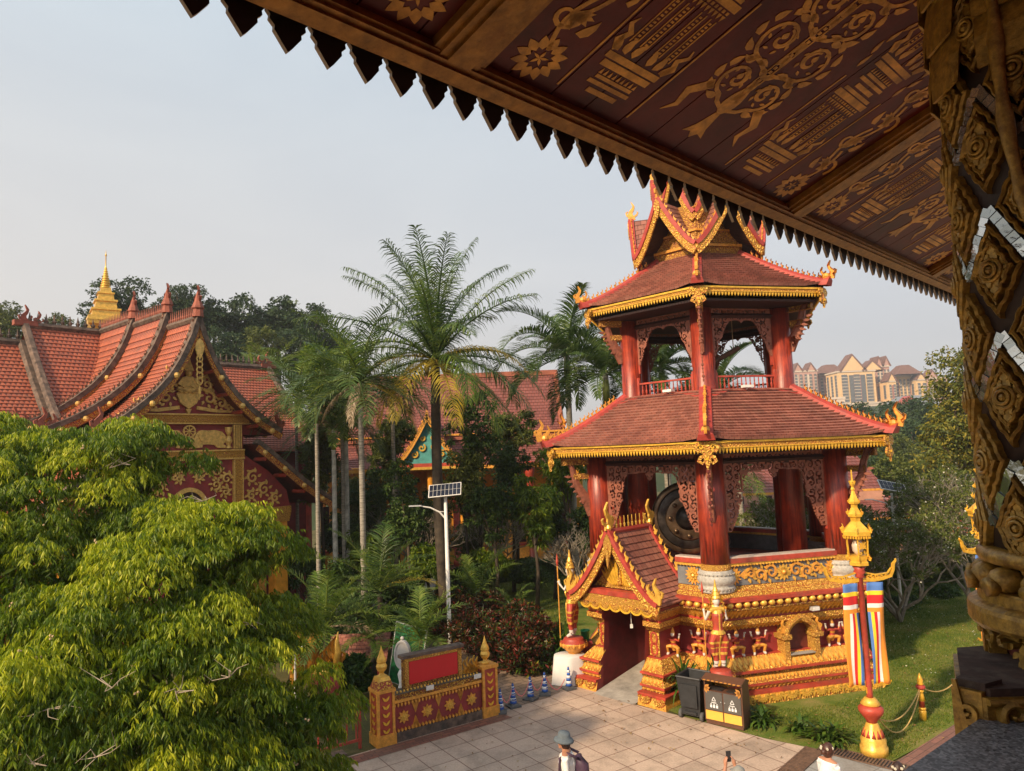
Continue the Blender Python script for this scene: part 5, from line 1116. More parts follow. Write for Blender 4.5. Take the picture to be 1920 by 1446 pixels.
# ================================================================== THE RED-ROOFED HALL BEHIND THE PALMS
hall = thing('prayer_hall', 'long red-roofed hall with gold columns and a turquoise gable half hidden by trees', 'hall', (-3, 40, 0))
def xr(mb, x0, x1, y0, z0, y1, z1, nc, m=0, under=1, pw=1.2): roof(mb, lambda u, v: (x0+(x1-x0)*u, y0+(y1-y0)*v, z0+(z1-z0)*v**pw), nc, 6, .03, .22, abs(x1-x0), m=m, under=under, th=.08)
mb = MB(); xr(mb, -8.5, 5.8, 1.0, 7.4, 5.0, 11.1, 20); xr(mb, 5.8, -8.5, 9.0, 7.4, 5.0, 11.1, 8); mb.build('upper_roof', [M_TILEM, M_DKRED], hall)
mb = MB(); xr(mb, -9.2, 7.2, -1.2, 5.65, 1.3, 7.1, 12); mb.build('lower_roof', [M_TILEM, M_DKRED], hall)
mb = MB(); mb.box((-1.3, 1.2, 7.22), (14.6, .3, .25), 0, 0); mb.box((-1.3, 1.02, 7.4), (14.6, .1, .1), 0, 1); mb.box((-1, -1.2, 5.55), (16.4, .2, .18), 0, 1); mb.box((-1.3, 5, 11.2), (14.4, .3, .3), 0, 0)
for x in (-8.5, 5.8): mb.tube([(x, 1, 7.5), (x, 3, 9.1), (x, 5, 11.2)], .15, 6, 0); flame(mb, lambda X, Y, H: Vector((x+X, 1+H, 7.6+Y)), .9, 1, .1, 1 if x > 0 else -1)
mb.build('roof_trim', [paint('red_brown_fascia', (.3, .09, .05), .2, 5, .7), M_GOLDO], hall)
mb = MB(); mb.box((-1, 5, 3.4), (13.5, 7.6, 6.8), 0, 0); mb.build('wall', M_ORW, hall)
for i in range(12):
    x = -8.3+i*1.34; mb = MB(); mb.lathe([(.26, 0), (.26, .3), (.2, .35), (.19, 4.6), (.26, 4.8), (.3, 5.45)], 12, (x, -.9, .3)); mb.build('hall_column', M_ORW if i % 3 else M_RED, hall, True)
    if i < 11 and i % 2 == 0:
        mb = MB(); Fw = frame((x+.67, 1.15, 0), (1, 0, 0), (0, 0, 1), (0, -1, 0)); mb.prism([(-.4, 1.2), (.4, 1.2), (.4, 3.6), (-.4, 3.6)], Fw, 0, .05, 0); mb.ribbon([(-.45, 1.1), (-.45, 3.7), (0, 4.3), (.45, 3.7), (.45, 1.1)], .14, Fw, 0, .12, 1); mb.prism(leaf2(0, 3.7, PI/2, 1.0, .5, 5), Fw, .02, .08, 1)
        mb.build('hall_window', [M_DARK, M_GOLD], hall)
mb = MB(); mb.box((-1, -.9, .85), (16.2, .18, .9), 0, 0); mb.box((-1, -.9, 1.33), (16.4, .3, .1), 0, 1); mb.box((-1, 0, .15), (17, 3.2, .3), 0, 2); mb.build('veranda_wall', [M_GOLDO, M_RED, M_BRICK], hall)
mb = MB(); cxg = -1.65
for s in (-1, 1):
    roof(mb, (lambda u, v, s=s: (cxg+s*1.75*(1-v), (-1.6+3.4*(u if s < 0 else 1-u)), 5.9+2.5*v**1.35)), 14, 2, .03, .2, 3.4, m=0, under=1, th=.06)
mb.build('porch_roof', [M_TILEM, M_DKRED], hall)
mb = MB(); Fg = frame((cxg, -1.5, 0), (1, 0, 0), (0, 0, 1), (0, -1, 0)); gg = [(1.7*(1-v), 5.85+2.5*v**1.35) for v in [i/8 for i in range(9)]]
mb.prism([(-x, z) for x, z in gg]+[(x, z) for x, z in gg[::-1][1:]], Fg, -.3, -.2, 0); mb.build('gable_field', paint('turquoise_gable', (.07, .3, .28), .2, 3, .6), hall)
mb = MB()
for s in (-1, 1):
    mb.ribbon([(s*x, z) for x, z in gg], .22, Fg, 0, .08, 0)
    for i in range(9): x, z = gg[i]; flame(mb, lambda X, Y, H: Fg(s*x+X, z+.05+Y, H), .34, 0, .05, s)
    for cx_, cy_, r_ in ((.35, 6.7, .22), (.75, 6.35, .2), (.3, 7.2, .15)): mb.ribbon(spiral(s*cx_, cy_, r_, 1, 1.2, s), .08, Fg, -.2, -.12, 1)
mb.box(Fg(0, 5.75, 0), (3.5, .2, .22), 0, 2); mb.box(Fg(0, 5.6, .02), (3.4, .2, .14), 0, 1); mb.build('gable_board', [M_GOLDO, M_GOLD, M_RED], hall)
# low building glimpsed through the tower
low = thing('low_building', 'low building with two red tiled roofs seen through the right opening of the tower', 'building', (15, 42, 0))
mb = MB(); xr(mb, -5, 6, -1, 3.4, 2.5, 5.4, 12, under=1, pw=1.05); mb.build('upper_roof', [M_TILEM, M_DKRED], low)
mb = MB(); xr(mb, -5.5, 6.5, -3, 2.0, -1.2, 2.8, 7, under=1, pw=1.05); mb.build('lower_roof', [M_TILEM, M_DKRED], low)
mb = MB(); mb.box((.5, .4, 1.7), (10.5, 2.9, 3.4), 0, 0); mb.box((.5, -1.0, 3.36), (11, .12, .12), 0, 1); mb.box((.5, -3.0, 1.95), (12, .12, .14), 0, 1); mb.box((.5, -1.6, .95), (10.5, 2.2, 1.9), 0, 0); mb.build('wall', [paint('salmon_wall', (.5, .25, .17), .15, 2, .7), M_GOLDO], low)
for i in range(6): mb = MB(); mb.box((0, 0, 0), (.5, .08, .4), 0, 0); mb.build('window', M_DARK, low).location = (-4+i*1.6, -1.06, 3.05)

# ================================================================== APARTMENT BLOCKS ON THE FAR RISE
M_BUFF = paint('buff_render', (.74, .5, .26), .06, .2, .8, bump=0); M_PLUM = paint('plum_render', (.33, .13, .12), .08, .2, .8, bump=0)
M_PINK = paint('pinkish_render', (.5, .29, .23), .08, .2, .8, bump=0); M_CREAM = paint('cream_render', (.6, .5, .4), .06, .2, .8, bump=0)
M_GLASS = paint('window_glass', (.13, .14, .15), .2, 1, .25, bump=0); M_DKROOF = paint('brown_roof', (.17, .085, .065), .15, .5, .8, bump=0); M_GREYR = paint('grey_roof', (.2, .22, .25), .1, .5, .8, bump=0)
WINM = {}
def winmesh(w_, h):
    k = (round(w_, 1), round(h, 1))
    if k not in WINM: mb = MB(); mb.box((0, 0, 0), (w_, .3, h)); mb.box((0, -.12, -h/2), (w_*1.15, .4, .35), 0, 1); WINM[k] = mb.mesh('window', [M_GLASS, M_CREAM])
    return WINM[k]
def block(label, px0, px1, pyt, pyb, Y, dep, wall, strips=(), gable=None, wins=(6, 3), rz=0., roofm=None, group='apartment blocks on the rise'):
    a, b = at(px0, pyt, Y), at(px1, pyt, Y); zb = at(px0, pyb, Y).z-12; w_ = b.x-a.x; z1 = (a.z+b.z)/2; cx_ = (a.x+b.x)/2
    o = thing('apartment_block', label, 'apartment block', (cx_, Y, zb), rz, group); H = z1-zb
    mb = MB(); mb.box((0, dep/2, H/2), (w_, dep, H)); mb.build('wall', wall, o)
    for (f0, f1, m) in strips: mb = MB(); mb.box(((f0+f1-1)*w_/2, -.15, H/2-1), ((f1-f0)*w_, .5, H-2)); mb.build('facade_strip', m, o)
    mb = MB(); mb.box((0, dep/2, H+.3), (w_*1.05, dep*1.05, .9), 0, 0)
    if gable:
        for (f, gw, gh, m) in gable:
            c_ = (f-.5)*w_; g_ = gw*w_/2; Fg_ = frame((c_, 0, H+.7), (1, 0, 0), (0, 0, 1), (0, -1, 0)); mb.prism([(-g_, 0), (g_, 0), (0, gh)], Fg_, -dep*.5, .4, 2)
            mb.ribbon([(-g_*1.15, -.4), (0, gh+.5), (g_*1.15, -.4)], 1.1, Fg_, -dep*.5, .6, 1)
    elif roofm: mb.poly_lathe([(max(w_, dep)*.74, H+.8, 1), (max(w_, dep)*.25, H+6.5, 1)], 4, PI/4)
    mb.build('roof', [M_CREAM, roofm or M_DKROOF, wall], o)
    nr, nc = wins; m_ = winmesh(w_/nc*.45, 1.7)
    if nr*nc:
        for i in range(nc):
            f = (i+.5)/nc
            for j in range(nr): put('window', m_, o, ((f-.5)*w_, -.45, H-2.5-j*(H-14)/max(nr, 1)))
        m2 = winmesh(2.2, 1.7); ns = max(1, min(4, int(dep/5)))
        for i in range(ns):
            for j in range(nr): put('window', m2, o, (-w_/2-.1, (i+.5)*dep/ns, H-2.5-j*(H-14)/nr), PI/2)
    return o
YB = 420
block('tall buff tower with a plum strip of windows and a peaked gable on top', 1570, 1640, 697, 757, YB, 16, M_BUFF, ((.3, .42, M_GLASS), (.42, .6, M_PLUM), (.6, .72, M_GLASS)), [(.42, .62, 9, M_BUFF), (.95, .5, 5, M_BUFF)], (9, 3))
block('grey-windowed tower just right of the tall buff tower', 1642, 1667, 688, 752, YB+14, 20, M_PINK, ((.2, .45, M_CREAM), (.7, .9, M_CREAM)), [(.25, .5, 5, M_PINK), (.8, .5, 5, M_PINK)], (9, 4))
block('pinkish tower at the far left of the row, nearest the tiled eave', 1487, 1532, 697, 752, YB+20, 16, M_PINK, ((.1, .2, M_CREAM), (.55, .65, M_CREAM)), [(.2, .35, 4, M_PINK), (.75, .35, 4, M_PINK)], (8, 5))
block('plum-roofed tower between the pinkish tower and the buff tower', 1535, 1572, 704, 752, YB+30, 16, M_PINK, ((.4, .6, M_PLUM),), None, (7, 4), roofm=M_DKROOF)
block('buff block with a steep brown roof in the middle of the row', 1676, 1712, 706, 748, YB, 14, M_BUFF, ((0, .2, M_PLUM), (.8, 1, M_PLUM)), None, (6, 5), roofm=M_DKROOF)
block('low-gabled wing left of the brown-roofed block', 1664, 1680, 716, 748, YB-4, 14, M_BUFF, ((.5, .8, M_PLUM),), [(.5, 1., 4, M_BUFF)], (5, 2))
block('buff block with a pink lower wall right of the brown-roofed block', 1717, 1736, 713, 748, YB-6, 14, M_BUFF, ((.75, 1., M_GLASS),), [(.5, .9, 3.5, M_BUFF)], (5, 2))
block('pale pink block half hidden by the yellowish tree', 1737, 1775, 710, 748, YB+10, 14, M_PINK, ((.1, .3, M_CREAM),), [(.3, .5, 4, M_PINK)], (5, 4))
block('long white low-rise under the tall buff tower', 1588, 1664, 757, 790, YB-60, 12, M_CREAM, (), None, (1, 7), group='low buildings below the blocks')
block('small white low-rise left of the long one', 1545, 1584, 748, 790, YB-50, 12, M_CREAM, (), None, (1, 4), group='low buildings below the blocks')
pv = thing('roofed_terrace', 'grey-roofed terrace building with a red gable below the apartment blocks', 'building', at(1708, 782, YB-80))
mb = MB(); mb.poly_lathe([(16, 4.5), (5, 10)], 4, PI/4); mb.build('roof', M_GREYR, pv)
mb = MB(); mb.prism([(-5, 0), (5, 0), (0, 4.5)], frame((-6, -11.5, 5), (1, 0, 0), (0, 0, 1), (0, -1, 0)), -6, 0, 0); mb.build('gable', M_RED, pv)
mb = MB(); mb.box((0, 0, -4), (20, 16, 9), 0, 0); mb.box((0, 0, 4), (20, 18, .8), 0, 0)
for i in range(7): mb.box((-9+3*i, -9, 2), (.6, .6, 4.5), 0, 0)
mb.build('terrace', M_CREAM, pv)
# ================================================================== PLANTS
BARK = paint('bark', (.16, .12, .085), .35, 6, .9, bump=.8); BARKG = paint('ringed_palm_bark', (.3, .27, .22), .35, 5, .9, bump=.8, stretch=(1, 1, 6)); BARKD = paint('dark_bark', (.06, .045, .03), .35, 6, .9, bump=.8)
def G_(*st): return [(p, c) for p, c in st]
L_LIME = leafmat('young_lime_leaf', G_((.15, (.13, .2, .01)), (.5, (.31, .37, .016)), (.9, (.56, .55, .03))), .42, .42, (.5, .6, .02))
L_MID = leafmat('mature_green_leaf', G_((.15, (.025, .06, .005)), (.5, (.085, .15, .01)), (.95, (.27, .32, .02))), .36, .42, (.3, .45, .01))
L_DARK = leafmat('dark_green_leaf', G_((.15, (.02, .055, .012)), (.55, (.05, .1, .018)), (.95, (.12, .18, .03))), .25)
L_OLIVE = leafmat('olive_leaf', G_((.15, (.05, .075, .015)), (.55, (.11, .14, .025)), (.95, (.22, .24, .05))), .3)
L_YEL = leafmat('yellowing_leaf', G_((.15, (.09, .1, .015)), (.55, (.22, .2, .025)), (.95, (.42, .34, .05))), .35)
L_FOR = leafmat('forest_leaf', G_((.15, (.018, .042, .016)), (.55, (.04, .078, .027)), (.95, (.09, .13, .04))), .2)
L_PALM = leafmat('palm_leaflet', G_((.15, (.03, .07, .015)), (.55, (.075, .13, .03)), (.95, (.17, .22, .06))), .3, .4)
L_PALML = leafmat('light_palm_leaflet', G_((.15, (.06, .12, .015)), (.55, (.13, .2, .03)), (.95, (.25, .3, .06))), .35, .4)
L_PALMY = leafmat('golden_palm_leaflet', G_((.15, (.25, .2, .02)), (.55, (.45, .34, .035)), (.95, (.6, .46, .08))), .35, .45)
L_DEAD = leafmat('dry_palm_leaflet', G_((.15, (.2, .14, .08)), (.55, (.34, .26, .17)), (.95, (.5, .42, .32))), .2, .7)
L_CRO = leafmat('croton_leaf', G_((.1, (.02, .03, .01)), (.35, (.03, .06, .01)), (.5, (.16, .02, .012)), (.68, (.09, .03, .02)), (.8, (.05, .1, .01)), (.97, (.4, .25, .02))), .2, .35)
L_STRAP = leafmat('strap_leaf', G_((.15, (.02, .05, .008)), (.6, (.06, .12, .015)), (.95, (.17, .24, .04))), .25, .35)
L_FLW = leafmat('white_blossom', G_((.1, (.6, .55, .4)), (.9, (.8, .78, .7))), .3, .6)
def unit(a): return a/np.maximum(np.linalg.norm(a, axis=-1, keepdims=True), 1e-9)
def leafgeo(B, D, L, W, g, fold=.35, curl=.25):
    """n leaves: base B, direction D, length L, width W"""
    n = len(B); D = unit(D); r = g.normal(size=(n, 3)); Sd = unit(np.cross(D, r)); Nn = np.cross(D, Sd)
    L = np.broadcast_to(L, n)[:, None]; W = np.broadcast_to(W, n)[:, None]
    m = B+D*L*.45; V = np.empty((n, 4, 3)); V[:, 0] = B; V[:, 1] = m-Sd*W/2+Nn*W*fold; V[:, 2] = B+D*L-np.array([0, 0, 1])*L*curl*.4; V[:, 3] = m+Sd*W/2+Nn*W*fold
    i = np.arange(n)[:, None]*4; F = np.concatenate([i+[0, 1, 2], i+[0, 2, 3]]).reshape(-1, 3); return V.reshape(-1, 3), F
def sph(g, n, lo=-1., hi=1.):
    z = g.uniform(lo, hi, n); a = g.uniform(0, 2*PI, n); r = np.sqrt(1-z*z); return np.c_[r*np.cos(a), r*np.sin(a), z]
def link(name, me, parent=None, loc=(0, 0, 0)):
    o = bpy.data.objects.new(name, me); COL.objects.link(o); o.location = loc
    if parent: o.parent = parent
    return o
# ---- the big lychee-like tree in the left foreground
def foreground_tree():
    g = np.random.default_rng(11); base = Vector((-6.4, 11.2, 0)); E = []
    for px, py, r, Y, sq in ((105, 975, 178, 12.0, 1.), (-70, 945, 170, 12.2, 1.), (-10, 1130, 150, 10.3, 1.), (258, 872, 70, 12.2, 1.), (235, 990, 90, 11.8, 1.), (420, 1040, 92, 11.6, 1.1), (480, 1005, 40, 11.4, 1.), (300, 1120, 140, 10.8, 1.), (465, 1190, 72, 11.2, 1.), (130, 1240, 130, 9.6, 1.), (330, 1300, 150, 9.8, 1.), (500, 1370, 105, 10.4, 1.), (600, 1330, 44, 11.0, .8), (530, 1460, 90, 10.5, 1.), (40, 1400, 190, 9.0, 1.), (300, 1520, 200, 9.2, 1.), (0, 1550, 220, 8.8, 1.)):
        c = at(px, py, Y); E.append((np.array(c), r*Y/FPX*np.array([1, 1, sq])))
    lobes = []; rr = .5
    for k, (c, r) in enumerate(E):
        P = c+sph(g, 260, -.5, 1.)*r*.86; keep = []
        for p in P:
            if any((((p-c2)/(r2*.8))**2).sum() < 1 for j, (c2, r2) in enumerate(E) if j != k): continue
            if (p-c)@np.array([0, -1, 0]) < -.55*r[0]: continue
            if any(np.linalg.norm(p-q) < .40 for q in keep+[l[0] for l in lobes if np.linalg.norm(l[0]-p) < 1]): continue
            keep.append(p)
        for p in keep:
            if g.uniform() < .14: continue
            lobes.append((p+unit(p-c)*g.normal(0, .12), g.uniform(.3, .58), unit(p-c), p[2]-c[2]))
    Bs, Ds, Ls, Ms = [], [], [], []
    for p, r, n0, dz in lobes:
        nt_ = int(150*(r/.45)**2); d = sph(g, nt_, -.25, 1.); d = d+n0*.25; d = unit(d); A = p+d*np.array([r, r, r*g.uniform(.5, .95)])*g.uniform(.55, 1., nt_)[:, None]
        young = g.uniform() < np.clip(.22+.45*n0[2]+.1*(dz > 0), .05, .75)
        for a, dd in zip(A, d):
            m = 7; t = np.linspace(.05, 1, m)[:, None]; h = np.array([dd[0], dd[1], 0]); h = h/max(np.linalg.norm(h), .2); tw = h*.75+np.array([0, 0, .25])+g.normal(0, .25, 3); Lt = g.uniform(.08, .17)
            B = a+tw*t*Lt-np.array([0, 0, 1])*t*t*Lt*.7; sd = np.cross(tw, [0, 0, 1]); sd = sd/max(np.linalg.norm(sd), .1); sgn = np.where(np.arange(m) % 2 == 0, 1, -1)[:, None]
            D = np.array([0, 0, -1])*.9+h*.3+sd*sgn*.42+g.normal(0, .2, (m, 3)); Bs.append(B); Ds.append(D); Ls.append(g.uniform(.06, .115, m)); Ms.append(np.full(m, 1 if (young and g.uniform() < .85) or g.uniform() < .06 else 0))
    # inner foliage that closes the crown
    for c, r in E: n = int(1900*r[0]); P = c+sph(g, n)*r*g.uniform(.45, .85, (n, 1)); Bs.append(P); Ds.append(g.normal(0, .5, (n, 3))+[0, 0, -.8]); Ls.append(g.uniform(.13, .2, n)); Ms.append(np.zeros(n))
    B = np.concatenate(Bs); D = np.concatenate(Ds); L = np.concatenate(Ls); M = np.concatenate(Ms); print('fg leaves', len(B), 'lobes', len(lobes))
    V, F = leafgeo(B, D, L, L*.25, g); mi = np.concatenate([M, M]); mi = np.stack([M, M], 0).reshape(-1)
    o = thing('broadleaf_tree', 'large bushy tree with drooping lime-green leaves filling the lower left foreground', 'tree', base)
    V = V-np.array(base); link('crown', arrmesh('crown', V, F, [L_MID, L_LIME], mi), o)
    mb = MB(); mb.tube([(0, 0, 0), (.05, .1, .8), (-.1, .1, 1.6), (.1, 0, 2.3)], [.3, .24, .2, .17], 10)
    for c, r in E: q = Vector(c)-base; mb.tube([(0, 0, 1.5), q*.45+Vector((0, 0, 1.2)), q*.8+Vector((0, 0, .5)), q], [.14, .09, .05, .02], 6)
    mb.build('trunk', BARK, o, True)
    gg = random.Random(3)
    for px, py, Y in ((380, 940, 10.9), (300, 1180, 9.6), (210, 1290, 8.3), (90, 1330, 8.1), (330, 1300, 8.6), (470, 1170, 10.2), (60, 1430, 7.9), (180, 1420, 8.0), (430, 1270, 9.0), (230, 870, 11.2)):
        c_ = at(px, py, Y)-base; mb = MB()
        for k in range(5):
            d = Vector((gg.uniform(-1, 1), gg.uniform(-.4, .2), gg.uniform(-.3, .5))); p1_ = c_+d*.22; mb.tube([c_, p1_, p1_+Vector((gg.uniform(-.2, .2), -.05, gg.uniform(-.12, .2)))], [.007, .005, .002], 4)
        mb.build('bare_twig', paint('grey_twig', (.33, .27, .2), .3, 10, .9), o)
    for k in range(46):
        mb = MB()
        c, r = E[gg.choice([0, 2, 3, 5, 7, 8, 9, 10, 11, 14])]; a = gg.uniform(-2.6, -.5); e = gg.uniform(-.5, .9); d = Vector((cos(a)*cos(e), sin(a)*cos(e), sin(e))); p = Vector(c)+Vector((d.x*r[0], d.y*r[1], d.z*r[2]))*1.12-base
        for q in range(3): mb.ball(p+Vector((gg.uniform(-.03, .03), gg.uniform(-.03, .03), gg.uniform(-.04, .02))), .016, 5)
        mb.build('seed_cluster', paint('tan_seed', (.5, .36, .2), .2, 9, .7), o)
foreground_tree()
# ---- generic trees
def crownmesh(name, ells, n, L, W, mat, seed, droop=.3, shell=.55, lump=.35, mats2=None, p2=0.):
    """ells: (centre, radii); leaves gather in clumps spread through the outer part of each ellipsoid"""
    g = np.random.default_rng(seed); tot = sum(float(np.prod(r))**(2/3) for c, r in ells); Bs, Ds = [], []
    for c, r in ells:
        r = np.array(r, float); k = int(n*float(np.prod(r))**(2/3)/tot); per = 26; nc = max(3, k//per)
        C = np.array(c)+sph(g, nc, -.75, 1.)*r*(g.uniform(shell, 1., (nc, 1))); cl = lump*float(r.mean())*g.uniform(.5, 1.15, (nc, 1, 1))
        off = sph(g, nc*per).reshape(nc, per, 3)*g.uniform(.3, 1., (nc, per, 1))*cl*np.array([1, 1, .6]); P = (C[:, None]+off).reshape(-1, 3); Bs.append(P)
        Ds.append(unit(off.reshape(-1, 3))*.8+g.normal(0, .45, (len(P), 3))+[0, 0, -droop])
    B = np.concatenate(Bs); D = np.concatenate(Ds); l_ = L*g.uniform(.6, 1.3, len(B)); V, F = leafgeo(B, D, l_, l_*W, g)
    mi = None; ms = [mat]
    if mats2: q = (g.uniform(0, 1, len(B)) < p2).astype(int); mi = np.stack([q, q], 0).reshape(-1); ms = [mat, mats2]
    return arrmesh(name, V, F, ms, mi)
def trunkmesh(pts, rad, limbs, mat, gseed=0):
    mb = MB(); mb.tube(pts, rad, 8); g = random.Random(gseed)
    for q, (a, b) in limbs:
        a, b = Vector(a), Vector(b); m_ = (a+b)/2+Vector((g.uniform(-.1, .1), g.uniform(-.1, .1), .08))*(b-a).length; mb.tube([a, m_, b], [q, q*.7, q*.25], 6)
    return mb.mesh('trunk', mat, True)
def tree(name, label, px, py, Y, rx, ry, mat, n=5000, L=.2, W=.45, seed=1, blobs=7, group=None, base=None, droop=.3, tr=.12, bark=None, cat='tree', lump=.35, mats2=None, p2=0., shell=.55, zg=0.):
    """crown centred on a photo point at distance Y, rx and ry its half-size in photo pixels"""
    c = at(px, py, Y); sx_, sz_ = rx*Y/FPX, ry*Y/FPX; g = random.Random(seed); b = Vector(base) if base else Vector((c.x, Y, zg))
    o = thing(name, label, cat, b, 0, group); cc = c-b; ells = []
    for i in range(blobs):
        a = g.uniform(0, 2*PI); f = g.uniform(.15, .62); z = g.uniform(-.55, .62); q = g.uniform(.36, .56); ells.append(((cc.x+cos(a)*sx_*f, cc.y+sin(a)*sx_*f, cc.z+z*sz_), (sx_*q, sx_*q, sz_*q)))
    link('crown', crownmesh('crown', ells, n, L, W, mat, seed, droop, shell, lump, mats2, p2), o)
    top = max(.3, cc.z-sz_*.5); link('trunk', trunkmesh([(0, 0, 0), (cc.x*.3+.1, cc.y*.3, top*.5), (cc.x*.7, cc.y*.7, top)], [tr*1.4, tr, tr*.8], [(tr*.5, ((cc.x*.6, cc.y*.6, top*.85), e[0])) for e in ells], bark or BARK, seed), o)
    return o
def tcopy(src, label, px, py, Y, scale, rz, zc=None):
    c = at(px, py, Y); o = copy_tree(src); o['label'] = label; o.scale = (scale,)*3; o.rotation_euler = (0, 0, rz)
    h = src['ch']*scale; o.location = (c.x, Y, c.z-h); return o
# forest trees on the two rises: three kinds, copied with their trunks
FK = []
for i, (mat, L) in enumerate(((L_FOR, .42), (L_FOR, .5), (L_OLIVE, .4))):
    o = tree('forest_tree', 'x', 960, 848, 60, 90, 80, mat, 7000, L, .5, 30+i, 11, 'wooded rise behind the temple', (at(960, 848, 60).x, 60, at(960, 848, 60).z-9), .2, .3); o['ch'] = 9.0; FK.append(o)
LF = [(232, 575, 62, .62, 0, 'dark tree immediately right of the golden stupa'), (300, 590, 66, .5, 1, 'dark tree behind the middle ridge of the stepped roof'), (345, 572, 68, .52, 0, 'tall dark tree rising between the two front roof peaks'), (402, 600, 70, .6, 1, 'dark tree just right of the foremost roof peak'),
      (455, 612, 72, .75, 0, 'round dark tree above the right hall roof'), (520, 605, 74, .85, 1, 'broadest and highest dark tree on the rise right of the temple'), (585, 620, 76, .7, 0, 'dark tree at the right of the broadest one on the rise'), (630, 650, 78, .6, 1, 'dark tree lowest on the rise, left of the coconut palm'),
      (480, 660, 66, .6, 2, 'olive tree low on the rise over the right hall roof'), (560, 665, 68, .65, 0, 'dark tree low on the rise behind the slender palms'), (185, 600, 60, .38, 0, 'small dark tree left of the golden stupa'), (90, 625, 64, .5, 2, 'olive tree behind the left hall ridge'), (5, 610, 62, .6, 2, 'brownish tree cut by the left edge of the photo'), (420, 660, 60, .5, 0, 'dark tree directly behind the right hall ridge')]
RF = [(1690, 800, 105, 1.0, 0, 'dark tree in front of the long white low-rise'), (1740, 790, 110, 1.1, 1, 'dark tree below the roofed terrace'), (1650, 815, 100, .9, 1, 'dark tree rising beside the flame tip of the lower eave'), (1720, 840, 90, .9, 0, 'dark tree lower down the right-hand slope'), (1670, 860, 85, .8, 2, 'olive tree beneath the right corner of the lower eave'),
      (1600, 800, 110, .9, 0, 'dark tree peeping over the lower roof of the tower'), (1780, 830, 95, .9, 2, 'olive tree behind the yellowish tree'), (1700, 900, 60, .62, 2, 'olive tree behind the red arched canopy'), (1770, 910, 58, .7, 2, 'olive tree right of the red arched canopy'), (1640, 900, 62, .55, 0, 'dark tree left of the solar lamp with two arms'), (1560, 905, 70, .6, 0, 'dark tree just right of the lower fretwork')]
used = set()
for grp, lst in (('wooded rise behind the temple', LF), ('wooded slope below the apartment blocks', RF)):
    for i, (px, py, Y, sc, k, lab) in enumerate(lst):
        if k not in used and grp[-1] == 'e': used.add(k); c = at(px, py, Y); o = FK[k]; o['label'] = lab; o.scale = (sc,)*3; o.location = (c.x, Y, c.z-9*sc)
        else: o = tcopy(FK[k], lab, px, py, Y, sc, i*1.3)
        o['group'] = grp
for o in COL.objects:
    if 'ch' in o: del o['ch']
tree('yellowish_tree', 'tall tree with yellowish sparse leaves against the sky beside the carved column', 1812, 785, 44, 92, 150, L_YEL, 20000, .24, .5, 77, 20, None, None, .3, .2, mats2=L_OLIVE, p2=.45, lump=.3)
tree('roadside_tree', 'light green leafy tree behind the slender palms, left of the coconut palm', 600, 690, 44, 45, 60, L_MID, 4000, .25, .45, 61, 7, None, None, .3, .15)
MT = [(890, 800, 31, 62, 85, L_DARK, 'dark tree with fine leaves right behind the coconut palm trunk'), (762, 955, 28, 52, 88, L_DARK, 'dark slender tree left of the white solar lamp pole'), (868, 900, 30, 50, 90, L_OLIVE, 'olive tree behind the solar panel'), (925, 965, 29, 52, 75, L_DARK, 'dark tree right of the solar lamp in front of the gold columns'),
      (1000, 960, 29, 50, 85, L_MID, 'mid green tree with a thin straight trunk on the lawn'), (1060, 905, 33, 62, 75, L_MID, 'dense green tree at the left edge of the tower eave'), (600, 870, 30, 48, 75, L_OLIVE, 'pale olive tree behind the slender palm trunks'), (700, 960, 33, 48, 80, L_DARK, 'dark tree between the palm trunks and the solar lamp'), (655, 950, 36, 40, 70, L_OLIVE, 'olive shrub tree far behind the palm trunks'), (1105, 980, 30, 38, 60, L_DARK, 'dark tree beside the left column of the tower'), (555, 900, 34, 40, 60, L_DARK, 'dark tree beside the right eave of the temple'),
      (815, 985, 32, 46, 62, L_DARK, 'dark tree behind the coconut trunk, low crown'), (730, 885, 35, 44, 60, L_OLIVE, 'olive tree below the red roof, left of the turquoise gable'), (955, 880, 33, 46, 55, L_DARK, 'dark tree under the right end of the red roof'), (1035, 985, 31, 40, 55, L_DARK, 'dark tree behind the thin straight trunk on the lawn'), (640, 1010, 31, 46, 50, L_DARK, 'dark low tree among the palm trunks'), (890, 1010, 34, 50, 45, L_OLIVE, 'olive tree low behind the clipped hedge'), (960, 800, 35, 50, 50, L_OLIVE, 'olive tree in front of the red roof, right of the coconut palm'), (740, 820, 34, 38, 45, L_OLIVE, 'olive tree in front of the red roof, left of the turquoise gable'),
      (690, 1040, 29, 44, 42, L_MID, 'mid green low tree behind the low feathery palms'), (800, 1060, 28, 44, 38, L_MID, 'mid green low tree left of the solar lamp pole'), (915, 1060, 30, 46, 36, L_MID, 'mid green low tree right of the solar lamp pole')]
for i, (px, py, Y, rx, ry, m, lab) in enumerate(MT): tree('garden_tree', lab, px, py, Y, rx, ry, m, 5200, .17 if m is not L_MID else .22, .42 if m is not L_MID else .3, 100+i, 8, 'garden trees between the plaza and the prayer hall', None, .35 if m is not L_MID else .8, .07, BARKD, lump=.3)
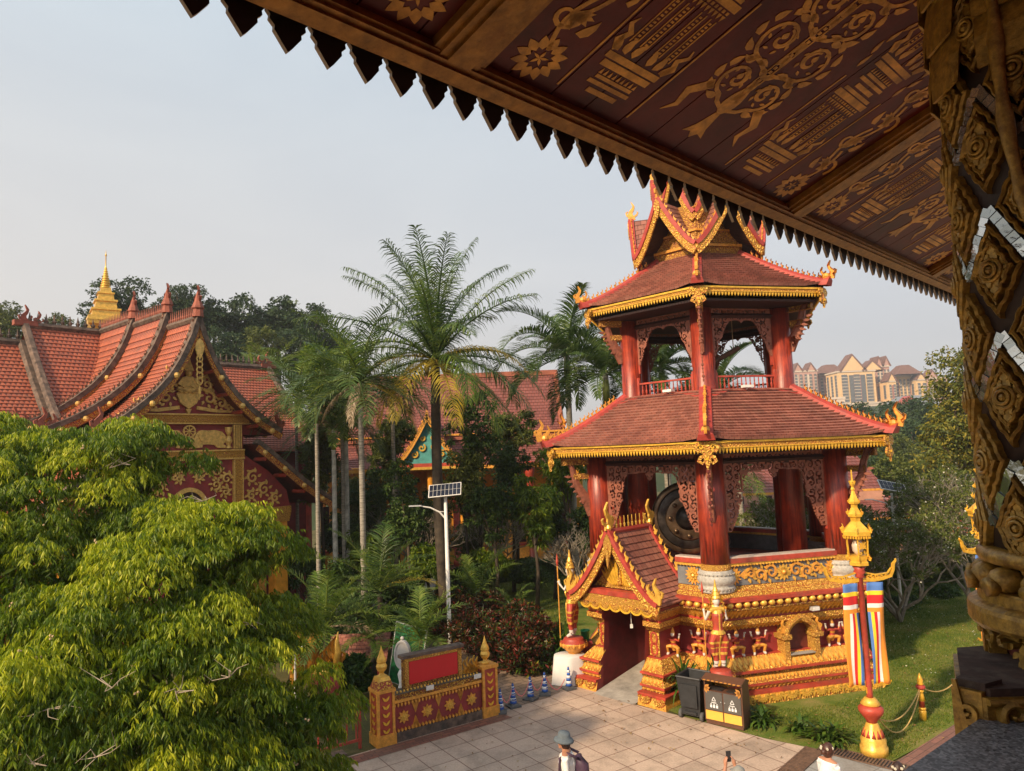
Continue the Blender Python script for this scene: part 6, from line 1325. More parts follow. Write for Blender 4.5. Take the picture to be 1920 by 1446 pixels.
# ---- bare branching shrubs (frangipani)
def bareshrub(label, base, R_, H, seed, levels=5, leaf=900, flowers=200, group=None, nb=5, mat=None):
    g = random.Random(seed); o = thing('frangipani', label, 'shrub', base, 0, group); mb = MB(); tips = []
    def grow(p, d, L, r, lv):
        q = p+d*L; m = (p+q)/2+Vector((g.uniform(-1, 1), g.uniform(-1, 1), g.uniform(-.3, .6)))*L*.12; mb.tube([p, m, q], [r, r*.85, r*.7], 5 if lv > 2 else 4, cap=False)
        if lv == 0: tips.append(q); return
        for i in range(g.choice((2, 3, 3))):
            n_ = (d+Vector((g.uniform(-1, 1), g.uniform(-1, 1), g.uniform(-.35, .75)))*.85).normalized(); grow(q, n_, L*g.uniform(.66, .86), r*.66, lv-1)
    for i in range(nb): a = 2*PI*i/nb+g.random(); grow(Vector((0, 0, .05)), Vector((cos(a)*R_/H*1.0, sin(a)*R_/H*1.0, 1.)).normalized(), H*.26, .07, levels)
    mb.build('branches', mat or paint('grey_frangipani_bark', (.27, .23, .18), .3, 6, .9), o); gg = np.random.default_rng(seed); T = np.array([list(t) for t in tips])
    if leaf: P = T[gg.integers(0, len(T), leaf)]; V, F = leafgeo(P+gg.normal(0, .03, P.shape), gg.normal(0, .7, P.shape)+[0, 0, .4], gg.uniform(.1, .2, leaf), .05, gg); link('leaves', arrmesh('leaves', V, F, [L_OLIVE]), o)
    if flowers: P = T[gg.integers(0, len(T), flowers)]+gg.normal(0, .05, (flowers, 3)); V, F = leafgeo(P, gg.normal(0, 1, P.shape)+[0, 0, .5], gg.uniform(.04, .08, flowers), .06, gg, .1); link('blossoms', arrmesh('blossoms', V, F, [L_FLW]), o)
    return o
bareshrub('wide frangipani with bare grey branches and white blossoms right of the hanging flags', (12.9, 25.0, 0), 3.7, 4.2, 5, 6, 11000, 900, 'frangipani shrubs on the lawn', 6)
bareshrub('frangipani with grey branches partly behind the carved column', (16.4, 26.5, 0), 3.0, 5.3, 6, 6, 11000, 900, 'frangipani shrubs on the lawn', 6)
bareshrub('frangipani farther back, right of the tower and behind the lantern', (11.6, 29.5, 0), 3.4, 4.3, 8, 6, 12000, 700, 'frangipani shrubs on the lawn', 5)
bareshrub('frangipani with its crown between the tower and the wide frangipani', (10.9, 26.6, 0), 2.4, 4.2, 21, 6, 5000, 500, 'frangipani shrubs on the lawn', 5)
bareshrub('bare twiggy shrub by the ochre wall just left of the tower column', (2.6, 29.2, 0), 1.3, 3.6, 9, 5, 0, 0, None, 5)
bareshrub('bare twiggy shrub beneath the slender palms in the middle of the garden', (-4.6, 31.0, 0), 1.8, 4.6, 12, 5, 500, 0, None, 5)
bareshrub('bare twiggy shrub behind the coconut palm trunk', (-1.2, 32.5, 0), 1.6, 4.2, 14, 5, 500, 0, None, 5)
# low dark shrubs that close the back of the lawn
for i, (px, py, Y, rx, ry, lab) in enumerate(((1700, 1150, 27.5, 50, 42, 'dark undergrowth at the back of the lawn behind the flags'), (1775, 1140, 28.5, 50, 48, 'dark undergrowth at the back of the lawn beside the carved column'), (1420, 1000, 36, 55, 28, 'green clipped bush seen through the lower opening of the tower'), (735, 1120, 24.5, 55, 45, 'dark bush left of the foot of the solar lamp'), (1000, 1075, 33, 60, 24, 'dark green shrub behind the clipped hedge'), (620, 1100, 27, 50, 45, 'dark shrub under the slender palm trunks'), (570, 1080, 28, 40, 60, 'dark shrub beside the temple pillar'), (880, 1090, 29, 45, 30, 'low green shrub right of the solar lamp'), (1640, 1010, 30, 50, 60, 'dark shrub behind the lantern'), (1880, 1000, 30, 70, 120, 'dark shrub behind the carved column'), (1650, 1085, 31, 60, 62, 'olive undergrowth behind the wide frangipani, nearest the tower'), (1710, 1075, 32, 60, 66, 'olive undergrowth right behind the wide frangipani'), (1765, 1075, 31, 60, 75, 'olive undergrowth behind the frangipani, left of the carved column'), (1820, 1060, 32, 60, 90, 'olive undergrowth at the edge of the carved column'), (600, 1195, 22.5, 60, 48, 'dark shrub behind the golden serpent ornament'), (700, 1180, 23, 60, 50, 'dark shrub behind the notice board'), (660, 1265, 19.0, 36, 34, 'dark shrub right beside the red railing'), (790, 1140, 25.5, 40, 36, 'dark shrub at the left end of the croton row'), (540, 1180, 21, 50, 60, 'dark shrub behind the foreground tree crown'))):
    tree('shrub', lab, px, py, Y, rx, ry, (L_OLIVE if 10 <= i <= 13 else L_DARK) if i != 2 else L_MID, 4200, .16, .4, 140+i, 7, None, None, .1, .03, BARKD, 'shrub', lump=.4)
# ---- palms
def frond(name, L, el0, droop, nl=52, ll=.62, mat=None, hang=.5, seed=0, wid=.045, vee=.35, twist=0.):
    """one feather leaf growing along +X from the origin"""
    g = np.random.default_rng(seed); N = 26; t = np.linspace(0, 1, N); el = el0-droop*t**1.35; ds = L/(N-1); X = np.r_[0, np.cumsum(np.cos(el[:-1])*ds)]; Z = np.r_[0, np.cumsum(np.sin(el[:-1])*ds)]; Yv = twist*t**2*L
    P = np.c_[X, Yv, Z]; V = []; F = []
    for s in (-1, 1):
        u = np.linspace(.1, 1, nl)+g.uniform(-.006, .006, nl); b = np.c_[np.interp(u, t, P[:, 0]), np.interp(u, t, P[:, 1]), np.interp(u, t, P[:, 2])]; e = np.interp(u, t, el)
        tg = np.c_[np.cos(e), np.zeros(nl), np.sin(e)]; up_ = np.c_[-np.sin(e), np.zeros(nl), np.cos(e)]; sd = np.array([0, s, 0.])
        ln = ll*np.sin(PI*np.clip(.1+.86*u, 0, 1))**.6*g.uniform(.7, 1.12, nl); fwd = .35+.75*u
        d1 = unit(tg*fwd[:, None]+sd*1.0+up_*vee+g.normal(0, .08, (nl, 3))); d2 = unit(d1+np.array([0, 0, -1])*hang*(1+g.uniform(-.3, .3, (nl, 1)))); d3 = unit(d2+np.array([0, 0, -1])*hang*1.2)
        ax = unit(np.cross(d1, up_)); w0 = wid*g.uniform(.8, 1.2, (nl, 1)); p0 = b; p1 = p0+d1*ln[:, None]*.35; p2 = p1+d2*ln[:, None]*.35; p3 = p2+d3*ln[:, None]*.3
        q = np.stack([p0-ax*w0*.2, p0+ax*w0*.2, p1-ax*w0*.5, p1+ax*w0*.5, p2-ax*w0*.35, p2+ax*w0*.35, p3, p3+ax*.002], 1); k = len(V)*0+sum(len(v) for v in V); V.append(q.reshape(-1, 3)); i = np.arange(nl)[:, None]*8+k
        F += [i+[0, 1, 3, 2], i+[2, 3, 5, 4], i+[4, 5, 7, 6]]
    k = sum(len(v) for v in V); rw = np.linspace(.05, .008, N)*min(1.4, L/3); R0 = np.stack([P+np.c_[0*rw, rw, 0*rw], P-np.c_[0*rw, rw, 0*rw], P-np.c_[0*rw, 0*rw, rw*1.2]], 1).reshape(-1, 3); V.append(R0); i = (np.arange(N-1)*3)[:, None]+k
    F += [i+[0, 3, 4, 1], i+[1, 4, 5, 2], i+[2, 5, 3, 0]]
    return arrmesh(name, np.concatenate(V), np.concatenate(F), mat)
FM = {}
def fmesh(L, el, dr, mat, kind='c', var=0):
    k = (round(L, 1), round(el, 1), round(dr, 1), mat.name, kind, var)
    if k not in FM:
        p = dict(c=(50, .25, .75, .034, .25), f=(80, .25, .35, .045, .9), a=(30, .27, .3, .04, .45), d=(40, .2, 1.2, .035, .0))[kind]
        FM[k] = frond('frond', L, el, dr, p[0], L*p[1] if kind != 'f' else L*.24, mat, p[2], hash(k[:3]) % 999+var, p[3]*(.6+.15*L), p[4], (.08 if var else -.06))
    return FM[k]
def palm(label, base, top, tr, fr, group=None, mat=BARKG, shaft=None, fruit=False, name='palm_tree', straight=True, bend=(0, 0)):
    b, t_ = Vector(base), Vector(top); o = thing(name, label, 'palm tree', b, 0, group); h = t_-b
    mb = MB(); n = 14; mb.tube([h*(i/n)+Vector((bend[0]*sin(PI*i/n), bend[1]*sin(PI*i/n), 0)) for i in range(n+1)], [tr*(1.35 if i == 0 else 1.1-.3*i/n)*(1+.05*(i % 2)) for i in range(n+1)], 9); mb.build('trunk', mat, o, True)
    if shaft: mb = MB(); mb.tube([h*.985-Vector((0, 0, shaft)), h-Vector((0, 0, shaft*.5)), h+Vector((0, 0, .15))], [tr*.9, tr*1.05, tr*.5], 9); mb.build('crownshaft', shaft_m, o, True)
    if fruit:
        mb = MB(); g = random.Random(2)
        for i in range(22): a = g.uniform(0, 2*PI); r_ = g.uniform(.2, .5); mb.ball(h+Vector((cos(a)*r_, sin(a)*r_, g.uniform(-.6, -.05))), .1, 6, None, (1, 1, 1.15))
        mb.build('coconuts', paint('young_coconut', (.25, .2, .05), .3, 4, .6), o)
    for az, el, L, dr, m, kd in fr:
        f = put('frond', fmesh(L, el, dr, m, kd, int(az*10) % 2), o, h, az)
    return o
shaft_m = paint('green_crownshaft', (.16, .2, .04), .2, 4, .5)
g = random.Random(21); P_, PL_, PY_, PD_ = L_PALM, L_PALML, L_PALMY, L_DEAD
fr = [(R(70), 1.4, 4.9, .6, P_, 'c'), (R(130), 1.35, 4.8, .7, PL_, 'c'), (R(-60), 1.4, 4.6, .7, P_, 'c'), (R(-130), 1.35, 4.6, .7, P_, 'c'), (R(0), 1.45, 4.7, .6, P_, 'c'), (R(180), 1.45, 4.7, .6, P_, 'c'), (R(100), 1.45, 4.8, .6, P_, 'c'), (R(20), 1.25, 5.0, .9, P_, 'c'), (R(170), 1.2, 5.0, .9, PL_, 'c'), (R(-95), 1.5, 4.8, .6, P_, 'c'), (R(175), 1.1, 4.9, .8, P_, 'c'), (R(5), 1.0, 4.9, .7, PL_, 'c'), (R(-30), .75, 4.6, .8, P_, 'c'), (R(190), .65, 5.2, .9, P_, 'c'), (R(-100), 1.2, 3.6, 1.2, PL_, 'c'), (R(140), .9, 4.4, 1.0, P_, 'c'), (R(60), .9, 4.4, 1.0, P_, 'c'),
      (R(165), .45, 4.4, 1.1, PL_, 'c'), (R(8), .3, 4.2, 1.1, PL_, 'c'), (R(-12), .1, 4.6, 1.2, P_, 'c'), (R(-25), -.1, 4.5, 1.0, P_, 'c'), (R(200), -.1, 4.0, 1.2, PL_, 'c'), (R(-60), .1, 4.0, 1.6, PL_, 'c'), (R(-115), -.2, 3.6, 1.4, PY_, 'c'), (R(-75), -.3, 3.8, 1.25, PY_, 'c'), (R(-5), .35, 3.6, 1.3, PY_, 'c'),
      (R(215), -.35, 3.6, 1.1, PY_, 'c'), (R(35), .1, 4.2, 1.4, P_, 'c'), (R(120), .1, 4.2, 1.4, P_, 'c'), (R(-40), -.35, 4.4, .9, PL_, 'c'), (R(-140), .5, 4.0, 1.5, PL_, 'c'), (R(250), .75, 3.6, 1.4, P_, 'c'), (R(300), .7, 3.8, 1.5, P_, 'c'), (R(-8), -.45, 4.4, .8, PL_, 'c'), (R(80), .5, 4.2, 1.4, P_, 'c'), (R(150), 1.25, 4.4, .7, P_, 'c'), (R(45), 1.2, 4.4, .75, PL_, 'c'), (R(185), .25, 3.4, 1.5, PY_, 'c')]
c = at(816, 672, 26); palm('tall coconut palm with a huge feathery crown and some golden fronds in the middle', (c.x+.15, 26, 0), c, .2, fr, None, BARKD, None, True, 'coconut_palm', bend=(-.12, 0))
def ring(n, L, els, drs, mats, kind, seed, vis=None):
    q = random.Random(seed); return [(2*PI*i/n+q.uniform(-.25, .25), els[i % len(els)]+q.uniform(-.1, .1), round(L*q.uniform(.85, 1.1), 1), drs[i % len(drs)], q.choice(mats), kind) for i in range(n)]
def palmat(label, px, py, Y, L, n, seed, tr=.09, mats=(P_,), kind='a', els=(1.2, .75, .3, -.1), drs=(.9, 1.3, 1.5, 1.3), group='slender palms in the garden', shaft=.7, mat=BARKG, extra=(), dx=0):
    c = at(px, py, Y); return palm(label, (c.x+dx, Y, 0), c, tr, ring(n, L, els, drs, mats, kind, seed)+list(extra), group, mat, shaft)
palmat('slender palm with a green crownshaft and a dry hanging frond, left of the coconut palm', 675, 715, 24, 3.0, 24, 1, .1, (P_, P_, PL_), extra=[(R(-100), -.6, 2., .8, PD_, 'd'), (R(180), -.4, 1.9, 1., PD_, 'd'), (R(0), -.1, 2.3, 1.2, PD_, 'a'), (R(-10), -.3, 2.6, 1.1, PY_, 'a')])
palmat('slender palm with dark drooping fronds beside the right eave of the temple', 593, 752, 26, 2.6, 20, 2, .08, (P_,), els=(.9, .5, .2, -.1))
palmat('slender palm behind, its crown above and left of the dry hanging frond', 640, 735, 29, 3.0, 19, 3, .08, (P_, PL_))
palmat('slender palm with a mottled white trunk in the middle of the clump', 625, 805, 28, 2.5, 17, 4, .1, (P_,), mat=paint('white_mottled_bark', (.5, .48, .42), .35, 4, .9))
palmat('slender palm with a mottled white trunk, right one of the pair in the clump', 648, 790, 30, 2.5, 17, 5, .1, (P_,), mat=paint('white_mottled_bark', (.5, .48, .42), .35, 4, .9))
palmat('short-crowned slender palm left in the clump', 555, 740, 30, 2.6, 18, 6, .07, (P_, PL_))
palmat('slender palm right behind the crownshaft palm, nearest the coconut palm', 735, 740, 30, 2.7, 15, 41, .09, (P_, PL_))
palmat('bright young palm rising above the right hall roof of the temple', 512, 705, 36, 2.3, 9, 7, .1, (PL_,), els=(1.3, 1.0, .7), drs=(.7, .9))
palmat('bright young palm left of the other, above the hall roof', 478, 708, 38, 1.9, 8, 8, .1, (PL_,), els=(1.3, 1.0, .7), drs=(.6, .9))
FE = (1.25, .8, .45, .1, -.2)
palmat('bushy foxtail palm left of the tower, its crown nearest the coconut palm', 1062, 665, 34, 4.1, 19, 9, .16, (P_,), 'f', FE, (1., 1.5, 1.7), 'foxtail palms behind the tower', 1.2)
palmat('bushy foxtail palm touching the upper left eave of the tower', 1135, 700, 31, 3.3, 18, 10, .16, (P_,), 'f', FE, (1.1, 1.6, 1.8), 'foxtail palms behind the tower', 1.2)
palmat('bushy foxtail palm framed by the left opening of the upper storey', 1240, 690, 33, 3.2, 18, 11, .16, (P_,), 'f', FE, (1.1, 1.6, 1.8), 'foxtail palms behind the tower', 1.2)
palmat('bushy foxtail palm framed by the right opening of the upper storey', 1345, 735, 34, 3.2, 17, 12, .16, (P_,), 'f', FE, (1.1, 1.5, 1.8), 'foxtail palms behind the tower', 1.2)
palmat('palm with hanging fronds seen through the lower right opening of the tower', 1385, 885, 34, 2.3, 10, 13, .12, (P_, PL_), 'a', (.6, .2, -.2), (1.4, 1.6), 'foxtail palms behind the tower', None)
LOWG = 'low feathery palms in the garden'
def lowpalm(label, px, py, Y, L, n, seed, mats, h=.5, extra=()):
    c = at(px, py, Y); return palm(label, (c.x, Y, 0), c, .09, ring(n, L, (1.25, .9, .55, .2), (.8, 1.1, 1.3, 1.1), tuple(mats)+(PL_,), 'a', seed)+list(extra), LOWG, BARKD, None)
lowpalm('low feathery palm with a dry pale frond, nearest the leafy foreground tree', 612, 1175, 20, 2.1, 15, 31, (PL_, P_, PL_), extra=[(R(-10), .1, 1.7, .8, PD_, 'a'), (R(-80), .1, 1.5, 1.4, PL_, 'a')])
lowpalm('low feathery palm with one golden frond reaching right', 712, 1110, 22.5, 2.4, 15, 32, (PL_, P_, P_), extra=[(R(0), .5, 2.0, 1.1, PY_, 'a'), (R(-20), .9, 1.8, .9, PL_, 'a')])
lowpalm('low feathery palm growing behind the red notice panel', 790, 1200, 19.6, 1.6, 13, 33, (PL_,))
lowpalm('low feathery palm at the back of the croton hedge', 893, 1120, 27, 2.2, 13, 34, (P_, PL_))
lowpalm('small pale feathery palm over the croton hedge near the lawn', 960, 1150, 24.5, 1.2, 9, 35, (P_, PL_))
lowpalm('dark low palm hanging its fronds in front of the notice board', 700, 1200, 19.8, 1.2, 9, 36, (P_,))
# ---- croton hedge, clipped hedge, strap-leaved clumps
def croton(label, x, y, r, h, seed):
    o = thing('croton_shrub', label, 'shrub', (x, y, 0), 0, 'croton shrubs lining the path'); g = random.Random(seed); el = [((g.uniform(-.5, .5)*r, g.uniform(-.5, .5)*r, h*g.uniform(.25, .7)), (r*.62, r*.62, h*.42)) for i in range(6)]
    link('crown', crownmesh('crown', el, 3800, .15, .33, L_CRO, seed, -.5, .6, .3), o); mb = MB()
    for i in range(6): a = i*1.05; mb.tube([(.1*cos(a), .1*sin(a), 0), (.4*r*cos(a), .4*r*sin(a), h*.6)], [.02, .01], 5)
    mb.build('stems', BARKD, o)
for i, (px, py, lab) in enumerate(((995, 1262, 'right end, by the strap-leaved plants'), (945, 1245, 'second from the right end'), (895, 1228, 'in the middle, in front of the lamp'), (845, 1212, 'left of the middle'), (960, 1215, 'back row at the right'), (905, 1195, 'back row under the lamp'), (855, 1180, 'back row at the left'), (1010, 1232, 'back row nearest the tower'), (800, 1185, 'left end, behind the low palm'))):
    p = gnd(px, py); croton('dark red and green croton shrub, '+lab, p.x, p.y, .85, 1.25+.12*(i % 3), 200+i)
def hedge(label, px0, py0, px1, py1, w_, h, seed):
    a, b = gnd(px0, py0), gnd(px1, py1); L = (b-a).length; g = np.random.default_rng(seed); n = int(L*w_*2600); r = math.atan2(b.y-a.y, b.x-a.x)
    q = g.uniform(0, 1, (n, 3)); ax = g.integers(0, 3, n); q[np.arange(n), ax] = np.where(ax == 2, 1, np.round(q[np.arange(n), ax])); q = np.clip(q+g.normal(0, .012, q.shape), -.02, 1.02)
    P = (q-[.5, .5, 0])*[L, w_, h]; V, F = leafgeo(P, g.normal(0, .6, P.shape)+[0, 0, .4], g.uniform(.05, .1, n), .04, g)
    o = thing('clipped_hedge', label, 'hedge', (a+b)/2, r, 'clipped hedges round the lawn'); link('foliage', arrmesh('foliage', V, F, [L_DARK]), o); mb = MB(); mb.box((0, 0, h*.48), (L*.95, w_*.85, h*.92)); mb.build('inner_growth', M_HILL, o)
hedge('low clipped dark green hedge at the left of the back lawn', 905, 1095, 1010, 1078, 1.2, .8, 1); hedge('low clipped dark green hedge running past the lawn toward the tower', 1015, 1078, 1090, 1078, 1.1, .7, 2)
def strap(label, px, py, r, h, n, seed, grp='strap-leaved plants', z=0, name='strap_leaf_plant'):
    p = gnd(px, py, z); g = np.random.default_rng(seed); V = []; F = []; N = 6
    for k in range(n):
        a = g.uniform(0, 2*PI); L = r*g.uniform(.8, 1.35); e0 = g.uniform(.6, 1.45); w_ = .035*g.uniform(.8, 1.3); b = np.array([g.normal(0, r*.22), g.normal(0, r*.22), 0]); t = np.linspace(0, 1, N); el = e0-g.uniform(1.3, 2.3)*t**1.3; x = np.cumsum(np.r_[0, np.cos(el[:-1])])*L/(N-1); zz = np.cumsum(np.r_[0, np.sin(el[:-1])])*L/(N-1)*h/r
        ww = w_*np.array([.5, 1, 1.05, .9, .6, .03]); c_ = b+np.c_[x*cos(a), x*sin(a), np.maximum(zz, .02)]; s_ = np.array([-sin(a), cos(a), 0]); k0 = sum(len(v) for v in V)
        V.append(np.stack([c_-s_*ww[:, None], c_+s_*ww[:, None]], 1).reshape(-1, 3)); i = (np.arange(N-1)*2)[:, None]+k0; F.append(i+[0, 1, 3, 2])
    o = link(name, arrmesh(name, np.concatenate(V), np.concatenate(F), [L_STRAP]), None, p); tag(o, label, 'plant', grp); return o
strap('clump of arching strap leaves right beside the brown recycling bins', 1430, 1360, .42, .5, 90, 1); strap('clump of arching strap leaves on the lawn edge behind the woman in white', 1555, 1392, .5, .5, 120, 2); strap('clump of arching strap leaves between the first clump and the lantern post', 1500, 1375, .35, .4, 60, 6); strap('tall green plant behind the black wheeled bin', 1290, 1318, .55, 1.3, 90, 3); strap('leafy plant behind the recycling bins', 1335, 1325, .5, 1.4, 90, 4); strap('dark strap-leaved plant at the right end of the croton row', 990, 1262, .6, .7, 90, 5)
strap('strap-leaved plant by the white cloth left of the tower', 1035, 1255, .5, .7, 60, 7); strap('dry reedy plant beside the left guardian', 1050, 1230, .3, 1.5, 50, 8)
# ================================================================== GATE WALL, RAILING, CONES
WD = Vector((.829, .559, 0)); WA = math.atan2(.559, .829)
def bud(mb, c, s, m=0):
    mb.lathe([(r*s, z*s) for r, z in ((.12, 0), (.13, .03), (.07, .08), (.06, .12), (.13, .2), (.15, .28), (.11, .36), (.13, .4), (.12, .47), (.07, .58), (.03, .7), (.004, .8))], 12, c, m=m)
gw = thing('gate_wall', 'red and gold panelled wall with bud-topped posts and a bright red notice panel', 'wall', (-3.2, 16.42, 0), WA)
LW = 2.75
for x in (0.05, LW):
    mb = MB(); mb.box((x, 0, .12), (.46, .46, .24), 0, 1); mb.box((x, 0, .68), (.38, .38, .9), 0, 0); mb.box((x, 0, 1.16), (.46, .46, .07), 0, 1)
    for sx_, sy_ in ((-1, -1), (1, -1), (1, 1), (-1, 1)): mb.box((x+sx_*.18, sy_*.18, .68), (.06, .06, .9), 0, 1)
    for dx, dy, rz in ((0, -.195, 0), (-.195, 0, 1), (.195, 0, 2), (0, .195, 3)):
        ex = Vector((1, 0, 0)) if rz in (0, 3) else Vector((0, 1, 0)); Fq = frame((x+dx, dy, .24), ex, (0, 0, 1), Vector((dx, dy, 0)))
        for k in range(5):
            for s in (-1, 1): mb.prism(leaf2(0, .02+k*.17, PI/2+s*-.7, .13, .05, 4), Fq, 0, .02, 2)
    mb.build('post', [M_RED, M_GOLDO, M_GOLDY], gw)
    mb = MB(); 
    if x < 1: mb.box((x, 0, 1.28), (.4, .4, .16), 0, 0, .75); mb.box((x, 0, 1.4), (.3, .3, .08), 0, 1, .85); bud(mb, (x, 0, 1.42), .85, 1)
    else: bud(mb, (x, 0, 1.2), .82, 1)
    mb.build('post_finial', [M_ORNR, M_GOLD], gw, False)
mb = MB(); mb.box((LW/2, 0, .1), (LW-.3, .36, .2), 0, 3); mb.box((LW/2, 0, .5), (LW-.3, .24, .7), 0, 0); mb.box((LW/2, 0, .86), (LW-.3, .34, .06), 0, 1); mb.box((LW/2, 0, .95), (LW-.3, .28, .12), 0, 2); mb.box((LW/2, 0, 1.02), (LW-.3, .34, .03), 0, 4)
mb.build('wall_body', [M_WALLRED, M_GOLDO, M_ORND, M_STONED, paint('mossy_coping', (.12, .09, .06), .4, 8, .9)], gw)
mb = MB(); Fw_ = frame((0, -.12, 0), (1, 0, 0), (0, 0, 1), (0, -1, 0))
for k in range(4):
    x = .5+k*.585
    for q in range(8): t = PI/4*q; mb.prism(leaf2(x, .5, t, .15, .08, 4), Fw_, 0, .03, 0)
    for q in range(8): t = PI/4*q+.39; mb.prism(leaf2(x, .5, t, .09, .05, 4), Fw_, 0, .045, 1)
    mb.ball(Fw_(x, .5, .03), .035, 8, 1)
    for s in (-1, 1):
        if k < 3 or s < 0: mb.prism([(x+s*.29-.1, .5+s*0+.3), (x+s*.29+.1, .8), (x+s*.29, .53)] if s > 0 else [(x-.29-.1, .8), (x-.29, .53), (x-.29+.1, .8)][::-1], Fw_, 0, .02, 0)
        if k < 3 or s < 0: mb.prism([(x+s*.29-.1, .2), (x+s*.29+.1, .2), (x+s*.29, .47)], Fw_, 0, .022, 0)
n = 26
for i in range(n):
    x = .27+i*(LW-.5)/n
    mb.prism(leaf2(x, .2, PI/2, .08, .055, 3), Fw_, 0, .05, 0); mb.prism(leaf2(x, .83, -PI/2, .09, .05, 3), Fw_, 0, .06, 0); mb.ball((x, -.12, 1.05), .03, 6, 1)
mb.build('wall_relief', [M_GOLDO, M_GOLD], gw)
pn = MB(); pn.box((1.33, .05, 1.36), (1.5, .14, .72), 0, 0); pn.box((1.33, .05, 1.745), (1.62, .24, .07), 0, 1); pn.build('panel_frame', [M_ORND, M_STONED], gw)
mb = MB(); mb.box((1.33, -.03, 1.38), (1.26, .03, .5)); o = mb.build('red_notice_panel', paint('bright_red_panel', (.55, .004, .012), .04, 2, .4, bump=0), gw)
mb = MB()
for s in (-1, 1): mb.box((1.33+s*.69, -.035, 1.38), (.09, .05, .66), 0)
mb.box((1.33, -.035, 1.68), (1.45, .05, .08), 0); mb.build('gilded_edge', M_ORNF, gw)
mb = MB()
for x in (1.15, 2.42): mb.box((x, -.17, 1.0), (.19, .02, .1))
mb.build('name_plate', M_WHITE, gw)
mb = MB()
for i in range(5): flame(mb, frame((2.18+.09*i, .02, 1.05), (1, 0, 0), (0, 0, 1), (0, 1, 0)), .34+.05*(i % 2), 0, .04, 1)
mb.build('flame_crest', M_GOLD, gw)
# spare border of little buds behind the wall
mb = MB(); p0_, p1_ = Vector((-1.9, 18.9, 0)), Vector((-.9, 18.3, 0)); d_ = p1_-p0_
mb.tube([Vector((0, 0, .55)), d_+Vector((0, 0, .55))], .07, 6, 1); mb.box(tuple(d_/2+Vector((0, 0, .28))), (d_.length, .12, .5), math.atan2(d_.y, d_.x), 1)
for i in range(9): bud(mb, tuple(d_*(i/8)+Vector((0, 0, .6))), .35, 0)
solo('bud_railing', mb, [M_GOLD, M_WALLRED], 'low red wall topped with small gold buds behind the notice panel', 'railing', p0_)
# red steel railing left of the wall
rl = thing('railing', 'red metal railing left of the panelled wall, running into the leafy tree', 'railing', (-5.0, 15.3, 0), WA)
for z in (.18, 1.02): mb = MB(); mb.box((.75, 0, z), (1.9, .05, .05)); mb.build('rail', M_RED, rl)
for i in range(9): mb = MB(); mb.box((-.1+i*.21, 0, .6), (.028, .028, .86)); mb.build('bar', M_RED, rl)
for x in (-.15, 1.66): mb = MB(); mb.box((x, 0, .55), (.06, .06, 1.1)); mb.build('post', M_RED, rl)
# cones
M_CB_ = paint('blue_cone', (.02, .1, .42), .15, 6, .45, bump=0); M_CW = paint('white_reflective', (.75, .78, .8), .06, 6, .3, bump=0); M_CBK = paint('grey_rubber', (.1, .1, .1), .2, 6, .7)
def cone():
    o = thing('traffic_cone', 'x', 'traffic cone', (0, 0, 0)); mb = MB(); mb.box((0, 0, .02), (.3, .3, .04)); mb.box((0, 0, .06), (.22, .22, .05), 0, None, .7); mb.build('base', M_CBK, o)
    mb = MB(); z = .08
    for i, m in enumerate((0, 1, 0, 1, 0, 1, 0)):
        z1 = z+.068; r0, r1 = .088-.07*(z-.08)/.5, .088-.07*(z1-.08)/.5; mb.lathe([(r0, z), (r1, z1)], 16, m=m)
        if m == 1:       # blurred lettering band
            for q in range(5): mb.box((r0*.93*cos(-1.2+q*.35-1.2), r0*.93*sin(-1.2+q*.35-1.2), (z+z1)/2), (.018, .018, .03), 0, 0)
        z = z1
    mb.lathe([(.018, z), (.014, z+.015), (0, z+.018)], 12, m=2); mb.build('body', [M_CB_, M_CW, M_CBK], o, True); return o
CN = [((-.59, 18.02), 'front one of the five, nearest the panelled wall'), ((-.28, 18.4), 'just behind the front one'), ((.16, 18.86), 'third from the left'), ((.54, 19.18), 'fourth from the left'), ((1.19, 19.55), 'standing alone beside the tower porch')]
c0 = cone()
for i, ((x, y), lab) in enumerate(CN):
    o = c0 if i == 0 else copy_tree(c0); o.location = (x, y, .005); o.rotation_euler = (0, 0, .5*i); o['label'] = 'blue and white traffic cone, '+lab; o['group'] = 'cones closing the path'
pts = []
for i in range(4):
    a = Vector((*CN[i][0], .52)); b = Vector((*CN[i+1][0], .5))
    for k in range(6): t = k/6; q = a+(b-a)*t; pts.append(q-Vector((0, 0, (.34 if i != 3 else .46)*sin(PI*t))))
mb = MB(); mb.M = Matrix.Translation(-Vector((-.59, 18.02, 0))); mb.tube(pts, .014, 4, flat=.3); solo('barrier_tape', mb, paint('pink_tape', (.7, .2, .22), .1, 6, .5), 'pink and white barrier tape strung between the blue cones', 'tape', (-.59, 18.02, 0))
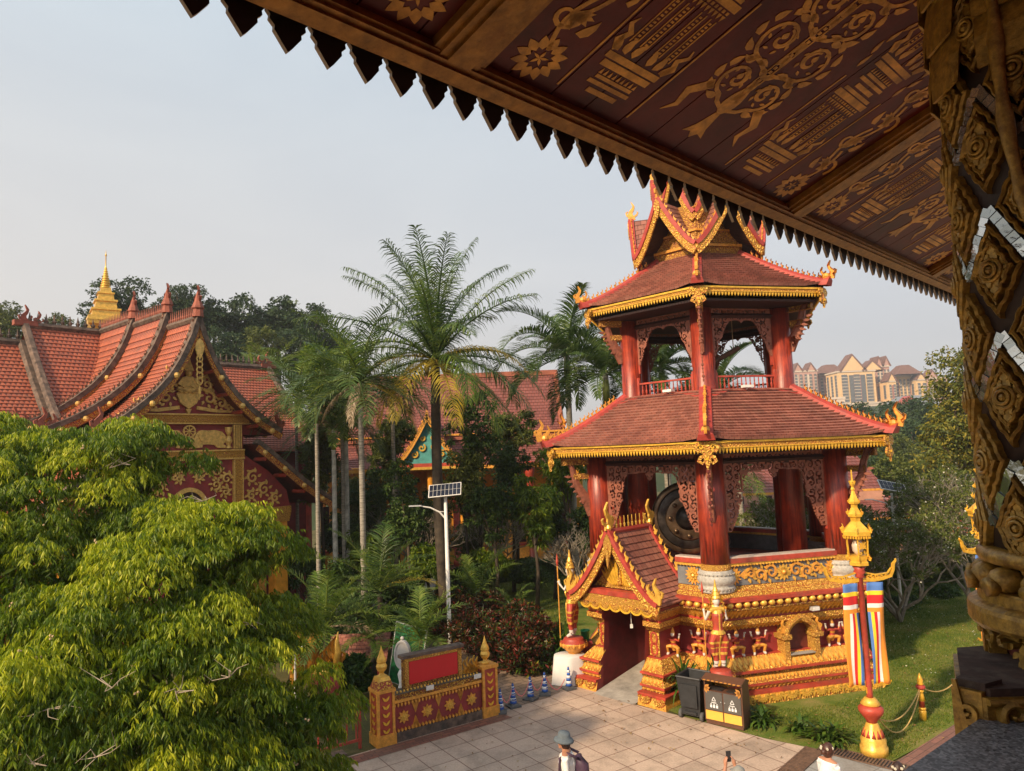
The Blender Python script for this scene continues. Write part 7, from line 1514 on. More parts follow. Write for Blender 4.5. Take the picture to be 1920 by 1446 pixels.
# ================================================================== BINS
def wheelie(x, y, rz):
    o = thing('wheeled_bin', 'open black wheeled bin standing between the porch and the recycling bins', 'bin', (x, y, 0), rz)
    mb = MB(); r0 = [(-.22, -.25), (.22, -.25), (.22, .22), (-.22, .22)]; r1 = [(-.29, -.33), (.29, -.33), (.29, .33), (-.29, .33)]
    A = [mb.p((a, b, .1)) for a, b in r0]; B = [mb.p((a, b, .94)) for a, b in r1]; C_ = [mb.p((a*.93, b*.93, .94)) for a, b in r1]; D_ = [mb.p((a*.93, b*.93, .2)) for a, b in r0]
    for k in range(4): l = (k+1) % 4; mb.face([A[k], A[l], B[l], B[k]]); mb.face([B[k], B[l], C_[l], C_[k]]); mb.face([C_[k], C_[l], D_[l], D_[k]])
    mb.face(A[::-1]); mb.face(D_); mb.build('body', M_BLACK, o)
    mb = MB()
    for k in range(4): a, b = r1[k], r1[(k+1) % 4]; mb.tube([(a[0], a[1], .95), (b[0], b[1], .95)], .025, 6)
    mb.tube([(-.2, .42, .93), (.2, .42, .93)], .02, 6); [mb.tube([(s*.2, .42, .93), (s*.2, .3, .95)], .018, 6) for s in (-1, 1)]; mb.build('rim', M_BLACK, o)
    mb = MB(); mb.box((0, -.27, .16), (.3, .05, .05)); mb.box((0, -.335, .55), (.4, .015, .5)); mb.build('front_ribs', M_BLACK, o)
    for s in (-1, 1): mb = MB(); mb.M = Matrix.Rotation(PI/2, 4, 'Y'); mb.lathe([(0, -.03), (.1, -.03), (.1, .03), (0, .03)], 16, (-.1, 0, 0)); w_ = mb.build('wheel', M_CBK, o, True); w_.location = (s*.26, -.22, 0)
    mb = MB(); mb.tube([(-.27, -.22, .1), (.27, -.22, .1)], .014, 6); mb.build('axle', M_STEEL, o)
    return o
wheelie(3.98, 17.3, R(-38))
rb = thing('recycling_bins', 'brown double recycling bin with yellow lower panels and a small roof', 'bin', (4.56, 16.72, 0), math.atan2(16.3-16.79, 4.83-4.21)-.02)
M_BRN = paint('brown_powder_coat', (.11, .05, .03), .12, 5, .4, bump=.05); M_GRY = paint('dark_grey_door', (.09, .085, .08), .1, 5, .4, bump=.05); M_YEL = paint('yellow_panel', (.78, .44, .07), .06, 5, .4, bump=.03); M_ORG = paint('orange_leaf_print', (.45, .2, .04), .1, 5, .5)
mb = MB(); mb.box((0, 0, .06), (.86, .38, .08)); mb.box((0, .0, .42), (.9, .4, .66)); mb.build('cabinet', M_BRN, rb)
for s in (-1, 1):
    d_ = MB(); d_.box((0, 0, .12), (.4, .02, .4)); dd = d_.build('door', M_GRY, rb); dd.location = (s*.215, -.206, .42)
    d_ = MB(); d_.box((0, -.006, 0), (.4, .022, .19)); q = d_.build('yellow_panel', M_YEL, dd); q.location = (0, 0, -.2)
    d_ = MB(); Fd = frame((0, -.011, .12), (1, 0, 0), (0, 0, 1), (0, -1, 0))
    for a in range(3): t0 = PI/2+a*2.094; t1 = t0+2.094; d_.ribbon([(.055*cos(t0)*.9+.002, .055*sin(t0)+.03), (.055*cos(t1)*.9, .055*sin(t1)+.03)], .012, Fd, 0, .003)
    for k in range(3):
        d_.prism([(-.09+k*.07, -.15), (-.045+k*.07, -.15), (-.045+k*.07, -.09), (-.09+k*.07, -.09)], Fd, 0, .003); d_.prism([(-.08+k*.07, -.08), (-.055+k*.07, -.08), (-.055+k*.07, -.06), (-.08+k*.07, -.06)], Fd, 0, .003)
    d_.prism([(-.06, -.045), (.06, -.045), (.06, -.03), (-.06, -.03)], Fd, 0, .003); d_.build('recycling_symbol', M_CW, dd)
    d_ = MB(); d_.ball((-s*.17, -.02, .12), .014, 6); d_.build('door_lock', M_STEEL, dd)
    d_ = MB()
    for a in range(4): d_.prism(leaf2(s*.2, .27, (PI if s > 0 else 0)+(a-1)*.6*s, .13, .07, 4), Fd, 0, .004)
    d_.build('leaf_print', M_ORG, dd)
    mb = MB(); mb.box((s*.215, 0, .76), (.32, .26, .012)); mb.build('chute', M_BLACK, rb)
    mb = MB(); mb.box((s*.435, .0, .86), (.03, .36, .22)); mb.build('side_panel', M_BRN, rb)
mb = MB(); mb.box((0, -.03, .985), (.94, .44, .03)); mb.prism([(-.24, 0), (.22, .0), (.0, .07)], frame((0, 0, 1.0), (0, 1, 0), (0, 0, 1), (1, 0, 0)), -.47, .47); mb.build('lid_roof', M_BRN, rb)
mb = MB(); Fl_ = frame((0, -.253, .985), (1, 0, 0), (0, 0, 1), (0, -1, 0))
for k in range(9): mb.prism([(-.44+k*.1, -.014), (-.38+k*.1, -.014), (-.36+k*.1, .014), (-.42+k*.1, .014)], Fl_, 0, .003)
mb.build('roof_pattern', M_ORG, rb)
# ================================================================== LANTERN POSTS WITH FLAGS
M_FLAG = {k: paint('flag_'+k, c, .06, 6, .8, bump=0) for k, c in dict(blue=(.08, .19, .5), yellow=(.85, .6, .03), red=(.62, .02, .02), white=(.78, .74, .7), orange=(.8, .28, .03)).items()}
def lantern(label, x, y, rz, sc=1.):
    o = thing('lantern_post', label, 'lamp post', (x, y, 0), rz, 'golden lantern posts on the lawn'); Gd = M_GOLDY
    mb = MB(); mb.lathe([(.26, 0), (.26, .16), (.23, .18), (.24, .3), (.2, .36), (.12, .58), (.1, .62)], 24, m=0); mb.lathe([(.1, .62), (.11, .66), (.2, .78), (.235, .84), (.235, .9), (.17, .96)], 24, m=1); mb.lathe([(.17, .96), (.19, .98), (.13, 1.06), (.1, 1.1)], 24, m=0)
    for q in range(12):
        t = 2*PI*q/12; Fq = frame((0, 0, 0), (-sin(t), cos(t), 0), (0, 0, 1), (cos(t), sin(t), 0)); mb.prism([(-.04, .36), (.04, .36), (0, .5)], lambda a, b, h, Fq=Fq: Fq(a, b, h+.2-(b-.36)*.35), -.02, .012, 1)
    mb.build('base', [M_GOLD, M_RED], o, True)
    mb = MB(); mb.lathe([(.062, 1.08), (.06, 1.2), (.055, 3.46), (.1, 3.48), (.07, 3.52), (.12, 3.58), (.09, 3.62), (.13, 3.68)], 16); mb.build('pole', M_RED, o, True)
    for s in (-1, 1):
        mb = MB(); Fa = frame((0, 0, 3.42), (s, 0, 0), (0, 0, 1), (0, -1, 0)); pr = [(.03, .0), (.3, -.02), (.5, .0), (.68, .04), (.74, .16), (.76, .28), (.82, .34)]
        mb.ribbon(pr, [.07, .07, .06, .05, .05, .04, .015], Fa, -.03, .03); mb.ribbon([(.1, .14), (.35, .08), (.62, .1), (.7, .2)], [.03, .03, .025, .01], Fa, -.02, .02)
        for k in range(5): mb.ribbon(spiral(.17+k*.1, .045, .045, k, 1., s), .02, Fa, -.02, .025)
        mb.ball(Fa(.82, .36, 0), .025, 6); mb.build('bracket_arm', Gd, o)
        # flag: head bands blue yellow red white orange, then the same colours lengthwise
        fl = MB(); w_, x0, zt = .34, .1, 3.36; L = 2.02; nz_ = 24
        def FF(u, v, s=s): return Vector((s*(x0+w_*u), -.05+.03*sin(u*5+v*6)+.04*v, zt-L*v))
        cols = ['blue', 'yellow', 'red', 'white', 'orange']; order = [cols[i] for i in range(5)]
        fv = [[fl.p(FF(j/6, i/nz_)) for j in range(7)] for i in range(nz_+1)]
        for i in range(nz_):
            for j in range(6):
                u0, u1 = j/6, (j+1)/6; v0, v1 = i/nz_, (i+1)/nz_
                if i < 7: m = min(4, int(i*5/7)) if i < 6 else 4
                else: m = (4 if j == 5 else j if j < 4 else 3) if s > 0 else (j if j < 4 else 4)
                if i >= 7: m = [0, 1, 2, 3, 4, 4][j] if s > 0 else [0, 1, 2, 3, 4, 4][j]
                fl.face([fv[i][j], fv[i][j+1], fv[i+1][j+1], fv[i+1][j]], None, m)
        of = fl.build('flag', [M_FLAG[c] for c in cols], o, True); md = of.modifiers.new('t', 'SOLIDIFY'); md.thickness = .005
        mb = MB(); Fb_ = frame((0, 0, 1.3), (s, 0, 0), (0, 0, 1), (0, -1, 0)); mb.ribbon([(.02, -.22), (.06, -.02), (.2, .02), (.45, .04), (.5, .1)], [.03, .05, .05, .04, .01], Fb_, -.02, .02); mb.ribbon(spiral(.12, .0, .06, 0, 1, s), .025, Fb_, -.02, .02); mb.ribbon(spiral(.28, .03, .05, 0, 1, s), .02, Fb_, -.02, .02); mb.build('lower_bracket', Gd, o)
    lan = MB(); z0 = 3.7
    lan.poly_lathe([(.14, z0), (.2, z0+.02), (.2, z0+.08), (.17, z0+.1), (.19, z0+.2), (.2, z0+.22)], 6, 0); lan.build('lantern_base', Gd, o)
    hf = MB()
    for k in range(6):
        a, b = R(60*k), R(60*k+60); p, q = Vector((.2*cos(a), .2*sin(a), 0)), Vector((.2*cos(b), .2*sin(b), 0)); hf.tube([p+Vector((0, 0, z0+.2)), p*1.12+Vector((0, 0, z0+.62))], .016, 5)
        m_ = (p+q)/2; Fh = frame(m_*1.04+Vector((0, 0, z0+.42)), (q-p), (0, 0, 1), m_)
        if k % 2 == 0:
            for r_ in (.03, .06): hf.ribbon([(r_*cos(t), r_*sin(t)) for t in [PI/4*i for i in range(8)]], .016, Fh, -.008, .008, None, True)
            for i in range(4): hf.prism(leaf2(0, 0, PI/4+PI/2*i, .11, .04, 4), Fh, -.006, .006); hf.ribbon(spiral(.05*(-1)**i, .14*(1 if i < 2 else -1), .035, i, 1.), .014, Fh, -.006, .006)
        hf.ribbon([(-.09, .2), (-.05, .15), (0, .19), (.05, .15), (.09, .2)], .03, Fh, -.008, .008)
        flame(hf, frame(p*1.15+Vector((0, 0, z0+.12)), p, (0, 0, 1), q-p), .14, None, .012, 1)
    hf.build('lantern_cage', Gd, o); gl = MB(); gl.lathe([(.03, z0+.2), (.1, z0+.3), (.11, z0+.42), (.05, z0+.55)], 12); gl.build('lamp_globe', paint('frosted_globe', (.6, .5, .4), .05, 3, .3, bump=0), o, True)
    rf = MB(); rf.poly_lathe([(.22, z0+.6), (.29, z0+.62), (.29, z0+.7), (.27, z0+.72), (.1, z0+.9), (.11, z0+.98), (.15, z0+1.0), (.15, z0+1.05), (.07, z0+1.18), (.07, z0+1.24), (.11, z0+1.26), (.11, z0+1.3), (.05, z0+1.45), (.03, z0+1.52), (.045, z0+1.55), (.025, z0+1.6), (.06, z0+1.66), (.06, z0+1.7), (.02, z0+1.74), (.012, z0+1.95)], 6, 0, cap=True)
    for k in range(6):
        a = R(60*k)
        for r_, zz, s_ in ((.29, .68, .16), (.15, 1.04, .11), (.11, 1.28, .08), (.06, 1.69, .05)): flame(rf, frame((r_*cos(a), r_*sin(a), z0+zz), (cos(a), sin(a), 0), (0, 0, 1), (-sin(a), cos(a), 0)), s_, None, .014, 1)
        for i in range(5): u = (i+.5)/5; p = Vector((.28*cos(a), .28*sin(a), 0)).lerp(Vector((.28*cos(a+R(60)), .28*sin(a+R(60)), 0)), u); rf.ball((p.x, p.y, z0+.585), .02, 5, None, (1, 1, 1.6))
    rf.build('lantern_roof', Gd, o); return o
lantern('golden lantern post with two striped flags in front of the tower', 6.95, 14.93, R(8), 1)
lantern('golden lantern post mostly hidden behind the carved column', 11.45, 17.9, R(20), 1)
def bollard(label, x, y):
    o = thing('bollard', label, 'bollard', (x, y, 0), 0, 'rope bollards on the lawn'); mb = MB()
    mb.lathe([(.075, 0), (.075, .2), (.06, .22)], 14, m=0); mb.lathe([(.06, .22), (.08, .25), (.06, .28)], 14, m=0); mb.lathe([(.06, .28), (.055, .4), (.075, .42)], 14, m=1); mb.lathe([(.075, .42), (.05, .56), (.04, .6), (.07, .63), (.05, .66)], 14, m=0); mb.lathe([(.05, .66), (.075, .7), (.055, .76)], 14, m=1); mb.lathe([(.055, .76), (.07, .79), (.05, .82), (.065, .86), (.04, .93), (.005, 1.02)], 14, m=0)
    mb.build('post', [M_GOLDY, M_RED], o, True); mb = MB(); mb.lathe([(.085, .68), (.1, .7), (.1, .73), (.085, .75)], 14); mb.build('collar', M_REDL, o); return o
B1, B2, B3 = Vector((8.85, 16.55, 0)), Vector((10.95, 18.2, 0)), Vector((6.6, 18.0, 0))
bollard('gold and red spindle-shaped bollard holding the rope on the lawn', *B1[:2]); bollard('gold and red bollard mostly behind the carved column', *B2[:2])
M_ROPE = paint('golden_rope', (.55, .36, .12), .2, 30, .8)
def rope(label, a, b, sag, z=.72):
    pts = [Vector(a).lerp(Vector(b), i/14)+Vector((0, 0, z-sag*4*(i/14)*(1-i/14))) for i in range(15)]; mb = MB(); mb.M = Matrix.Translation(-Vector(a)); mb.tube(pts, .014, 5); solo('rope', mb, M_ROPE, label, 'rope', a, 0, 'ropes strung between the bollards')
rope('slack golden rope from the bollard toward the hidden one', B1, B2, .35); rope('golden rope drooping from the bollard toward the lantern post, the higher of the two', B1, Vector((7.05, 15.2, 0)), .42); rope('golden rope drooping lowest from the bollard to the lantern post', B1, Vector((7.1, 15.0, 0)), .6, .7)
# ================================================================== SOLAR LAMPS
def pv(mb, c, ex, ey, w_, h, n, m0=0, m1=1):
    Fp_ = frame(c, ex, ey, Vector(ex).cross(Vector(ey))); mb.prism([(-w_/2, -h/2), (w_/2, -h/2), (w_/2, h/2), (-w_/2, h/2)], Fp_, -.02, .02, m0)
    for i in range(n):
        for j in range(2): x0 = -w_/2+.02+(w_-.04)*i/n; y0 = -h/2+.02+(h-.04)*j/2; mb.prism([(x0+.008, y0+.008), (x0+(w_-.04)/n-.004, y0+.008), (x0+(w_-.04)/n-.004, y0+(h-.04)/2-.004), (x0+.008, y0+(h-.04)/2-.004)], Fp_, .02, .026, m1)
M_PV = paint('solar_cells', (.012, .015, .03), .1, 5, .2, bump=0)
sb = at(837, 1000, 24); sl_ = thing('solar_lamp', 'tall white solar street lamp with one curved arm in the middle of the garden', 'street lamp', (-2.36, 24, 0))
mb = MB(); mb.lathe([(.11, 0), (.11, .02), (.075, .04), (.055, 4.9), (.0, 4.95)], 12); mb.build('pole', M_WHITE, sl_, True)
mb = MB(); pv(mb, (0, -.1, 5.12), (1, .05, .06), (0, .62, .78), 1.08, .5, 8); mb.tube([(0, 0, 4.85), (0, -.05, 5.1)], .03, 6, 0); mb.build('solar_panel', [M_WHITE, M_PV], sl_)
mb = MB(); mb.tube([(0, 0, 4.15), (-.2, -.02, 4.4), (-.5, -.04, 4.56), (-.85, -.06, 4.63)], [.03, .03, .025, .02], 6); mb.tube([(0, 0, 4.4), (-.22, -.02, 4.42)], .012, 4); mb.build('arm', M_WHITE, sl_)
mb = MB(); mb.box((-1.0, -.06, 4.64), (.42, .12, .035)); mb.build('lamp_head', M_STEEL, sl_)
s2 = thing('solar_lamp', 'small two-armed solar lamp in front of the red arched canopy', 'street lamp', (14.0, 27, 0)); mb = MB(); mb.lathe([(.06, 0), (.045, 4.2)], 10); mb.build('pole', M_WHITE, s2)
mb = MB(); pv(mb, (0, -.1, 4.45), (1, -.1, -.22), (0, .62, .78), .95, .42, 6); mb.build('solar_panel', [M_WHITE, M_PV], s2)
for s in (-1, 1): mb = MB(); mb.tube([(0, 0, 3.6), (s*.25, 0, 3.85), (s*.75, 0, 4.0)], [.025, .025, .02], 6); mb.box((s*.85, 0, 4.0), (.3, .1, .03)); mb.build('arm', M_WHITE, s2)
# red arched canopy
cp = thing('arched_canopy', 'low red arched canopy on posts beyond the frangipani', 'canopy', (23.2, 45, 0)); mb = MB()
for i in range(12):
    t0, t1 = PI*i/12, PI*(i+1)/12; a = [(-3.2*cos(t), .2+1.05*sin(t)) for t in (t0, t1)]; mb.quad((a[0][0], -2, 1.3+a[0][1]), (a[1][0], -2, 1.3+a[1][1]), (a[1][0], 3, 1.3+a[1][1]), (a[0][0], 3, 1.3+a[0][1])); mb.quad((a[0][0], -2, 1.25+a[0][1]), (a[1][0], -2, 1.25+a[1][1]), (a[1][0], -2, 1.3+a[1][1]), (a[0][0], -2, 1.3+a[0][1]))
mb.build('canopy', paint('salmon_canopy', (.6, .22, .16), .1, 2, .6), cp)
for x in (-3.1, -1, 1, 3.1): mb = MB(); mb.box((x, -1.9, 1.3), (.14, .14, 2.6)); mb.build('post', M_RED, cp)
mb = MB(); mb.box((0, -1.95, 2.75), (8.4, .06, .06)); mb.box((0, -1.95, .7), (8.4, .1, .5)); mb.build('beam', M_RED, cp)
# ================================================================== THINGS BEHIND THE WALL
nb = thing('notice_board', 'leaning board printed with green trees behind the low palm', 'notice board', at(752, 1215, 19.6)+Vector((0, 0, -1.2)), R(-25)); mb = MB(); Fnb = frame((0, 0, 0), (1, 0, -.2), (.1, .15, 1), (0, -1, 0))
mb.prism([(-.5, .2), (.5, .2), (.5, 1.75), (-.5, 1.75)], Fnb, -.03, 0, 0); mb.build('frame', M_STEEL, nb)
def printmat():
    k = NT('green_photo_print'); k.set(.4); n = k.n('ShaderNodeTexNoise', _Scale=5., _Detail=9., _Roughness=.75); k.l(k.tc.outputs['Object'], n.inputs['Vector']); k.l(k.ramp(n.outputs[0], [(.38, (.005, .05, .02)), (.55, (.01, .2, .06)), (.68, (.12, .45, .15)), (.8, (.5, .6, .4))]), k.b.inputs['Base Color']); return k.m
mb = MB(); mb.prism([(-.47, .22), (.47, .22), (.47, 1.73), (-.47, 1.73)], Fnb, 0, .006); mb.build('print', printmat(), nb)
mb = MB()
for s in (-1, 1): mb.prism([(s*.45-.02, -.3), (s*.45+.02, -.3), (s*.45+.02, .25), (s*.45-.02, .25)], Fnb, -.03, 0)
mb.build('legs', M_STEEL, nb)
ste = thing('stone_tablet', 'oval white stone tablet on a baluster stand behind the notice panel', 'tablet', (-3.0, 18.4, 0), R(-12)); mb = MB(); mb.lathe([(.2, 0), (.2, .15), (.12, .2), (.15, .5), (.1, .7), (.14, .9), (.08, 1.02)], 14); mb.build('stand', M_WHITE, ste, True)
Fo_ = frame((0, 0, 1.36), (1, 0, 0), (0, 0, 1), (0, -1, 0)); mb = MB(); mb.prism([(.21*cos(t), .36*sin(t)) for t in [2*PI*i/28 for i in range(28)]], Fo_, -.05, .05); mb.ribbon([(.19*cos(t), .33*sin(t)) for t in [2*PI*i/28 for i in range(28)]], .035, Fo_, .05, .07, None, True); mb.ball((0, 0, 1.76), .05, 8); mb.build('tablet', paint('pale_marble', (.58, .55, .52), .1, 4, .5), ste)
nag = thing('naga_ornament', 'golden five-headed serpent ornament just above the leaves of the big tree', 'ornament', at(612, 1262, 18.5)+Vector((0, 0, -.1))); nag.location.z = 0; hb = at(612, 1262, 18.5).z; mb = MB()
for i in range(6): x = -.32+i*.11; flame(mb, frame((x, 0, hb+.02*i), (1, 0, 0), (0, 0, 1), (0, 1, 0)), .3+.1*i, 0, .09, 1)
mb.tube([(.26, 0, hb+.2), (.3, 0, hb+.5), (.27, 0, hb+.75), (.31, 0, hb+1.0)], [.11, .09, .06, .01], 8); mb.tube([(-.3, 0, hb), (.3, 0, hb)], .13, 8); mb.build('heads', M_GOLD, nag, True); mb = MB(); mb.box((0, 0, hb/2), (.7, .35, hb)); mb.build('plinth', M_WALLRED, nag)
tb = thing('round_table', 'round white table top peeping out above the leaves of the big tree', 'table', (at(553, 1214, 19).x, 19, 0)); zt_ = at(553, 1214, 19).z; mb = MB(); mb.lathe([(0, zt_-.03), (.19, zt_-.03), (.2, zt_-.015), (.19, zt_), (0, zt_)], 24); mb.build('table_top', M_WHITE, tb); mb = MB(); mb.lathe([(.14, 0), (.03, .05), (.03, zt_-.03)], 10); mb.build('leg', M_STEEL, tb)
for i, (px, py, Y, lab) in enumerate(((556, 1190, 21, 'rounded golden urn behind the white table top'), (585, 1192, 21.2, 'rounded golden urn right of the other urn'))): mb = MB(); p = at(px, py, Y); mb.lathe([(.2, -p.z), (.2, -.3), (.28, -.2), (.32, 0), (.22, .18), (.1, .24), (.12, .28)], 14); solo('urn', mb, M_GOLDO, lab, 'urn', p, 0, 'golden urns in the garden', True)
sh = thing('garden_shrine', 'dark red tiled shrine roof half hidden under the low palms', 'shrine', (at(665, 1195, 21).x, 21.5, 0)); zs = at(665, 1195, 21.5).z; mb = MB(); roof(mb, lambda u, v: (-.95+1.9*u, -.8+.8*v, zs-.5+.6*v), 7, 2, .02, .15, 1.9, m=0, under=1); roof(mb, lambda u, v: (.95-1.9*u, .8-.8*v, zs-.5+.6*v), 7, 2, .02, .15, 1.9, m=0, under=1); mb.build('roof', [M_TILE, M_DKRED], sh)
mb = MB(); mb.box((0, 0, (zs-.5)/2), (1.3, .9, zs-.5)); mb.build('body', M_WALLRED, sh)
wc = thing('covered_stand', 'stand draped in white cloth with a green bucket beside the left guardian', 'stand', (1.27, 20.1, 0), R(10)); wc.scale = (1.25, 1.0, .95); mb = MB()
for i in range(24):
    pass
rows = [[mb.p(((.27+.04*f*(1+sin(k*1.9)))*(1 if abs(cos(2*PI*k/20)) > .7 else 1)*cos(2*PI*k/20)*1.25, (.27+.04*f*(1+sin(k*2.3)))*sin(2*PI*k/20)*1.25, z)) for k in range(20)] for z, f in ((.02, 1.4), (.4, .8), (.76, .2), (.78, 0))]
for a, b in zip(rows, rows[1:]):
    for k in range(20): mb.face([a[k], a[(k+1) % 20], b[(k+1) % 20], b[k]])
mb.face(rows[-1]); mb.build('cloth', paint('white_cloth', (.66, .63, .6), .06, 3, .8, bump=.1), wc, True)
bk = at(1098, 1185, 20.6); mb = MB(); mb.lathe([(.1, 0), (.13, .28), (.14, .28), (.125, .25), (.09, .02)], 16); solo('bucket', mb, paint('green_plastic', (.02, .28, .1), .08, 4, .4, bump=0), 'small green bucket behind the left guardian figure', 'bucket', (bk.x, 20.75, .93), 0, None, True)
mb = MB(); mb.box((0, 0, .46), (.35, .3, .92)); tag(mb.build('bucket_shelf', M_WALLRED), 'low red block under the green bucket', 'block').location = (bk.x, 20.75, 0)
# thin cable and small sign in the porch
mb = MB(); mb.tube([(0, 0, 0), (0, 0, -.42)], .008, 4); mb.box((0, 0, -.46), (.07, .02, .1)); pq = TC+F(LC+.32, 2.2, 4.5); solo('hanging_switch', mb, M_WHITE, 'small white switch box hanging on a cable in the porch doorway', 'switch', pq)
# ================================================================== FIGURES
SKIN = paint('tanned_skin', (.42, .2, .12), .1, 6, .55, bump=.02); HAIR = paint('dark_brown_hair', (.035, .015, .01), .3, 30, .5, stretch=(1, 1, .2))
def head_geo(mb, h, s=1.):
    """h = centre of the head, face towards +Y"""
    x, y, z = h; mb.ball((x, y, z), .1*s, 16, None, (.76, .95, 1.12)); mb.ball((x, y+.02*s, z-.055*s), .066*s, 12, None, (.85, .95, .9))
    mb.tube([(x, y+.085*s, z+.02*s), (x, y+.115*s, z-.02*s), (x, y+.09*s, z-.03*s)], [.011*s, .016*s, .012*s], 6)
    for k in (-1, 1):
        mb.ball((x+k*.078*s, y-.005*s, z-.005*s), .024*s, 8, None, (.35, .8, 1.3)); mb.ball((x+k*.03*s, y+.083*s, z+.036*s), .018*s, 6, None, (1.4, .6, .5)); mb.ball((x+k*.045*s, y+.06*s, z-.02*s), .03*s, 8, None, (.8, .7, .8))
    mb.ball((x, y+.084*s, z-.06*s), .02*s, 8, None, (1.3, .6, .5)); mb.ball((x, y+.072*s, z-.095*s), .025*s, 8, None, (1, .7, .7))
def hand_geo(mb, w_, d, side, n_, curl=.6, s=1.):
    """palm from wrist w_ along d, n_ = palm normal (fingers curl towards it)"""
    w_, d, n_ = Vector(w_), Vector(d).normalized(), Vector(n_).normalized(); t = d.cross(n_).normalized()*side
    mb.tube([w_, w_+d*.04*s, w_+d*.085*s], [.024*s, .033*s, .03*s], 8)
    for i, L in enumerate((.072, .08, .075, .06)):
        b = w_+d*.08*s+t*(-.027+.018*i)*s; p1 = b+(d+n_*curl*.5).normalized()*L*.45*s; p2 = p1+(d*(1-curl)+n_*curl).normalized()*L*.32*s; p3 = p2+(d*(.6-curl)+n_).normalized()*L*.25*s
        mb.tube([b-d*.01, p1, p2, p3], [.0095*s, .009*s, .008*s, .0065*s], 6)
    b = w_+d*.03*s-t*.028*s; p1 = b+(d*.6-t*.7+n_*.4).normalized()*.04*s; mb.tube([b, p1, p1+(d+n_*.6).normalized()*.032*s], [.013*s, .0105*s, .008*s], 6)
def person(label, loc, rz, arms, zones, mats, lean=0., H=1.72, name='person', legs=None, voxel=.011, hands=True, palmn=None, fem=False, headturn=0.):
    k = H/1.72; mb = MB(); w_ = .165 if fem else .19
    mb.tube([(0, 0, .86), (0, 0, 1.0), (0, lean*.3, 1.15), (0, lean*.6, 1.3), (0, lean*.8, 1.42)], [.15, .135, .13, .15, .11], 12, flat=1.); mb.tube([(-w_, lean*.8, 1.41), (0, lean*.8, 1.44), (w_, lean*.8, 1.41)], [.06, .075, .06], 10)
    mb.tube([(0, lean*.8, 1.42), (0, lean+.012, 1.52)], [.06, .052], 10); hc = (0, lean+.03, 1.605); head_geo(mb, hc)
    for i, s in enumerate((-1, 1)):
        sh_ = Vector((s*w_, lean*.8, 1.4)); el, wr = Vector(arms[i][0]), Vector(arms[i][1]); mb.tube([sh_, (sh_+el)/2, el, (el+wr)/2, wr], [.055, .046, .038, .036, .026], 8)
        if hands: hand_geo(mb, wr, arms[i][2], s, arms[i][3])
        lg = (legs or (((s*.1, 0, .48), (s*.1, -.02, .08)),)*2)[i] if legs else ((s*.1, .01, .48), (s*.1, -.02, .08)); mb.tube([(s*.085, 0, .88), tuple((Vector((s*.085, 0, .88))+Vector(lg[0]))/2), lg[0], tuple((Vector(lg[0])+Vector(lg[1]))/2), lg[1]], [.095, .08, .058, .056, .04], 10); a = Vector(lg[1]); mb.tube([a, a+Vector((0, .05, -.045)), a+Vector((0, .16, -.055))], [.042, .042, .03], 8)
    o = thing(name, label, 'person', loc, rz); o.scale = (k, k, k); me = remeshed(mb, 'body', voxel, mats, zones, 4); b = put('body', me, o); return o, hc
def zp(top, bottom, sleeve=.30, neck=1.455):
    def f(c, n):
        x, y, z = c
        if z > neck: return 0
        if z < .09: return 3
        if z > .92: return 1 if abs(x) < sleeve and z > .92 and not (z < 1.2 and abs(x) > .21) else 0
        return 2 if abs(x) < .24 else 0
    return f
M_TEE = paint('white_cotton_tee', (.66, .66, .64), .08, 20, .85, bump=.1); M_TRS = paint('dark_trousers', (.05, .05, .06), .2, 8, .8); M_SHOE = paint('shoe', (.08, .07, .07), .1, 5, .6)
gm = gnd(1063, 1372, 1.78)
def ribs(mb, hc, r0): pass
man, hc = person('man in a slate bucket hat, white t-shirt and dark purple backpack walking left', (gm.x, gm.y, .004), R(78), (((-.25, -.02, 1.13), (-.24, .12, .9), (0, .3, -1), (1, 0, 0)), ((.25, -.08, 1.12), (.24, -.02, .88), (0, .2, -1), (-1, 0, 0))), zp(1, 2), [SKIN, M_TEE, M_TRS, M_SHOE], .03, 1.74, legs=(((-.1, .14, .48), (-.1, .12, .08)), ((.1, -.04, .48), (.1, -.22, .12))))
M_HAT = paint('slate_hat_cloth', (.10, .125, .145), .12, 30, .9, bump=.1)
mb = MB(); mb.M = Matrix.Translation(hc) @ Matrix.Rotation(R(6), 4, 'X'); mb.lathe([(.165, .015), (.155, .035), (.115, .065), (.105, .07), (.1, .12), (.085, .145), (.0, .152)], 28); mb.lathe([(.165, .012), (.12, .05), (.1, .06)], 28); mb.build('bucket_hat', M_HAT, man, True)
mb = MB(); mb.ball((hc[0], hc[1]-.015, hc[2]+.0), .104, 14, None, (.8, .95, 1.05)); mb.ball((0, hc[1]-.03, hc[2]-.05), .08, 10); mb.build('hair', HAIR, man, True)
mb = MB(); mb.tube([(0, -.2, .98), (0, -.22, 1.1), (0, -.21, 1.28), (0, -.16, 1.42)], [.07, .095, .095, .06], 10, flat=1.25); 
for s in (-1, 1): mb.tube([(s*.1, -.16, 1.42), (s*.11, 0, 1.485), (s*.12, .12, 1.4), (s*.13, .13, 1.2), (s*.15, -.05, 1.05)], .02, 6, flat=1.4)
mb.build('backpack_body', paint('dark_purple_nylon', (.06, .03, .06), .2, 10, .6), thing('backpack', 'dark purple backpack worn by the man in the bucket hat', 'backpack', (gm.x, gm.y, .004), R(78)), True)
gw_ = gnd(1549, 1396, 1.6)
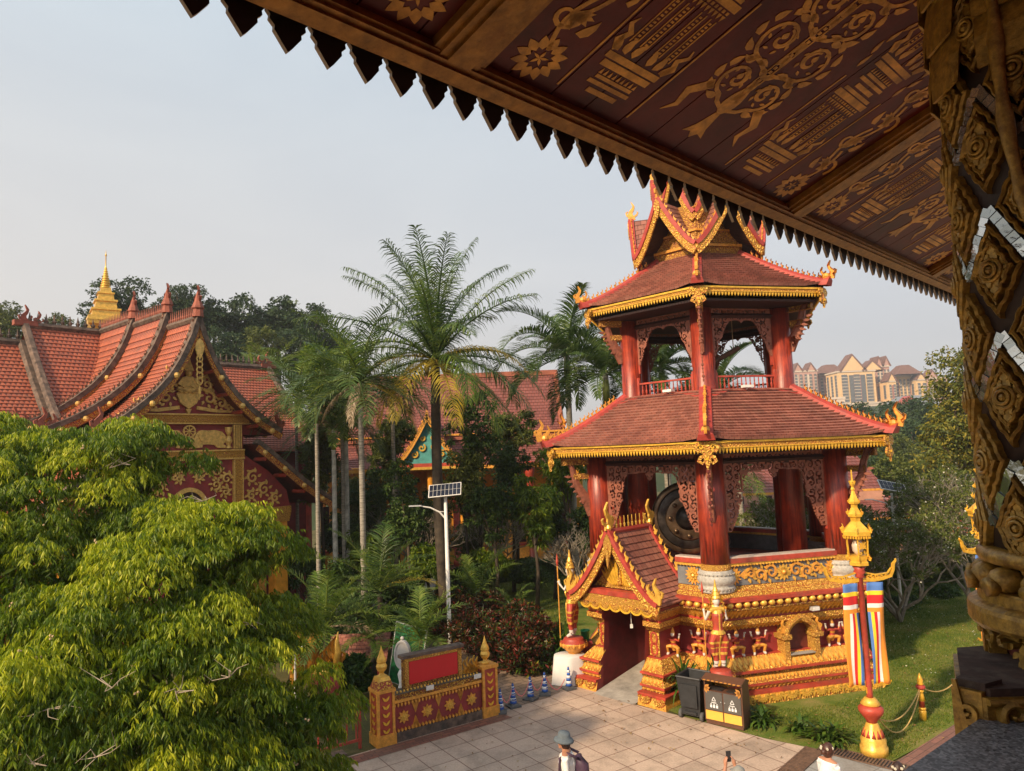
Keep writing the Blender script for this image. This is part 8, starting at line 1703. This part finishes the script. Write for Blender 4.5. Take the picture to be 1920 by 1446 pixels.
wom, hc = person('woman in a white short-sleeved blouse with white flowers in her brown bun', (gw_.x, gw_.y, .008), R(-62), (((-.2, .06, 1.12), (-.12, .26, 1.08), (.2, 1, .2), (0, 0, 1)), ((.2, .06, 1.12), (.1, .27, 1.08), (-.2, 1, .2), (0, 0, 1))), zp(1, 2, .26), [SKIN, paint('white_blouse', (.7, .68, .7), .05, 20, .8), M_TRS, M_SHOE], .02, 1.6, fem=True)
def hairbun(o, hc, mat):
    mb = MB(); x, y, z = hc; mb.ball((x, y-.014, z+.018), .108, 16, None, (.82, .95, 1.06)); mb.ball((x, y-.045, z-.02), .09, 12, None, (.9, .9, 1)); mb.ball((x, y-.12, z+.0), .05, 12); mb.build('hair', mat, o, True)
    for q, (a, b) in enumerate(((-.07, -.09), (.06, -.1), (-.03, -.15), (.08, .0))):
        mb = MB()
        for i in range(5): t = 2*PI*i/5; mb.ball((x+a+.014*cos(t), y+b, z+.06+.014*sin(t)), .012, 5, None, (1, .6, 1))
        mb.ball((x+a, y+b-.005, z+.06), .007, 5); mb.build('hair_flower', L_FLW, o)
hairbun(wom, hc, paint('reddish_brown_hair', (.07, .025, .015), .3, 30, .5))
gp_ = gnd(1387, 1437, 1.66)
ph, hc = person('person in a grey cap photographing the tower with a phone held overhead', (gp_.x, gp_.y, .004), R(8), (((-.21, .22, 1.42), (-.075, .36, 1.62), (.1, .1, 1), (.9, .4, .1)), ((.21, .22, 1.42), (.075, .36, 1.62), (-.1, .1, 1), (-.9, .4, .1))), zp(1, 2, .3), [SKIN, paint('grey_shirt', (.28, .28, .28), .1, 10, .9), M_TRS, M_SHOE], .02, 1.62)
mb = MB(); x, y, z = hc; mb.lathe([(.098, .0), (.1, .04), (.085, .09), (.04, .125), (0, .13)], 24, (x, y-.005, z+.01)); mb.tube([(x, y+.08, z+.03), (x, y+.15, z+.02)], [.075, .055], 10, flat=1.1) if 0 else mb.box((x, y+.12, z+.03), (.14, .1, .012)); mb.build('cap', paint('grey_cap', (.24, .24, .22), .1, 20, .9), ph, True)
mb = MB(); mb.ball((x, y-.01, z), .1, 12, None, (.8, .95, 1.0)); mb.build('hair', HAIR, ph, True)
k_ = 1.62/1.72; pc = ph.matrix_world; Mx = Matrix.Translation((gp_.x, gp_.y, .004)) @ Matrix.Rotation(R(8), 4, 'Z') @ Matrix.Scale(k_, 4)
pp_ = Mx @ Vector((0, .40, 1.745)); mb = MB(); mb.box((0, 0, 0), (.076, .009, .155), 0, 0); mb.box((0, -.0052, 0), (.07, .002, .146), 0, 1); q = solo('phone', mb, [M_BLACK, paint('phone_screen', (.03, .03, .035), .05, 2, .15, bump=0)], 'black phone held up in both hands by the person in the grey cap', 'phone', pp_, R(8))
g4 = gnd(1683, 1437, 1.52)
w4, hc = person('person with dark hair and a white flower, only the crown visible at the bottom edge', (g4.x, g4.y, .012), R(-30), (((-.2, .0, 1.12), (-.2, .1, .9), (0, .2, -1), (1, 0, 0)), ((.2, .0, 1.12), (.2, .1, .9), (0, .2, -1), (-1, 0, 0))), zp(1, 2, .26), [SKIN, paint('white_blouse', (.7, .68, .7), .05, 20, .8), M_TRS, M_SHOE], .02, 1.55, fem=True); hairbun(w4, hc, HAIR)
# ---- guardian statues
def guardian(): 
    mb = MB(); mb.tube([(0, 0, .8), (0, 0, .95), (0, 0, 1.1), (0, 0, 1.25), (0, 0, 1.35)], [.15, .115, .12, .14, .1], 12); mb.tube([(-.17, 0, 1.36), (0, 0, 1.39), (.17, 0, 1.36)], [.055, .07, .055], 10); mb.tube([(0, 0, 1.36), (0, .01, 1.47)], [.055, .05], 8); head_geo(mb, (0, .02, 1.56), 1.05)
    for s in (-1, 1):
        if s > 0: ar = [(s*.18, 0, 1.35), (s*.24, .02, 1.14), (s*.13, .14, 1.02)]
        else: ar = [(s*.18, 0, 1.35), (s*.27, .05, 1.15), (s*.24, .19, 1.28)]
        mb.tube(ar, [.05, .04, .028], 8); hand_geo(mb, ar[-1], (s*-.5, .5, .3) if s > 0 else (0, .3, 1), s, (0, 0, 1) if s > 0 else (1, 0, 0), .7); mb.tube([(s*.08, 0, .85), (s*.09, .03, .5), (s*.09, 0, .12)], [.1, .075, .055], 10); mb.tube([(s*.09, 0, .1), (s*.1, .12, .03)], [.05, .035], 8)
        mb.tube([(s*.05, 0, .86), (s*.17, -.02, .62), (s*.15, -.02, .3)], [.1, .075, .03], 8)
    mb.tube([(0, -.03, .8), (0, .06, .5), (0, .06, .2)], [.12, .09, .06], 8)
    pale = paint('white_painted_skin', (.62, .56, .5), .1, 10, .5)
    def z(c, n):
        x, y, zz = c
        if zz > 1.44: return 1
        if zz > 1.36: return 2
        if zz < .2: return 1
        if abs(x) > .19 and zz > 1.0: return 1
        if abs(zz-.86) < .05 or abs(zz-1.33) < .035 or abs(zz-.62) < .025 or abs(zz-.36) < .03 or abs(x) < .018 or abs(zz-.5) < .015: return 2
        return 0
    return remeshed(mb, 'body', .012, [M_RED, pale, M_GOLD], z, 3)
GB = guardian()
def guard(label, loc, rz, sc, ped):
    o = thing('guardian_statue', label, 'statue', loc, rz, 'guardian statues by the tower'); o.scale = (sc,)*3; put('body', GB, o, (0, 0, ped)); mb = MB(); z = ped+1.64
    mb.lathe([(.1, -.02), (.115, .0), (.1, .03), (.085, .06), (.095, .08), (.06, .14), (.07, .16), (.035, .24), (.01, .42)], 16, (0, .015, z))
    for s in (-1, 1): flame(mb, frame((s*.1, 0, z-.12), (s, 0, 0), (0, 0, 1), (0, 1, 0)), .28, None, .03, 1); flame(mb, frame((s*.18, -.02, ped+1.33), (s, 0, 0), (0, 0, 1), (0, 1, 0)), .2, None, .03, 1)
    mb.build('crown', M_GOLD, o); mb = MB(); Fk = frame((0, .12, 0), (1, 0, 0), (0, 0, 1), (0, 1, 0)); mb.prism(leaf2(0, ped+.86, -PI/2, .55, .12, 6), Fk, 0, .03); mb.prism(leaf2(0, ped+1.12, -PI/2, .2, .14, 5), Fk, .0, .03)
    mb.build('sash', M_GOLD, o)
    for s in (-1, 1):
        for y_, L in ((.103, 0),): mb = MB(); mb.ball((s*.032, .112, ped+1.59), .011, 8, None, (1.5, .5, .7)); mb.ribbon([(s*.012, ped+1.615), (s*.035, ped+1.625), (s*.055, ped+1.612)], .008, frame((0, .105, 0), (1, 0, 0), (0, 0, 1), (0, 1, 0)), 0, .012); mb.build('eye', M_BLACK, o)
    mb = MB(); mb.ball((0, .112, ped+1.497), .014, 6, None, (1.5, .5, .5)); mb.build('lips', M_RED, o)
    mb = MB(); mb.tube([(-.24, .23, ped+.02), (-.24, .23, ped+1.75)], .014, 6, 0); mb.tube([(-.24, .23, ped+1.7), (-.24, .23, ped+1.8), (-.24, .23, ped+2.0)], [.015, .035, .003], 6, 1); mb.build('spear', [M_GOLDO, M_RED], o)
    mb = MB(); mb.lathe([(.16, 0), (.15, max(.0, ped-.32)), (.2, max(.01, ped-.3)), (.33, ped-.14), (.34, ped-.1)], 20, m=0); mb.lathe([(.34, ped-.1), (.25, ped-.09), (.24, ped-.02), (.22, ped)], 20, m=1)
    for q in range(14): t = 2*PI*q/14; mb.ball((.31*cos(t), .31*sin(t), ped-.15), .055, 6, 0, (.7, .7, 1.2))
    mb.build('lotus_pedestal', [M_GOLDO, M_RED], o, True); return o
guard('red and gold guardian figure with a spear at the front corner of the plinth', (4.64, 17.38, 0), R(8), 1., 1.02); guard('guardian figure with a spear and tall winged crown left of the porch', (1.42, 20.25, 0), R(60), 1.15, 1.0)
# ================================================================== DRY-SEASON HAZE
mb = MB(); mb.box((60, 330, 60), (1100, 760, 126)); hz = mb.build('haze', [])
hm = bpy.data.materials.new('haze_air'); hm.use_nodes = True; t = hm.node_tree
for n in list(t.nodes):
    if n.type != 'OUTPUT_MATERIAL': t.nodes.remove(n)
pvn = t.nodes.new('ShaderNodeVolumePrincipled'); pvn.inputs['Density'].default_value = .0006; pvn.inputs['Color'].default_value = (.9, .9, .93, 1); pvn.inputs['Anisotropy'].default_value = .3
t.links.new(pvn.outputs[0], t.nodes['Material Output'].inputs['Volume']); hz.data.materials.append(hm); tag(hz, 'thin pale dry-season haze over the temple grounds', 'haze', kind='stuff')
